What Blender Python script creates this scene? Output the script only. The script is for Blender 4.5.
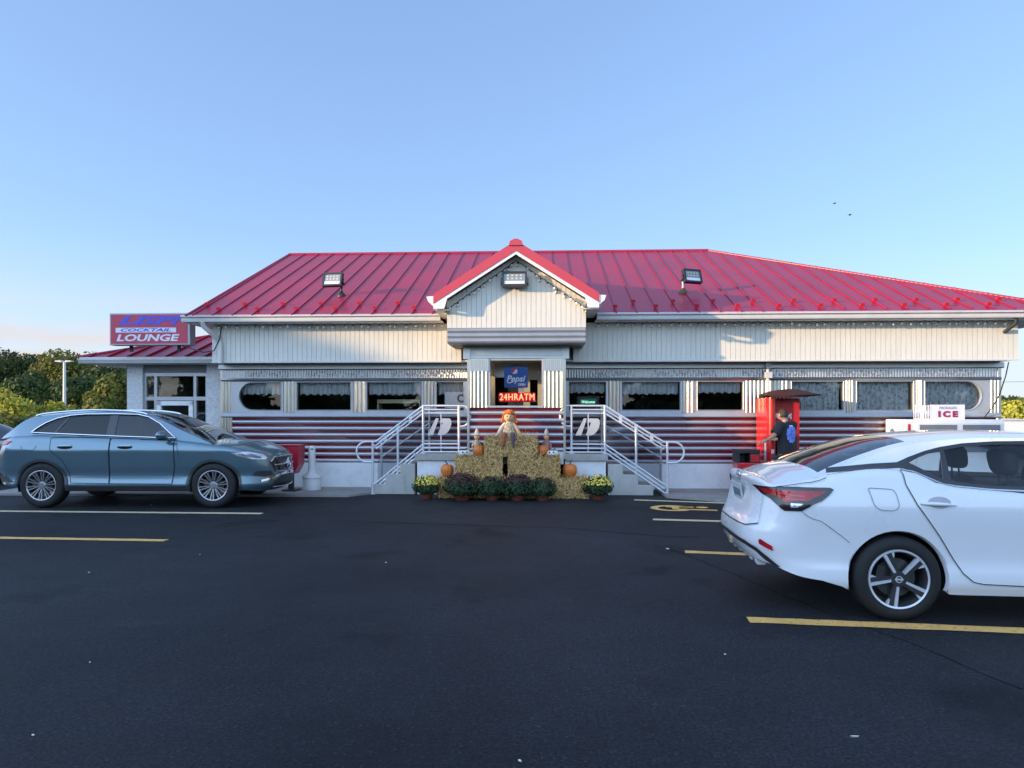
import bpy, math, random
import numpy as np
from mathutils import Vector, Matrix
from mathutils.geometry import delaunay_2d_cdt
random.seed(7); RNG = np.random.default_rng(7)
R = math.radians; PI = math.pi
scene = bpy.context.scene
for o in list(bpy.data.objects): bpy.data.objects.remove(o)
COL = scene.collection

# ------------------------------------------------------------------ camera
FPX, HZ, EYE = 710.0, 412.0, 1.61
cam_d = bpy.data.cameras.new('camera'); cam = bpy.data.objects.new('camera', cam_d); COL.objects.link(cam)
cam_d.sensor_fit = 'HORIZONTAL'; cam_d.sensor_width = 36.0
cam_d.lens = 36.0 * FPX / 1024.0
cam_d.shift_y = (HZ - 384.0) / 1024.0
cam_d.clip_start = 0.05; cam_d.clip_end = 3000
cam.location = (0, 0, EYE); cam.rotation_euler = (R(90), 0, 0)
scene.camera = cam

# ------------------------------------------------------------------ light
SUN_AZ, SUN_EL = 71.5, 8.5            # azimuth measured to the left of straight-behind-the-camera
to_sun = Vector((-math.sin(R(SUN_AZ)) * math.cos(R(SUN_EL)), -math.cos(R(SUN_AZ)) * math.cos(R(SUN_EL)), math.sin(R(SUN_EL))))
sun_d = bpy.data.lights.new('sun', 'SUN'); sun = bpy.data.objects.new('sun', sun_d); COL.objects.link(sun)
sun_d.energy = 2.4; sun_d.angle = R(0.6); sun_d.color = (1.0, 0.72, 0.42)
sun.rotation_euler = to_sun.to_track_quat('Z', 'Y').to_euler()
sun.location = (-40, -20, 30)

world = bpy.data.worlds.new('World'); scene.world = world; world.use_nodes = True
wt = world.node_tree; wt.nodes.clear()
wo = wt.nodes.new('ShaderNodeOutputWorld'); bg = wt.nodes.new('ShaderNodeBackground')
sky = wt.nodes.new('ShaderNodeTexSky'); sky.sky_type = 'NISHITA'; sky.sun_disc = False
sky.sun_elevation = R(SUN_EL)
sky.sun_rotation = math.atan2(to_sun.x, to_sun.y)
sky.altitude = 100; sky.air_density = 1.0; sky.dust_density = 0.15; sky.ozone_density = 5.5
bg.inputs['Strength'].default_value = 0.15
# thin low cloud bank over the western horizon
tc = wt.nodes.new('ShaderNodeTexCoord'); sep = wt.nodes.new('ShaderNodeSeparateXYZ')
wt.links.new(tc.outputs['Generated'], sep.inputs[0])
mp = wt.nodes.new('ShaderNodeMapping'); mp.inputs['Scale'].default_value = (2.0, 2.0, 22.0)
wt.links.new(tc.outputs['Generated'], mp.inputs['Vector'])
nz = wt.nodes.new('ShaderNodeTexNoise'); nz.inputs['Scale'].default_value = 2.2; nz.inputs['Detail'].default_value = 6
wt.links.new(mp.outputs[0], nz.inputs['Vector'])
cr = wt.nodes.new('ShaderNodeValToRGB'); cr.color_ramp.elements[0].position = 0.38; cr.color_ramp.elements[1].position = 0.60
wt.links.new(nz.outputs['Fac'], cr.inputs['Fac'])
mz = wt.nodes.new('ShaderNodeMapRange'); mz.inputs['From Min'].default_value = 0.16; mz.inputs['From Max'].default_value = 0.085
wt.links.new(sep.outputs['Z'], mz.inputs['Value'])
mx_ = wt.nodes.new('ShaderNodeMapRange'); mx_.inputs['From Min'].default_value = -0.30; mx_.inputs['From Max'].default_value = -0.50
wt.links.new(sep.outputs['X'], mx_.inputs['Value'])
m1 = wt.nodes.new('ShaderNodeMath'); m1.operation = 'MULTIPLY'; m2 = wt.nodes.new('ShaderNodeMath'); m2.operation = 'MULTIPLY'
wt.links.new(cr.outputs['Color'], m1.inputs[0]); wt.links.new(mz.outputs[0], m1.inputs[1])
wt.links.new(m1.outputs[0], m2.inputs[0]); wt.links.new(mx_.outputs[0], m2.inputs[1])
m3 = wt.nodes.new('ShaderNodeMath'); m3.operation = 'MULTIPLY'; m3.inputs[1].default_value = 0.95
wt.links.new(m2.outputs[0], m3.inputs[0])
hsv = wt.nodes.new('ShaderNodeHueSaturation'); hsv.inputs['Saturation'].default_value = 0.95; hsv.inputs['Value'].default_value = 1.0
gam = wt.nodes.new('ShaderNodeGamma'); gam.inputs['Gamma'].default_value = 0.55      # softens the steep zenith-to-horizon falloff
wt.links.new(sky.outputs[0], gam.inputs['Color'])
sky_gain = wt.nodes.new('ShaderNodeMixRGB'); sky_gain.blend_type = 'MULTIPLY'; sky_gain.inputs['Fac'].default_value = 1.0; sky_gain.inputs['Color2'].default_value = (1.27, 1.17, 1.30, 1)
wt.links.new(gam.outputs[0], sky_gain.inputs['Color1']); dotn = wt.nodes.new('ShaderNodeVectorMath'); dotn.operation = 'DOT_PRODUCT'; dotn.inputs[1].default_value = (to_sun.x * .55, to_sun.y - .55, 0.10)      # gain added to the sunward sky behind the camera, fills the shaded fronts
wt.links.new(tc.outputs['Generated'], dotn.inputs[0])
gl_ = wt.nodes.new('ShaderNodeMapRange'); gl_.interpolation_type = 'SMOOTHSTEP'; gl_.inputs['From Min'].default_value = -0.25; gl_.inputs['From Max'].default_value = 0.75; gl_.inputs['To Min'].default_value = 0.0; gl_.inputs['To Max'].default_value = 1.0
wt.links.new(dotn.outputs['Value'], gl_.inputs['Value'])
sky_fill = wt.nodes.new('ShaderNodeMixRGB'); sky_fill.blend_type = 'MULTIPLY'; sky_fill.inputs['Color2'].default_value = (3.4, 2.98, 2.62, 1)
wt.links.new(gl_.outputs[0], sky_fill.inputs['Fac']); wt.links.new(sky_gain.outputs[0], sky_fill.inputs['Color1'])
hzr = wt.nodes.new('ShaderNodeMapRange'); hzr.interpolation_type = 'SMOOTHSTEP'; hzr.inputs['From Min'].default_value = 0.24; hzr.inputs['From Max'].default_value = 0.0; hzr.inputs['To Min'].default_value = 0.0; hzr.inputs['To Max'].default_value = 0.75      # pale haze low over the horizon
wt.links.new(sep.outputs['Z'], hzr.inputs['Value'])
hzm = wt.nodes.new('ShaderNodeMixRGB'); hzm.inputs['Color2'].default_value = (1.62, 1.80, 1.95, 1); wt.links.new(hzr.outputs[0], hzm.inputs['Fac']); wt.links.new(sky_fill.outputs[0], hzm.inputs['Color1'])
wt.links.new(hzm.outputs[0], hsv.inputs['Color'])
mixc = wt.nodes.new('ShaderNodeMixRGB'); mixc.inputs['Color2'].default_value = (1.74, 1.62, 1.62, 1)
wt.links.new(m3.outputs[0], mixc.inputs['Fac']); wt.links.new(hsv.outputs[0], mixc.inputs['Color1'])
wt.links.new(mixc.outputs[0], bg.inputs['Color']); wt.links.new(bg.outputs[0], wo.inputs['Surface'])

scene.view_settings.view_transform = 'Standard'; scene.view_settings.look = 'None'
scene.view_settings.exposure = 1.68; scene.view_settings.gamma = 1.0; scene.view_settings.use_curve_mapping = False
scene.cycles.max_bounces = 8; scene.cycles.transparent_max_bounces = 16
scene.cycles.sample_clamp_indirect = 6.0

# ------------------------------------------------------------------ materials
_M = {}
def M(name, col, rough=0.5, metal=0.0, coat=0.0, var=0.10, scale=3.0, bump=0.0, bscale=40.0, spec=0.5, wear=0.0, stretch=(1, 1, 1), flake=0.0, trans=0.0):
    if name in _M: return _M[name]
    m = bpy.data.materials.new(name); m.use_nodes = True; _M[name] = m
    t = m.node_tree; b = t.nodes['Principled BSDF']
    b.inputs['Roughness'].default_value = rough; b.inputs['Metallic'].default_value = metal
    b.inputs['Coat Weight'].default_value = coat; b.inputs['Coat Roughness'].default_value = 0.03
    b.inputs['Specular IOR Level'].default_value = spec
    c = t.nodes.new('ShaderNodeTexCoord'); mp = t.nodes.new('ShaderNodeMapping'); mp.inputs['Scale'].default_value = stretch
    t.links.new(c.outputs['Object'], mp.inputs['Vector'])
    n = t.nodes.new('ShaderNodeTexNoise'); n.inputs['Scale'].default_value = scale; n.inputs['Detail'].default_value = 6; n.inputs['Roughness'].default_value = 0.6
    t.links.new(mp.outputs[0], n.inputs['Vector'])
    r = t.nodes.new('ShaderNodeValToRGB'); e = r.color_ramp.elements
    e[0].position = 0.3; e[1].position = 0.7
    e[0].color = tuple(max(0, x * (1 - var)) for x in col) + (1,); e[1].color = tuple(min(1, x * (1 + var)) for x in col) + (1,)
    t.links.new(n.outputs['Fac'], r.inputs['Fac'])
    src = r.outputs['Color']
    if wear > 0:
        n2 = t.nodes.new('ShaderNodeTexNoise'); n2.inputs['Scale'].default_value = scale * 2.7; n2.inputs['Detail'].default_value = 9; n2.inputs['Roughness'].default_value = 0.7
        t.links.new(mp.outputs[0], n2.inputs['Vector'])
        r2 = t.nodes.new('ShaderNodeValToRGB'); r2.color_ramp.elements[0].position = 0.52; r2.color_ramp.elements[1].position = 0.72
        r2.color_ramp.elements[1].color = (wear, wear, wear, 1)
        t.links.new(n2.outputs['Fac'], r2.inputs['Fac'])
        mm = t.nodes.new('ShaderNodeMixRGB'); mm.inputs['Color2'].default_value = tuple(x * 0.45 + 0.02 for x in col) + (1,)
        t.links.new(r2.outputs['Color'], mm.inputs['Fac']); t.links.new(src, mm.inputs['Color1']); src = mm.outputs['Color']
    t.links.new(src, b.inputs['Base Color'])
    rr = t.nodes.new('ShaderNodeMapRange'); rr.inputs['To Min'].default_value = max(0.02, rough * 0.8); rr.inputs['To Max'].default_value = min(1, rough * 1.2)
    t.links.new(n.outputs['Fac'], rr.inputs['Value']); t.links.new(rr.outputs[0], b.inputs['Roughness'])
    if bump > 0:
        nb = t.nodes.new('ShaderNodeTexNoise'); nb.inputs['Scale'].default_value = bscale; nb.inputs['Detail'].default_value = 4
        t.links.new(mp.outputs[0], nb.inputs['Vector'])
        bm = t.nodes.new('ShaderNodeBump'); bm.inputs['Strength'].default_value = bump; bm.inputs['Distance'].default_value = 0.01
        t.links.new(nb.outputs['Fac'], bm.inputs['Height']); t.links.new(bm.outputs[0], b.inputs['Normal'])
    if trans > 0:
        tr = t.nodes.new('ShaderNodeBsdfTranslucent'); t.links.new(src, tr.inputs['Color'])
        mx = t.nodes.new('ShaderNodeMixShader'); mx.inputs['Fac'].default_value = trans
        out = t.nodes['Material Output']
        t.links.new(b.outputs[0], mx.inputs[1]); t.links.new(tr.outputs[0], mx.inputs[2]); t.links.new(mx.outputs[0], out.inputs['Surface'])
    return m

def glass(name, tint=(0.5, 0.5, 0.5), ior=1.5, rough=0.01, refl=(1, 1, 1), warp=0.0):
    if name in _M: return _M[name]
    m = bpy.data.materials.new(name); m.use_nodes = True; _M[name] = m
    t = m.node_tree; t.nodes.remove(t.nodes['Principled BSDF']); out = t.nodes['Material Output']
    tr = t.nodes.new('ShaderNodeBsdfTransparent'); tr.inputs['Color'].default_value = tuple(tint) + (1,)
    gl = t.nodes.new('ShaderNodeBsdfGlossy'); gl.inputs['Roughness'].default_value = rough; gl.inputs['Color'].default_value = tuple(refl) + (1,)
    fr = t.nodes.new('ShaderNodeFresnel'); fr.inputs['IOR'].default_value = ior
    mx = t.nodes.new('ShaderNodeMixShader')
    if warp > 0:
        c = t.nodes.new('ShaderNodeTexCoord'); n = t.nodes.new('ShaderNodeTexNoise'); n.inputs['Scale'].default_value = 1.3
        t.links.new(c.outputs['Object'], n.inputs['Vector'])
        bm = t.nodes.new('ShaderNodeBump'); bm.inputs['Strength'].default_value = warp; bm.inputs['Distance'].default_value = 0.05
        t.links.new(n.outputs['Fac'], bm.inputs['Height']); t.links.new(bm.outputs[0], gl.inputs['Normal'])
    t.links.new(fr.outputs[0], mx.inputs['Fac']); t.links.new(tr.outputs[0], mx.inputs[1]); t.links.new(gl.outputs[0], mx.inputs[2])
    t.links.new(mx.outputs[0], out.inputs['Surface'])
    return m

def emit(name, col, strength):
    if name in _M: return _M[name]
    m = bpy.data.materials.new(name); m.use_nodes = True; _M[name] = m
    b = m.node_tree.nodes['Principled BSDF']; b.inputs['Base Color'].default_value = tuple(col) + (1,)
    b.inputs['Emission Color'].default_value = tuple(col) + (1,); b.inputs['Emission Strength'].default_value = strength
    return m

# ------------------------------------------------------------------ mesh builder
def apply_normals(me, nrm):
    L = len(me.loops); cn = np.empty(L * 3, np.float32); me.corner_normals.foreach_get('vector', cn); cn = cn.reshape(-1, 3); vi = np.empty(L, np.int32); me.loops.foreach_get('vertex_index', vi)
    for i, v in enumerate(vi):
        n = nrm.get(int(v))
        if n is not None: cn[i] = n
    me.normals_split_custom_set([tuple(map(float, c)) for c in cn])
class MB:
    def __init__(s): s.v = []; s.f = []; s.m = []; s.nrm = {}
    def add(s, verts, faces, mi=0):
        o = len(s.v); s.v.extend([tuple(p) for p in verts]); s.f.extend([tuple(i + o for i in f) for f in faces]); s.m.extend([mi] * len(faces)); return s
    def box(s, x0, x1, y0, y1, z0, z1, mi=0):
        v = [(x0, y0, z0), (x1, y0, z0), (x1, y1, z0), (x0, y1, z0), (x0, y0, z1), (x1, y0, z1), (x1, y1, z1), (x0, y1, z1)]
        return s.add(v, [(0, 3, 2, 1), (4, 5, 6, 7), (0, 1, 5, 4), (1, 2, 6, 5), (2, 3, 7, 6), (3, 0, 4, 7)], mi)
    def obox(s, c, ax, ay, az, hx, hy, hz, mi=0):
        c, ax, ay, az = Vector(c), Vector(ax), Vector(ay), Vector(az)
        v = [c + ax * (hx * i) + ay * (hy * j) + az * (hz * k) for k in (-1, 1) for j in (-1, 1) for i in (-1, 1)]
        return s.add(v, [(0, 2, 3, 1), (4, 5, 7, 6), (0, 1, 5, 4), (1, 3, 7, 5), (3, 2, 6, 7), (2, 0, 4, 6)], mi)
    def tube(s, pts, r, n=8, mi=0, caps=True, closed=False):
        P = [Vector(p) for p in pts]; N = len(P); rs = r if hasattr(r, '__len__') else [r] * N
        tang = []
        for i in range(N):
            a = P[(i - 1) % N] if (closed or i > 0) else P[i]; b = P[(i + 1) % N] if (closed or i < N - 1) else P[i]
            d = b - a; tang.append(d.normalized() if d.length > 1e-9 else Vector((0, 0, 1)))
        up = Vector((0, 0, 1)) if abs(tang[0].z) < 0.9 else Vector((1, 0, 0))
        nrm = tang[0].cross(up).normalized(); verts = []
        for i in range(N):
            nrm = (nrm - tang[i] * nrm.dot(tang[i])); nrm = nrm.normalized() if nrm.length > 1e-6 else tang[i].orthogonal().normalized()
            bn = tang[i].cross(nrm)
            for k in range(n):
                a = 2 * PI * k / n; verts.append(P[i] + (nrm * math.cos(a) + bn * math.sin(a)) * rs[i])
        F = []
        for i in range(N if closed else N - 1):
            for k in range(n):
                a = i * n + k; b = i * n + (k + 1) % n; j = (i + 1) % N
                F.append((a, b, j * n + (k + 1) % n, j * n + k))
        if caps and not closed: F.append(tuple(range(n - 1, -1, -1))); F.append(tuple((N - 1) * n + k for k in range(n)))
        return s.add(verts, F, mi)
    def cyl(s, p0, p1, r0, r1=None, n=16, mi=0): return s.tube([p0, p1], [r0, r0 if r1 is None else r1], n, mi)
    def lathe(s, prof, n=24, c=(0, 0, 0), axis='z', mi=0, closed=False):
        verts = []; F = []
        for r, h in prof:
            for k in range(n):
                a = 2 * PI * k / n; x, y = r * math.cos(a), r * math.sin(a)
                verts.append((c[0] + x, c[1] + y, c[2] + h) if axis == 'z' else ((c[0] + x, c[1] + h, c[2] + y) if axis == 'y' else (c[0] + h, c[1] + x, c[2] + y)))
        m = len(prof)
        for i in range(m if closed else m - 1):
            for k in range(n):
                a = i * n + k; b = i * n + (k + 1) % n; j = (i + 1) % m
                F.append((a, b, j * n + (k + 1) % n, j * n + k) if axis != 'y' else (a, j * n + k, j * n + (k + 1) % n, b))
        return s.add(verts, F, mi)
    def prism(s, poly, d0, d1, plane='xz', mi=0):
        def P(a, b, d): return (a, d, b) if plane == 'xz' else ((a, b, d) if plane == 'xy' else (d, a, b))
        n = len(poly); v = [P(a, b, d0) for a, b in poly] + [P(a, b, d1) for a, b in poly]
        F = [tuple(range(n)), tuple(range(2 * n - 1, n - 1, -1))] + [(i, i + n, (i + 1) % n + n, (i + 1) % n) for i in range(n)]
        return s.add(v, F, mi)
    def grid(s, G, mi=0, close_u=False):
        nu, nv = len(G), len(G[0]); v = [p for row in G for p in row]; F = []
        for i in range(nu if close_u else nu - 1):
            for j in range(nv - 1):
                k = (i + 1) % nu; F.append((i * nv + j, k * nv + j, k * nv + j + 1, i * nv + j + 1))
        return s.add(v, F, mi)
    def ellipsoid(s, c, r, n=16, m=10, mi=0, rot=None):
        v = []; F = []
        for i in range(m + 1):
            t = PI * i / m
            for k in range(n):
                a = 2 * PI * k / n; p = Vector((r[0] * math.sin(t) * math.cos(a), r[1] * math.sin(t) * math.sin(a), r[2] * math.cos(t)))
                if rot: p = rot @ p
                v.append((c[0] + p.x, c[1] + p.y, c[2] + p.z))
        for i in range(m):
            for k in range(n):
                F.append((i * n + k, (i + 1) * n + k, (i + 1) * n + (k + 1) % n, i * n + (k + 1) % n))
        return s.add(v, F, mi)
    def build(s, name, mats, parent=None, smooth=None, bevel=0.0, loc=None):
        me = bpy.data.meshes.new(name); me.from_pydata(s.v, [], s.f); me.update()
        mats = mats if isinstance(mats, (list, tuple)) else [mats]
        for m in mats: me.materials.append(m)
        if len(mats) > 1: me.polygons.foreach_set('material_index', s.m)
        if smooth is not None:
            me.polygons.foreach_set('use_smooth', [True] * len(me.polygons)); me.set_sharp_from_angle(angle=R(smooth))
        if s.nrm and smooth is not None: apply_normals(me, s.nrm)
        o = bpy.data.objects.new(name, me); COL.objects.link(o)
        if parent: o.parent = parent
        if loc: o.location = loc
        if bevel > 0:
            b = o.modifiers.new('bevel', 'BEVEL'); b.width = bevel; b.segments = 2; b.limit_method = 'ANGLE'; b.angle_limit = R(50)
        return o

def tag(o, label=None, cat=None, group=None, kind=None):
    if label: o['label'] = label
    if cat: o['category'] = cat
    if group: o['group'] = group
    if kind: o['kind'] = kind
    return o
def thing(name, label, cat, loc=(0, 0, 0), rz=0.0, group=None, kind=None):
    o = bpy.data.objects.new(name, None); COL.objects.link(o); o.location = loc; o.rotation_euler = (0, 0, rz); o.empty_display_size = 0.2
    return tag(o, label, cat, group, kind)
def copy_tree(o, parent=None):
    c = o.copy(); COL.objects.link(c)
    if parent is not None: c.parent = parent
    for ch in [x for x in KIDS.get(o.name, list(o.children))]: copy_tree(ch, c)
    return c
KIDS = {}
def copy_thing(o, label, loc=None, rz=None, scale=None, group=None):
    c = copy_tree(o); c['label'] = label
    if loc is not None: c.location = loc
    if rz is not None: c.rotation_euler = (0, 0, rz)
    if scale is not None: c.scale = (scale,) * 3 if not hasattr(scale, '__len__') else scale
    if group: c['group'] = group
    return c

def text_mb(mb, body, size, mapf, depth=0.004, shear=0.0, offset=0.0, align='CENTER', width=None, mi=0, spacing=1.0):
    cu = bpy.data.curves.new('txt', 'FONT'); cu.body = body; cu.size = size; cu.extrude = depth / 2; cu.shear = shear; cu.offset = offset
    cu.align_x = align; cu.align_y = 'CENTER'; cu.space_character = spacing; cu.resolution_u = 3
    ob = bpy.data.objects.new('txt', cu); COL.objects.link(ob)
    me = bpy.data.meshes.new_from_object(ob); bpy.data.objects.remove(ob)
    vs = [v.co.copy() for v in me.vertices]
    if width and vs:
        x0 = min(v.x for v in vs); x1 = max(v.x for v in vs); k = width / (x1 - x0)
        for v in vs: v.x = (v.x - (x0 + x1) / 2) * k
    mb.add([mapf(v.x, v.y, v.z) for v in vs], [tuple(p.vertices) for p in me.polygons], mi)
    bpy.data.meshes.remove(me); bpy.data.curves.remove(cu)
    return mb

def in_poly(P, poly):
    x, y = P[:, 0], P[:, 1]; c = np.zeros(len(P), bool); n = len(poly)
    for i in range(n):
        x1, y1 = poly[i]; x2, y2 = poly[(i + 1) % n]
        if y1 == y2: continue
        k = ((y1 > y) != (y2 > y)) & (x < (x2 - x1) * (y - y1) / (y2 - y1) + x1); c ^= k
    return c
def resample(poly, step):
    out = []; n = len(poly)
    for i in range(n):
        a, b = np.array(poly[i], float), np.array(poly[(i + 1) % n], float); k = max(1, int(np.ceil(np.linalg.norm(b - a) / step)))
        for j in range(k): out.append(tuple(a + (b - a) * j / k))
    return out
def seg_dist(P, poly):
    d = np.full(len(P), 1e9); n = len(poly)
    for i in range(n):
        a, b = np.array(poly[i]), np.array(poly[(i + 1) % n]); ab = b - a; L = (ab @ ab) + 1e-12
        t = np.clip(((P - a) @ ab) / L, 0, 1); d = np.minimum(d, np.linalg.norm(P - (a + t[:, None] * ab), axis=1))
    return d
def region2d(outer, holes=(), step=0.04):
    loops = [resample(outer, step)] + [resample(h, step) for h in holes]
    pts = []; edges = []
    for lp in loops:
        o = len(pts); n = len(lp); pts += lp; edges += [(o + i, o + (i + 1) % n) for i in range(n)]
    A = np.array(loops[0]); x0, y0 = A.min(0); x1, y1 = A.max(0)
    gx, gy = np.meshgrid(np.arange(x0 + step / 2, x1, step), np.arange(y0 + step / 2, y1, step)); G = np.stack([gx.ravel(), gy.ravel()], 1)
    if len(G):
        k = in_poly(G, loops[0])
        for h in loops[1:]: k &= ~in_poly(G, h)
        G = G[k]
        for lp in loops:
            if len(G): G = G[seg_dist(G, lp) > step * 0.35]
    allp = [Vector(p) for p in pts] + [Vector((float(p[0]), float(p[1]))) for p in G]
    V, E_, F, *_ = delaunay_2d_cdt(allp, edges, [], 0, 1e-6)
    V = np.array([(v.x, v.y) for v in V]); C = np.array([V[list(f)].mean(0) for f in F])
    k = in_poly(C, loops[0])
    for h in loops[1:]: k &= ~in_poly(C, h)
    return V, [f for f, q in zip(F, k) if q]
def region(mb, outer, mapf, holes=(), step=0.04, mi=0, flip=False):
    V, F = region2d(outer, holes, step)
    return mb.add([mapf(a, b) for a, b in V], [tuple(reversed(f)) if flip else tuple(f) for f in F], mi)
def arc(cx, cy, r, a0, a1, n=12, ry=None):
    return [(cx + r * math.cos(R(a0 + (a1 - a0) * i / n)), cy + (ry or r) * math.sin(R(a0 + (a1 - a0) * i / n))) for i in range(n + 1)]
def lerp(x, xs, ys): return float(np.interp(x, xs, ys))
def smooth_interp(knots):
    xs = [k[0] for k in knots]; ys = [k[1] for k in knots]; n = len(xs)
    d = [(ys[i + 1] - ys[i]) / (xs[i + 1] - xs[i]) for i in range(n - 1)]
    m = [d[0]] + [0 if d[i - 1] * d[i] <= 0 else 2 * d[i - 1] * d[i] / (d[i - 1] + d[i]) for i in range(1, n - 1)] + [d[-1]]
    def f(x):
        if x <= xs[0]: return ys[0]
        if x >= xs[-1]: return ys[-1]
        i = int(np.searchsorted(xs, x, side='right')) - 1; i = min(i, n - 2); h = xs[i + 1] - xs[i]; t = (x - xs[i]) / h
        return ((2 * t**3 - 3 * t**2 + 1) * ys[i] + (t**3 - 2 * t**2 + t) * h * m[i] + (-2 * t**3 + 3 * t**2) * ys[i + 1] + (t**3 - t**2) * h * m[i + 1])
    return f

# ------------------------------------------------------------------ building frame: u along the front, v into the building, z up
TH = R(2.5); CT, ST = math.cos(TH), math.sin(TH); D0 = 14.75
def B(u, v, z=0.0): return (u * CT + v * ST, D0 - u * ST + v * CT, z)
def depth_at(px, v):
    a = (px - 512) / FPX; return (v + D0 * CT) / (a * ST + CT)
def U(px, v):
    t = depth_at(px, v); a = (px - 512) / FPX; return a * t * CT - (t - D0) * ST
def Z(px, py, v): return EYE - (py - HZ) / FPX * depth_at(px, v)
def W3(px, py, d): return ((px - 512) / FPX * d, d, EYE - (py - HZ) / FPX * d)
# ------------------------------------------------------------------ shared materials
m_steel = M('stainless_steel', (0.62, 0.58, 0.50), rough=0.33, metal=1.0, var=0.16, scale=4, stretch=(7, 1, .4))
m_steel_dull = M('dull_stainless', (0.50, 0.51, 0.51), rough=0.36, metal=1.0, var=0.10, scale=3, bump=0.06, bscale=6)
m_alu = M('painted_aluminium', (0.60, 0.59, 0.56), rough=0.45, var=0.05, wear=0.25, scale=2)
m_siding = M('cream_siding', (0.70, 0.665, 0.575), rough=0.55, var=0.05, scale=2.0, wear=0.22, stretch=(4, 4, 0.7), bump=0.05, bscale=20)
m_white = M('white_paint', (0.78, 0.77, 0.75), rough=0.5, var=0.05, scale=2, wear=0.25)
m_founda = M('white_masonry_paint', (0.72, 0.72, 0.72), rough=0.75, var=0.07, scale=1.6, wear=0.35, bump=0.25, bscale=35)
m_maroon = M('maroon_enamel', (0.13, 0.006, 0.016), rough=0.25, var=0.15, scale=2, coat=0.6)
m_bar = M('silver_bar', (0.46, 0.445, 0.46), rough=0.36, metal=0.6, var=0.05, scale=3)
m_gutter = M('gutter_white', (0.66, 0.65, 0.62), rough=0.38, var=0.05, scale=2, wear=0.25, coat=0.2)
m_dark = M('dark_trim', (0.03, 0.03, 0.03), rough=0.6)  # plain near-black colour for small fittings, posts and painted marks
m_black = M('black_plastic', (0.02, 0.02, 0.022), rough=0.42, var=0.2)
m_rail = M('galvanised_rail', (0.66, 0.66, 0.68), rough=0.38, metal=0.45, var=0.08, scale=6)
m_conc = M('weathered_concrete', (0.36, 0.34, 0.31), rough=0.85, var=0.16, scale=3, wear=0.55, bump=0.35, bscale=30)
m_winglass = glass('window_glass', (0.93, 0.94, 0.93), 1.48, 0.004, warp=0.05)
m_redtrim = M('red_rake_metal', (0.52, 0.022, 0.035), rough=0.32, coat=0.3, var=0.05)
m_bulb = M('frosted_bulb', (0.8, 0.78, 0.70), rough=0.25)

def roof_mat(name, col):
    m = M(name, col, rough=0.36, coat=0.10, var=0.16, scale=0.9); m.node_tree.nodes['Principled BSDF'].inputs['Coat Roughness'].default_value = 0.22
    t = m.node_tree; b = t.nodes['Principled BSDF']
    c = t.nodes.new('ShaderNodeTexCoord'); w = t.nodes.new('ShaderNodeTexWave'); w.wave_type = 'BANDS'; w.bands_direction = 'X'
    w.inputs['Scale'].default_value = 4.7; w.inputs['Distortion'].default_value = 0.0
    t.links.new(c.outputs['Object'], w.inputs['Vector'])
    n = t.nodes.new('ShaderNodeTexNoise'); n.inputs['Scale'].default_value = 1.4; n.inputs['Detail'].default_value = 2
    t.links.new(c.outputs['Object'], n.inputs['Vector'])
    ad = t.nodes.new('ShaderNodeMath'); ad.operation = 'MULTIPLY_ADD'; ad.inputs[1].default_value = 0.25
    t.links.new(w.outputs['Fac'], ad.inputs[0]); t.links.new(n.outputs['Fac'], ad.inputs[2])
    bm = t.nodes.new('ShaderNodeBump'); bm.inputs['Strength'].default_value = 0.35; bm.inputs['Distance'].default_value = 0.02
    t.links.new(ad.outputs[0], bm.inputs['Height']); t.links.new(bm.outputs[0], b.inputs['Normal'])
    return m
m_roof = roof_mat('red_standing_seam_metal', (0.32, 0.010, 0.038))

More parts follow.
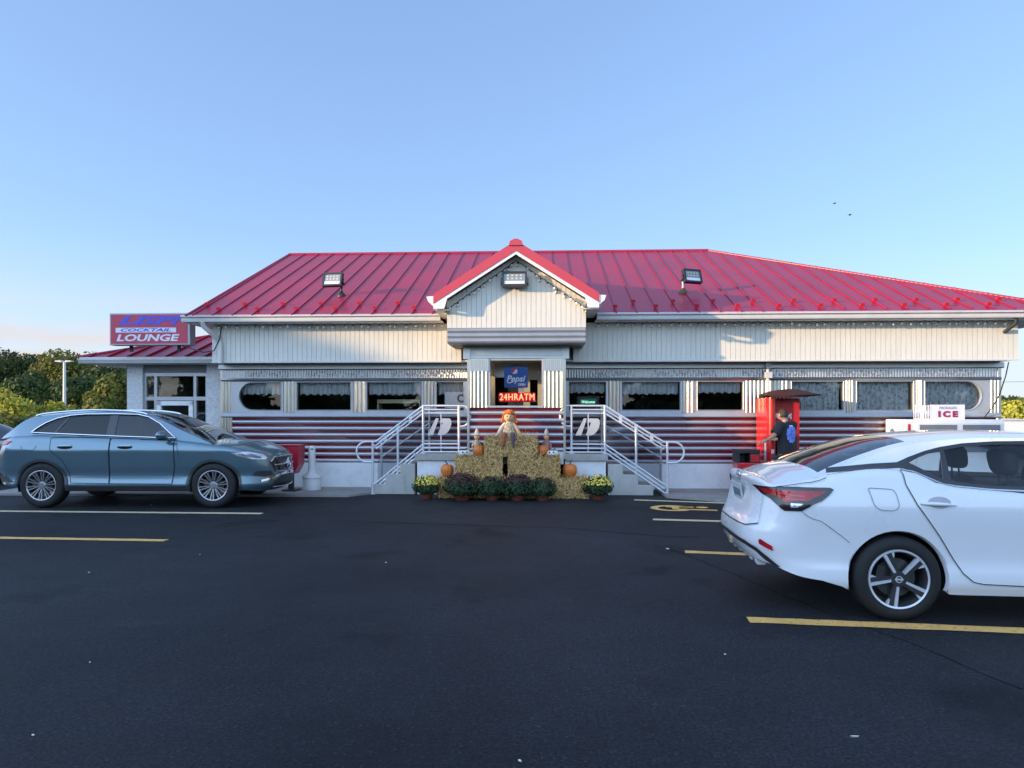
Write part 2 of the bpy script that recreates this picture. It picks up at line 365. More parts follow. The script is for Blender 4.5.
# ------------------------------------------------------------------ ground
def asphalt():
    m = bpy.data.materials.new('sealed_asphalt'); m.use_nodes = True; t = m.node_tree; b = t.nodes['Principled BSDF']
    c = t.nodes.new('ShaderNodeTexCoord')
    def noise(sc, det, rg=0.6):
        n = t.nodes.new('ShaderNodeTexNoise'); n.inputs['Scale'].default_value = sc; n.inputs['Detail'].default_value = det; n.inputs['Roughness'].default_value = rg
        t.links.new(c.outputs['Object'], n.inputs['Vector']); return n
    def ramp(src, p0, c0, p1, c1):
        r = t.nodes.new('ShaderNodeValToRGB'); e = r.color_ramp.elements; e[0].position = p0; e[1].position = p1; e[0].color = c0 + (1,); e[1].color = c1 + (1,)
        t.links.new(src, r.inputs['Fac']); return r.outputs['Color']
    def mix(mode, fac, a, bb):
        x = t.nodes.new('ShaderNodeMixRGB'); x.blend_type = mode; x.inputs['Fac'].default_value = fac
        t.links.new(a, x.inputs['Color1']); t.links.new(bb, x.inputs['Color2']); return x.outputs[0]
    big = noise(0.16, 5); fine = noise(52, 5, 0.9); grit = noise(19, 4, 0.85); mid = noise(2.2, 8, 0.75); agg = t.nodes.new('ShaderNodeTexVoronoi'); agg.inputs['Scale'].default_value = 85
    t.links.new(c.outputs['Object'], agg.inputs['Vector'])
    col = ramp(big.outputs['Fac'], 0.36, (0.0090, 0.0094, 0.0108), 0.64, (0.0245, 0.0250, 0.0275))
    col = mix('MULTIPLY', 0.7, col, ramp(mid.outputs['Fac'], 0.30, (0.6, 0.6, 0.6), 0.72, (1.35, 1.35, 1.35)))
    col = mix('MULTIPLY', 0.85, col, ramp(fine.outputs['Fac'], 0.40, (0.15, 0.15, 0.16), 0.62, (2.5, 2.5, 2.55)))
    col = mix('MULTIPLY', 0.6, col, ramp(grit.outputs['Fac'], 0.34, (0.6, 0.6, 0.6), 0.68, (1.55, 1.55, 1.55)))
    mps = t.nodes.new('ShaderNodeMapping'); mps.inputs['Scale'].default_value = (0.35, 1.6, 1); mps.inputs['Rotation'].default_value = (0, 0, .35); t.links.new(c.outputs['Object'], mps.inputs['Vector'])
    scf = t.nodes.new('ShaderNodeTexNoise'); scf.inputs['Scale'].default_value = 1.1; scf.inputs['Detail'].default_value = 8; scf.inputs['Roughness'].default_value = 0.7; t.links.new(mps.outputs[0], scf.inputs['Vector'])
    col = mix('MULTIPLY', 1.0, col, ramp(scf.outputs['Fac'], 0.62, (1, 1, 1), 0.78, (1.9, 1.85, 1.8)))      # worn scuffs
    oil = noise(0.9, 3, 0.5); col = mix('MULTIPLY', 1.0, col, ramp(oil.outputs['Fac'], 0.28, (0.45, 0.45, 0.45), 0.40, (1, 1, 1)))      # old stains
    spk = ramp(agg.outputs['Color'], 0.86, (0, 0, 0), 0.97, (0.06, 0.06, 0.057))
    col = mix('ADD', 0.6, col, spk)
    t.links.new(col, b.inputs['Base Color']); b.inputs['Specular IOR Level'].default_value = 0.18
    rr = t.nodes.new('ShaderNodeMapRange'); rr.inputs['To Min'].default_value = 0.52; rr.inputs['To Max'].default_value = 0.82
    t.links.new(mid.outputs['Fac'], rr.inputs['Value']); t.links.new(rr.outputs[0], b.inputs['Roughness'])
    bm = t.nodes.new('ShaderNodeBump'); bm.inputs['Strength'].default_value = 0.7; bm.inputs['Distance'].default_value = 0.006
    t.links.new(fine.outputs['Fac'], bm.inputs['Height'])
    bm2 = t.nodes.new('ShaderNodeBump'); bm2.inputs['Strength'].default_value = 0.25; bm2.inputs['Distance'].default_value = 0.03
    t.links.new(mid.outputs['Fac'], bm2.inputs['Height']); t.links.new(bm.outputs[0], bm2.inputs['Normal']); t.links.new(bm2.outputs[0], b.inputs['Normal'])
    return m
m_asph = asphalt()
m_grass = M('dry_grass', (0.075, 0.09, 0.028), rough=0.95, var=0.35, scale=0.6, bump=0.6, bscale=12)
mb = MB(); mb.add([(-1500, -1500, -0.012), (1500, -1500, -0.012), (1500, 1500, -0.012), (-1500, 1500, -0.012)], [(0, 1, 2, 3)])
tag(mb.build('ground', m_grass), kind='structure')
mb = MB(); mb.add([(-26, -22, 0), (34, -22, 0), (34, 26, 0), (-26, 30, 0)], [(0, 1, 2, 3)])
tag(mb.build('parking_lot', m_asph), kind='structure')

def Gp(px, py):
    d = EYE * FPX / (py - HZ); return Vector(((px - 512) / FPX * d, d, 0))
def line_mat(name, col):
    m = M(name, col, rough=0.7, var=0.12, scale=6)
    t = m.node_tree; b = t.nodes['Principled BSDF']; src = b.inputs['Base Color'].links[0].from_socket
    c = t.nodes.new('ShaderNodeTexCoord'); n = t.nodes.new('ShaderNodeTexNoise'); n.inputs['Scale'].default_value = 26; n.inputs['Detail'].default_value = 9; n.inputs['Roughness'].default_value = 0.75
    t.links.new(c.outputs['Object'], n.inputs['Vector'])
    r = t.nodes.new('ShaderNodeValToRGB'); r.color_ramp.elements[0].position = 0.55; r.color_ramp.elements[1].position = 0.66
    t.links.new(n.outputs['Fac'], r.inputs['Fac'])
    x = t.nodes.new('ShaderNodeMixRGB'); x.inputs['Color2'].default_value = (0.05, 0.048, 0.04, 1)
    t.links.new(r.outputs['Color'], x.inputs['Fac']); t.links.new(src, x.inputs['Color1']); t.links.new(x.outputs[0], b.inputs['Base Color'])
    return m
m_yline = line_mat('yellow_line_paint', (0.76, 0.43, 0.12)); m_wline = line_mat('faded_line_paint', (0.60, 0.50, 0.30))
def pline(p0, p1, w=0.14, ext0=0.0, ext1=0.0, m=None):
    a, b = Gp(*p0), Gp(*p1); d = (b - a).normalized(); a = a - d * ext0; b = b + d * ext1; n = Vector((-d.y, d.x, 0)); L = (b - a).length; k = max(2, int(L / 0.12))
    mb = MB(); v = []
    for i in range(k + 1):
        p = a + d * (L * i / k); j0, j1 = random.uniform(-.006, .006), random.uniform(-.006, .006)
        v += [tuple(p + n * (w / 2 + j0) + Vector((0, 0, .004))), tuple(p - n * (w / 2 + j1) + Vector((0, 0, .004)))]
    mb.add(v, [(2 * i, 2 * i + 1, 2 * i + 3, 2 * i + 2) for i in range(k)])
    return tag(mb.build('parking_line', m or m_yline), kind='structure')
pline((0, 511.3), (262, 513.7), 0.15, 3, 0, m_wline); pline((0, 538), (166, 540.6), 0.14, 3, 0)
pline((748, 620), (1024, 631), 0.15, 0, 2.6); pline((685, 552), (745, 554.3), 0.15, 0, 5)
pline((653, 519.6), (735, 521.8), 0.16, 0, 5.2, m_wline); pline((634, 500), (728, 503.4), 0.15, 0, 5, m_wline)
pline((-30, 494.0), (20, 494.6), 0.13, 2, 0, m_wline)
# wheelchair symbol on the asphalt (seen very flat): head, back, wheel ring, leg
mb = MB(); c0 = Gp(672, 508.3); ax = (Gp(700, 509) - Gp(660, 508)).normalized(); ay = Vector((-ax.y, ax.x, 0))
def sy(a, b): p = c0 + ax * a + ay * b; return (p.x, p.y, 0.0045)
ring = [(math.cos(k / 28 * 2 * PI), math.sin(k / 28 * 2 * PI)) for k in range(29)]
for k in range(3, 25):
    (x0, y0), (x1, y1) = ring[k], ring[k + 1]; mb.add([sy(.36 * x0, .36 * y0), sy(.36 * x1, .36 * y1), sy(.23 * x1, .23 * y1), sy(.23 * x0, .23 * y0)], [(0, 1, 2, 3)])
for q in ([(-.1, .1), (.36, .12), (.36, .24), (-.1, .24)], [(.0, -.12), (.12, -.12), (.12, .1), (0, .1)], [(.26, -.18), (.72, -.2), (.72, -.08), (.26, -.05)], [(.0, -.18), (.27, -.18), (.27, -.05), (.12, -.05)]):
    mb.add([sy(*p) for p in q], [(0, 1, 2, 3)])
mb.add([sy(.5 + .1 * x, .18 + .1 * y) for x, y in ring[:-1]], [tuple(range(28))])
tag(mb.build('accessible_parking_mark', m_yline), kind='structure')
# paving joint: a thin tar seam wandering across the lot
m_seam = M('tar_seam', (0.009, 0.009, 0.010), rough=0.85, spec=.15)
def seam(pts, w):
    P = [Gp(*p) for p in pts]; Q = []
    for i in range(len(P) - 1):
        k = max(2, int((P[i + 1] - P[i]).length / 0.25))
        Q += [P[i].lerp(P[i + 1], j / k) + Vector((random.uniform(-.02, .02), random.uniform(-.02, .02), 0)) for j in range(k)]
    Q.append(P[-1]); v = []
    for i, p in enumerate(Q):
        d = (Q[min(i + 1, len(Q) - 1)] - Q[max(i - 1, 0)]).normalized(); n = Vector((-d.y, d.x, 0)); ww = w * random.uniform(.5, 1.3)
        v += [(p.x + n.x * ww, p.y + n.y * ww, .003), (p.x - n.x * ww, p.y - n.y * ww, .003)]
    mb = MB().add(v, [(2 * i, 2 * i + 1, 2 * i + 3, 2 * i + 2) for i in range(len(Q) - 1)])
    tag(mb.build('asphalt_seam', m_seam), kind='structure')
seam([(668, 549), (700, 560), (800, 602), (905, 642), (1024, 690)], 0.006)
seam([(330, 521), (430, 524), (560, 528), (660, 536), (700, 537)], 0.012)

mb = MB(); ZS = 0.04
def bq(mb, pts, z0, z1, mi=0):
    v = [B(u, vv, z1) for u, vv in pts] + [B(u, vv, z0) for u, vv in pts]; n = len(pts)
    mb.add(v, [tuple(range(n))] + [(i, i + n, (i + 1) % n + n, (i + 1) % n) for i in range(n)], mi)
UL = U(373, -0.95)
bq(mb, [(-10.2, -1.5), (UL - .35, -1.45), (UL - .05, -1.0), (UL - .05, 0.3), (-10.2, 0.3)], -0.02, ZS)
m_walk = M('sidewalk_concrete', (0.27, 0.25, 0.23), rough=0.88, var=0.18, scale=2.2, wear=0.4, bump=0.3, bscale=40)
tag(mb.build('sidewalk', m_walk), kind='structure')
UR = U(668, -0.95); mb = MB()
bq(mb, [(UR - .1, -1.0), (UR - .1, -1.35), (UR + .9, -2.0), (12.5, -2.15), (12.5, 0.3), (UR - .1, 0.3)], -0.02, ZS)
tag(mb.build('sidewalk', m_walk), kind='structure')

# ------------------------------------------------------------------ diner
diner = thing('diner_building', 'long silver diner with red metal roof, maroon stripes and gabled entrance', 'building', B(0, 0), -TH)
ULW, URW = U(222, 0), U(1000, 0)
Z_F, Z_S0, Z_S1, Z_W0, Z_W1, Z_H, Z_FR, Z_BD = 0.55, 1.495, 1.60, 1.615, 2.255, 2.32, 2.495, 2.63
VB0, VB1 = U(466, -0.95), U(566.5, -0.95)          # vestibule sides
# core: dark interior shell, floor, ceiling, rear and side walls
mb = MB()
mb.box(ULW + .05, URW - .05, 3.6, 3.7, 0.7, 2.6); mb.box(ULW + .05, URW - .05, 0.2, 3.6, 0.66, 0.78); mb.box(ULW + .05, URW - .05, 0.2, 3.6, 2.5, 2.58)
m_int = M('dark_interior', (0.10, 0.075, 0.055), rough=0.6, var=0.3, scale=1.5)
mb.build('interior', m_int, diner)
mb = MB()
mb.box(ULW, ULW + .12, 0.14, 9.4, Z_F, 3.42); mb.box(URW - .12, URW, 0.14, 9.4, Z_F, 3.42); mb.box(ULW, URW, 9.3, 9.42, 0, 3.42); mb.box(ULW, URW, 0.02, .14, Z_H + .01, 3.4)
mb.build('wall', m_steel_dull, diner)
mb = MB()
for a, b in ((ULW, VB0 + .02), (VB1 - .02, URW)): mb.box(a, b, 0.0, .3, 0.0, Z_F)
mb.box(ULW, ULW + .3, .3, 9.4, 0, Z_F); mb.box(URW - .3, URW, .3, 9.4, 0, Z_F)
mb.build('foundation', m_founda, diner)
# maroon enamel panels with seven convex silver bars
NB, PER = 7, (Z_S0 - Z_F) / 7.0
def stripes(u0, u1, vp, z0, z1, nb):
    mb = MB(); mb.box(u0, u1, vp + .02, vp + .10, z0, z1)
    per = (z1 - z0) / nb
    n = max(1, int((u1 - u0) / 1.15))
    for i in range(1, n):   # panel joints
        x = u0 + (u1 - u0) * i / n; mb.box(x - .006, x + .006, vp + .012, vp + .02, z0, z1)
    mb.build('maroon_panel', m_maroon, diner)
    mb = MB()
    for i in range(nb):
        zc = z0 + per * i + per * 0.30; r = per * 0.29
        prof = [(vp + .02, zc - r)] + [(vp + .02 - .042 * math.sin(PI * k / 8) - .004, zc - r * math.cos(PI * k / 8)) for k in range(1, 8)] + [(vp + .02, zc + r)]
        mb.prism(prof, u0, u1, 'yz')
    mb.build('silver_bar_trim', m_bar, diner, smooth=50)
U_P0 = U(232.5, 0); U_ICE = URW
stripes(U_P0, VB0 - .01, 0, Z_F + .002, Z_S0, 7); stripes(VB1 + .01, URW - .06, 0, Z_F + .002, Z_S0, 7)
# sill, header rail, frieze, smooth band
mb = MB()
for a, b in ((ULW, VB0), (VB1, URW)):
    prof = [(.1, Z_S0), (-.03, Z_S0), (-.055, Z_S0 + .02), (-.055, Z_S0 + .05), (-.03, Z_S1 - .02), (-.03, Z_S1), (.1, Z_S1 + .01)]
    mb.prism(prof, a, b, 'yz')
mb.build('sill_rail', M('sill_grey', (0.34, 0.35, 0.365), rough=.5, metal=.3, var=.08, wear=.2), diner, smooth=40)
mb = MB()
for a, b in ((ULW, VB0), (VB1, URW)):
    mb.prism([(.1, Z_W1), (-.04, Z_W1), (-.06, Z_W1 + .03), (-.04, Z_H), (.02, Z_H)], a, b, 'yz')
    mb.prism([(.1, Z_FR), (-.035, Z_FR), (-.06, Z_FR + .02), (-.06, Z_BD - .03), (-.02, Z_BD - .02), (.1, Z_BD - .02)], a - .05, b + .05, 'yz')
mb.build('header_rail', m_steel_dull, diner, smooth=40)
mb = MB(); mbz = MB()
for a, b in ((ULW, VB0), (VB1, URW)):
    n = int((b - a) / .028); G = [[(a + (b - a) * i / n, -.012 + .007 * math.cos(i * PI), z) for z in (Z_H, Z_FR)] for i in range(n + 1)]
    mb.grid(G)
    x = a + .5
    while x < b - .4:      # pressed zigzag ornament in runs over the windows
        if int((x - a) / 1.75) % 1 == 0 and ((x - a) % 1.75) < 1.3:
            mbz.obox((x + .035, -.02, (Z_H + Z_FR) / 2), (.45, 0, .89), (0, 1, 0), (-.89, 0, .45), .062, .005, .009)
            mbz.obox((x + .095, -.02, (Z_H + Z_FR) / 2), (-.45, 0, .89), (0, 1, 0), (.89, 0, .45), .062, .005, .009)
        x += .13
mb.add(mbz.v, mbz.f, 1); mb.build('frieze', [m_steel_dull, m_bar], diner, smooth=30)
# windows
WIN = [(239, 281.5, 'L', 'v'), (297, 351, '', 'v'), (367, 421.6, '', 'v'), (436.5, 464, '', 'v'), (569, 606, '', 'v'), (622, 680, '', 'v'), (697, 743, '', 'v'), (791, 843, '', 'f'), (856, 913, '', 'f'), (924, 981, 'R', 'f')]
m_cloth = M('white_valance', (0.74, 0.74, 0.76), rough=0.9, var=0.12, scale=14, stretch=(6, 1, 1), trans=0.3)
def lace():
    m = M('lace_curtain', (0.80, 0.81, 0.82), rough=0.9, var=0.12, scale=10, trans=0.25)
    t = m.node_tree; out = t.nodes['Material Output']; src = out.inputs['Surface'].links[0].from_socket
    c = t.nodes.new('ShaderNodeTexCoord'); v = t.nodes.new('ShaderNodeTexNoise'); v.inputs['Scale'].default_value = 16; v.inputs['Detail'].default_value = 4
    mp = t.nodes.new('ShaderNodeMapping'); mp.inputs['Scale'].default_value = (1, 1, .8); t.links.new(c.outputs['Object'], mp.inputs['Vector']); t.links.new(mp.outputs[0], v.inputs['Vector'])
    r = t.nodes.new('ShaderNodeValToRGB'); r.color_ramp.elements[0].position = 0.50; r.color_ramp.elements[1].position = 0.60; t.links.new(v.outputs['Fac'], r.inputs['Fac'])
    k = t.nodes.new('ShaderNodeMath'); k.operation = 'MULTIPLY'; k.inputs[1].default_value = 0.42; t.links.new(r.outputs['Color'], k.inputs[0])
    tr = t.nodes.new('ShaderNodeBsdfTransparent'); mx = t.nodes.new('ShaderNodeMixShader')
    t.links.new(k.outputs[0], mx.inputs['Fac']); t.links.new(src, mx.inputs[1]); t.links.new(tr.outputs[0], mx.inputs[2]); t.links.new(mx.outputs[0], out.inputs['Surface'])
    return m
m_lace = lace()
m_frame = M('window_frame_alu', (0.48, 0.48, 0.48), rough=0.38, metal=0.5, var=0.06)
def curtain(u0, u1, z0, z1, v0, par, scal, mat, name, amp=.022):
    n = int((u1 - u0) / .012); ph = random.uniform(0, 6); G = []
    for i in range(n + 1):
        u = u0 + (u1 - u0) * i / n; w = math.sin(u * 62 + ph + 1.2 * math.sin(u * 9 + ph)) + .5 * math.sin(u * 131 + ph)
        zb = z0 + scal * (abs(math.sin(u * 21 + ph)) * .6 + .5 * random.random())
        G.append([(u, v0 + amp * w * (.4 + .6 * j / 5), z1 + (zb - z1) * j / 5) for j in range(6)])
    MB().grid(G).build(name, mat, par, smooth=60)
gaps = []; prev = ULW
for i, (a, b, rnd, cur) in enumerate(WIN):
    u0, u1 = U(a, 0), U(b, 0)
    p0 = u0 - (.17 if rnd == 'L' else .045); p1 = u1 + (.17 if rnd == 'R' else .045)
    if i == 3: p1 = VB0
    if i == 4: p0 = VB1
    outer = [(p0, Z_S1), (p1, Z_S1), (p1, Z_W1), (p0, Z_W1)]
    h0, h1 = Z_W0 + .03, Z_W1 - .02; r = (h1 - h0) / 2
    if rnd == 'L': hole = [(u1, h0), (u1, h1)] + arc(u0 + r, (h0 + h1) / 2, r, 90, 270, 16)
    elif rnd == 'R': hole = [(u0, h1), (u0, h0)] + arc(u1 - r, (h0 + h1) / 2, r, -90, 90, 16)
    else: hole = [(u0, h0), (u1, h0), (u1, h1), (u0, h1)]
    mb = MB(); region(mb, outer, lambda x, z: (x, -.02, z), [hole], 0.12)
    n = len(hole)           # reveal
    mb.add([(x, -.02, z) for x, z in hole] + [(x, .07, z) for x, z in hole], [(k, (k + 1) % n, (k + 1) % n + n, k + n) for k in range(n)])
    mb.tube([(x, -.022, z) for x, z in hole], .012, 6, closed=True)
    fr = mb.build('window', m_frame, diner)
    MB().prism(hole, .045, .051, 'xz').build('pane', m_winglass, fr)
    if cur == 'v': curtain(u0 + .02, u1 - .02, Z_W1 - .27 - random.uniform(0, .04), Z_W1, .12, fr, .05, m_cloth, 'valance')
    else: curtain(u0 + .02, u1 - .02, Z_W0 - .02, Z_W1, .12, fr, .0, m_lace, 'lace_curtain', .034)
    gaps.append((p0, p1))
# fluted stainless pilasters between the windows
edges = [(ULW, gaps[0][0])] + [(gaps[i][1], gaps[i + 1][0]) for i in range(9) if i != 3] + [(gaps[9][1], URW)]
for a, b in edges:
    if b - a < .03: continue
    mb = MB(); w = b - a; mb.box(a, b, 0.0, .12, Z_S1, Z_W1)
    nf = max(3, int(round(w / .075))); N = nf * 8
    if w < .8:
        G = [[(a + w * i / N, -.012 - .027 * abs(math.sin(PI * i / 8)), z) for z in (Z_S1 + .002, Z_W1)] for i in range(N + 1)]
    else:
        N = int(w / .075) * 8
        G = [[(a + w * i / N, -.012 - .024 * abs(math.sin(PI * i / 8)), z) for z in (Z_S1 + .002, Z_W1)] for i in range(N + 1)]
    mb.grid(G); mb.build('pilaster', m_steel, diner, smooth=50)
# left end column below the sill and a rounded corner strip
mb = MB(); w = U_P0 - ULW; N = 32
mb.grid([[(ULW + w * i / N, -.015 - .03 * abs(math.sin(PI * i / 8)), z) for z in (Z_F, Z_S0)] for i in range(N + 1)]); mb.box(ULW, U_P0, 0, .1, Z_F, Z_S0)
mb.tube([(ULW - .01, .03, Z_F), (ULW - .01, .03, Z_FR)], .05, 14); mb.build('corner_column', m_steel, diner, smooth=50)
MB().tube([(URW - .02, .03, Z_F), (URW - .02, .03, Z_FR)], .055, 14).build('corner_column', m_steel, diner, smooth=50)

# cream vertical-groove fascia, gutter, soffit
VF = -0.45; UF0, UF1 = U(212, VF), U(1018.5, VF); ZF0, ZF1 = 2.627, 3.40
def boards(mb, u0, u1, v0, v1, z0, ztop, pitch=.098, gap=.007, lean=0.0):
    n = max(1, int(round((u1 - u0) / pitch))); w = (u1 - u0) / n
    mb.box(u0, u1, v0 + .012, v1, z0 + .004, min(ztop(u0), ztop(u1)) - .002) if lean == 0 else None
    for i in range(n):
        a, b = u0 + w * i + gap / 2, u0 + w * (i + 1) - gap / 2
        v = [(a, v0 - lean, z0), (b, v0 - lean, z0), (b, v0, ztop(b)), (a, v0, ztop(a)), (a, v0 + .03, z0), (b, v0 + .03, z0), (b, v0 + .03, ztop(b)), (a, v0 + .03, ztop(a))]
        mb.add(v, [(0, 1, 2, 3), (0, 4, 5, 1), (1, 5, 6, 2), (2, 6, 7, 3), (3, 7, 4, 0)])
mb = MB(); UG0, UG1 = U(447, -1.5), U(586, -1.5)
boards(mb, UF0, VB0 - .15, VF, VF + .06, ZF0, lambda u: ZF1); boards(mb, VB1 + .15, UF1, VF, VF + .06, ZF0, lambda u: ZF1)
mb.build('fascia_siding', m_siding, diner)
mb = MB(); mb.box(UF0, UF1, VF + .03, 0.03, ZF0 + .003, ZF0 + .03)      # underside
mb.box(UF0, UF0 + .03, VF + .06, 9.5, ZF0, ZF1); mb.box(UF1 - .03, UF1, VF + .06, 9.5, ZF0, ZF1)
for a, b in ((UF0 - .01, VB0 - .15), (VB1 + .15, UF1 + .01)): mb.box(a, b, VF - .012, VF - .001, ZF0 - .012, ZF0 + .018)
mb.build('fascia_return', m_alu, diner)
VE, ZE0, ZE1 = -0.85, 3.41, 3.545; UE0, UE1 = U(181, VE), 10.95
mb = MB()
gp = [(VE + .10, ZE0), (VE + .02, ZE0), (VE + .005, ZE0 + .03), (VE + .005, ZE0 + .07), (VE - .025, ZE0 + .10), (VE - .025, ZE1 - .012), (VE - .005, ZE1), (VE + .10, ZE1 - .02)]
GX0, GX1 = U(440, VE), U(597, VE)
for a, b in ((UE0, GX0), (GX1, UE1)): mb.prism(gp, a, b, 'yz')
mb.prism([(UE1 - .1, ZE0), (UE1 - .02, ZE0), (UE1, ZE0 + .06), (UE1 + .025, ZE1), (UE1 - .1, ZE1 - .02)], VE + .1, 9.9, 'xz')
mb.build('gutter', m_gutter, diner, smooth=30)
mb = MB(); mb.box(UE0 + .02, GX0 + .02, VE + .1, VF + .02, ZE0 - .012, ZE0 + .01); mb.box(GX1 - .02, UE1 - .1, VE + .1, VF + .02, ZE0 - .012, ZE0 + .01)
mb.box(UE0 + .02, UF0 + .02, VF + .02, 9.9, ZE0 - .012, ZE0 + .01); mb.box(UF1 - .02, UE1 - .1, VF + .02, 9.9, ZE0 - .012, ZE0 + .01)
mb.build('soffit', m_white, diner)
# downspout elbow at the left end and conduit post on the wall
mb = MB(); mb.tube([(UE0 + .42, VE + .05, ZE0 + .01), (UE0 + .42, VE + .08, ZE0 - .08), (UE0 + .60, VF - .02, ZE0 - .32), (UE0 + .64, VF - .05, ZE0 - .40)], .05, 10)
mb.tube([(UE0 + .64, VF - .05, ZE0 - .38), (UE0 + .64, VF - .05, ZF0 - .02)], .045, 10); mb.build('downspout', m_gutter, diner, smooth=40)
mb = MB(); xc = U(768, -.1); mb.tube([(xc, -.1, Z_F), (xc, -.1, ZF0)], .035, 10); mb.box(xc - .07, xc + .07, -.16, -.06, 2.30, 2.42); mb.box(xc - .05, xc + .05, -.15, -.06, 2.50, 2.60); mb.build('conduit', m_gutter, diner, smooth=40)
mb = MB(); x = U(1018, VE); mb.tube([(x + .03, VE + .09, ZE0 + .01), (x + .03, VE + .1, ZE0 - .10), (x - .0, VF + .0, ZE0 - .24)], .035, 10); mb.build('downspout', m_dark, diner, smooth=40)

# main roof: eaves front and back, gable-ish left end, long hip on the right
SL = 0.443; VR = 4.6; ZR = ZE1 + (VR - VE) * SL; VBK = 2 * VR - VE
UR0 = U(289, VR); UR1 = U(708, VR); ZT = ZE1 - .015
RB = 0.03
fl, fr_, rl, rr = (UE0 + .12, VE - .03, ZT), (UE1, VE - .03, ZT), (UR0, VR, ZR), (UR1, VR, ZR)
bl, br = (UE0 + .12, VBK, ZT), (UE1, VBK, ZT)
mb = MB(); mb.add([fl, fr_, rr, rl, bl, br], [(0, 1, 2, 3), (1, 5, 2), (5, 4, 3, 2), (4, 0, 3)])
mb.add([(a, b, c - .03) for a, b, c in (fl, fr_, br, bl)], [(0, 3, 2, 1)])
# standing seams on the front slope
def zroof(v): return ZT + (v - (VE - .03)) * (ZR - ZT) / (VR - VE + .03)
sd = Vector((0, VR - VE + .03, ZR - ZT)).normalized(); sn = Vector((0, -sd.z, sd.y))
x = UE0 + .25; seams = []
while x < UE1 - .25:
    if x < UR0: f = (x - fl[0]) / (UR0 - fl[0])
    elif x <= UR1: f = 1.0
    else: f = (UE1 - x) / (UE1 - UR1)
    v1 = VE - .03 + f * (VR - VE + .03)
    if UG0 - .2 < x < UG1 + .2:
        pass
    a = Vector((x, VE - .03, ZT)); b = Vector((x, v1, zroof(v1))); c = (a + b) / 2
    mb.obox(c + sn * .011, (1, 0, 0), sd, sn, .008, (b - a).length / 2 - (.14 if x > UR1 else .0), .011)
    seams.append(x); x += .40
# right-hand hip slope seams
hd = Vector((UR1 - UE1, 0, ZR - ZT)).normalized(); hn = Vector((-hd.z, 0, hd.x)); hn = hn if hn.z > 0 else -hn
v = VE + .3
while v < VBK - .2:
    f = 1 - abs(v - VR) / (VR - VE + .03); a = Vector((UE1, v, ZT)); b = a.lerp(Vector((UR1, v, ZR)), f); mb.obox((a + b) / 2 + hn * .02, (0, 1, 0), hd, hn, .011, (b - a).length / 2, .02); v += .4
roof = mb.build('roof', m_roof, diner)
mb = MB()
mb.tube([rl, rr], .045, 8); mb.tube([rr, fr_], .032, 8); mb.tube([rr, br], .032, 8); mb.tube([rl, fl], .03, 8); mb.build('ridge_cap', m_roof, roof, smooth=60)
first = None
for i, x in enumerate(seams):
    if UG0 - .35 < x < UG1 + .35: continue
    vv = VE + (.28 if i % 2 else .62); p = Vector((x, vv, zroof(vv)))
    if x > UR1 + (UE1 - UR1) * .93: continue
    if first is None:
        mb = MB(); mb.obox(sn * .035, (1, 0, 0), sd, sn, .035, .03, .010); mb.obox(sn * .055 - sd * .028, (1, 0, 0), sd, sn, .042, .006, .03); mb.obox(sn * .04 + sd * .02, (1, 0, 0), sd, sn, .014, .026, .022)
        first = mb.build('snow_guard', m_redtrim, roof, loc=p)
    else:
        c = first.copy(); COL.objects.link(c); c.parent = roof; c.location = p

# entrance gable
VG, VK = -1.5, -1.75
zg0 = Z(516, 327.7, VG); zap = Z(516, 241, VK); ux = U(516, VK); uel = U(433.5, VK); uer = U(599, VK); zel = Z(434, 295, VK)
GSL = (zap - zel) / (ux - uel)
def ztop(u): return zap - .2 - abs(u - ux) * GSL - .02
mb = MB(); n = 28; w = (UG1 - UG0) / n
mb.prism([(UG0, zg0), (UG1, zg0), (UG1, ztop(UG1) - .03), (ux, ztop(ux) - .03), (UG0, ztop(UG0) - .03)], VG + .012, VG + .05, 'xz')
for i in range(n):
    a, b = UG0 + w * i + .004, UG0 + w * (i + 1) - .004
    mb.prism([(a, zg0 + .002), (b, zg0 + .002), (b, ztop(b)), (a, ztop(a))], VG, VG + .012, 'xz')
mb.box(UG0 + .002, UG0 + .03, VG + .05, VF, zg0, ztop(UG0) - .02); mb.box(UG1 - .03, UG1 - .002, VG + .05, VF, zg0, ztop(UG1) - .02)
mb.build('gable_siding', m_siding, diner)
# gable roof slabs reaching back into the main roof
vm = lambda z: VE + (z - ZE1) / SL
mb = MB()
for sgn, ue in ((-1, uel), (1, uer)):
    zE = zap - abs(ue - ux) * GSL
    v = [(ux, VK, zap), (ue, VK, zE), (ue, vm(zE) + .15, zE), (ux, vm(zap) + .15, zap)]
    v2 = [(a, b, c - .05) for a, b, c in v]
    mb.add(v + v2, [(0, 1, 2, 3), (4, 7, 6, 5), (0, 4, 5, 1), (1, 5, 6, 2), (2, 6, 7, 3)])
    L = math.hypot(abs(ue - ux), zap - zE); dx = Vector((ue - ux, 0, zE - zap)).normalized(); nn = Vector((-dx.z * sgn, 0, abs(dx.x)))
    k = 1
    while k * .4 < L - .1:
        p = Vector((ux, VK, zap)) + dx * (k * .4); q = vm(p.z) + .1; mb.obox((p.x, (VK + q) / 2, p.z) + Vector(nn) * .02 if False else Vector((p.x, (VK + q) / 2, p.z)) + nn * .02, dx, (0, 1, 0), nn, .011, (q - VK) / 2, .02); k += 1
mb.tube([(ux, VK - .03, zap - .02), (ux, vm(zap) + .2, zap - .02)], .05, 8)
gr = mb.build('gable_roof', m_roof, diner)
mb = MB(); mw = MB(); ms = MB()
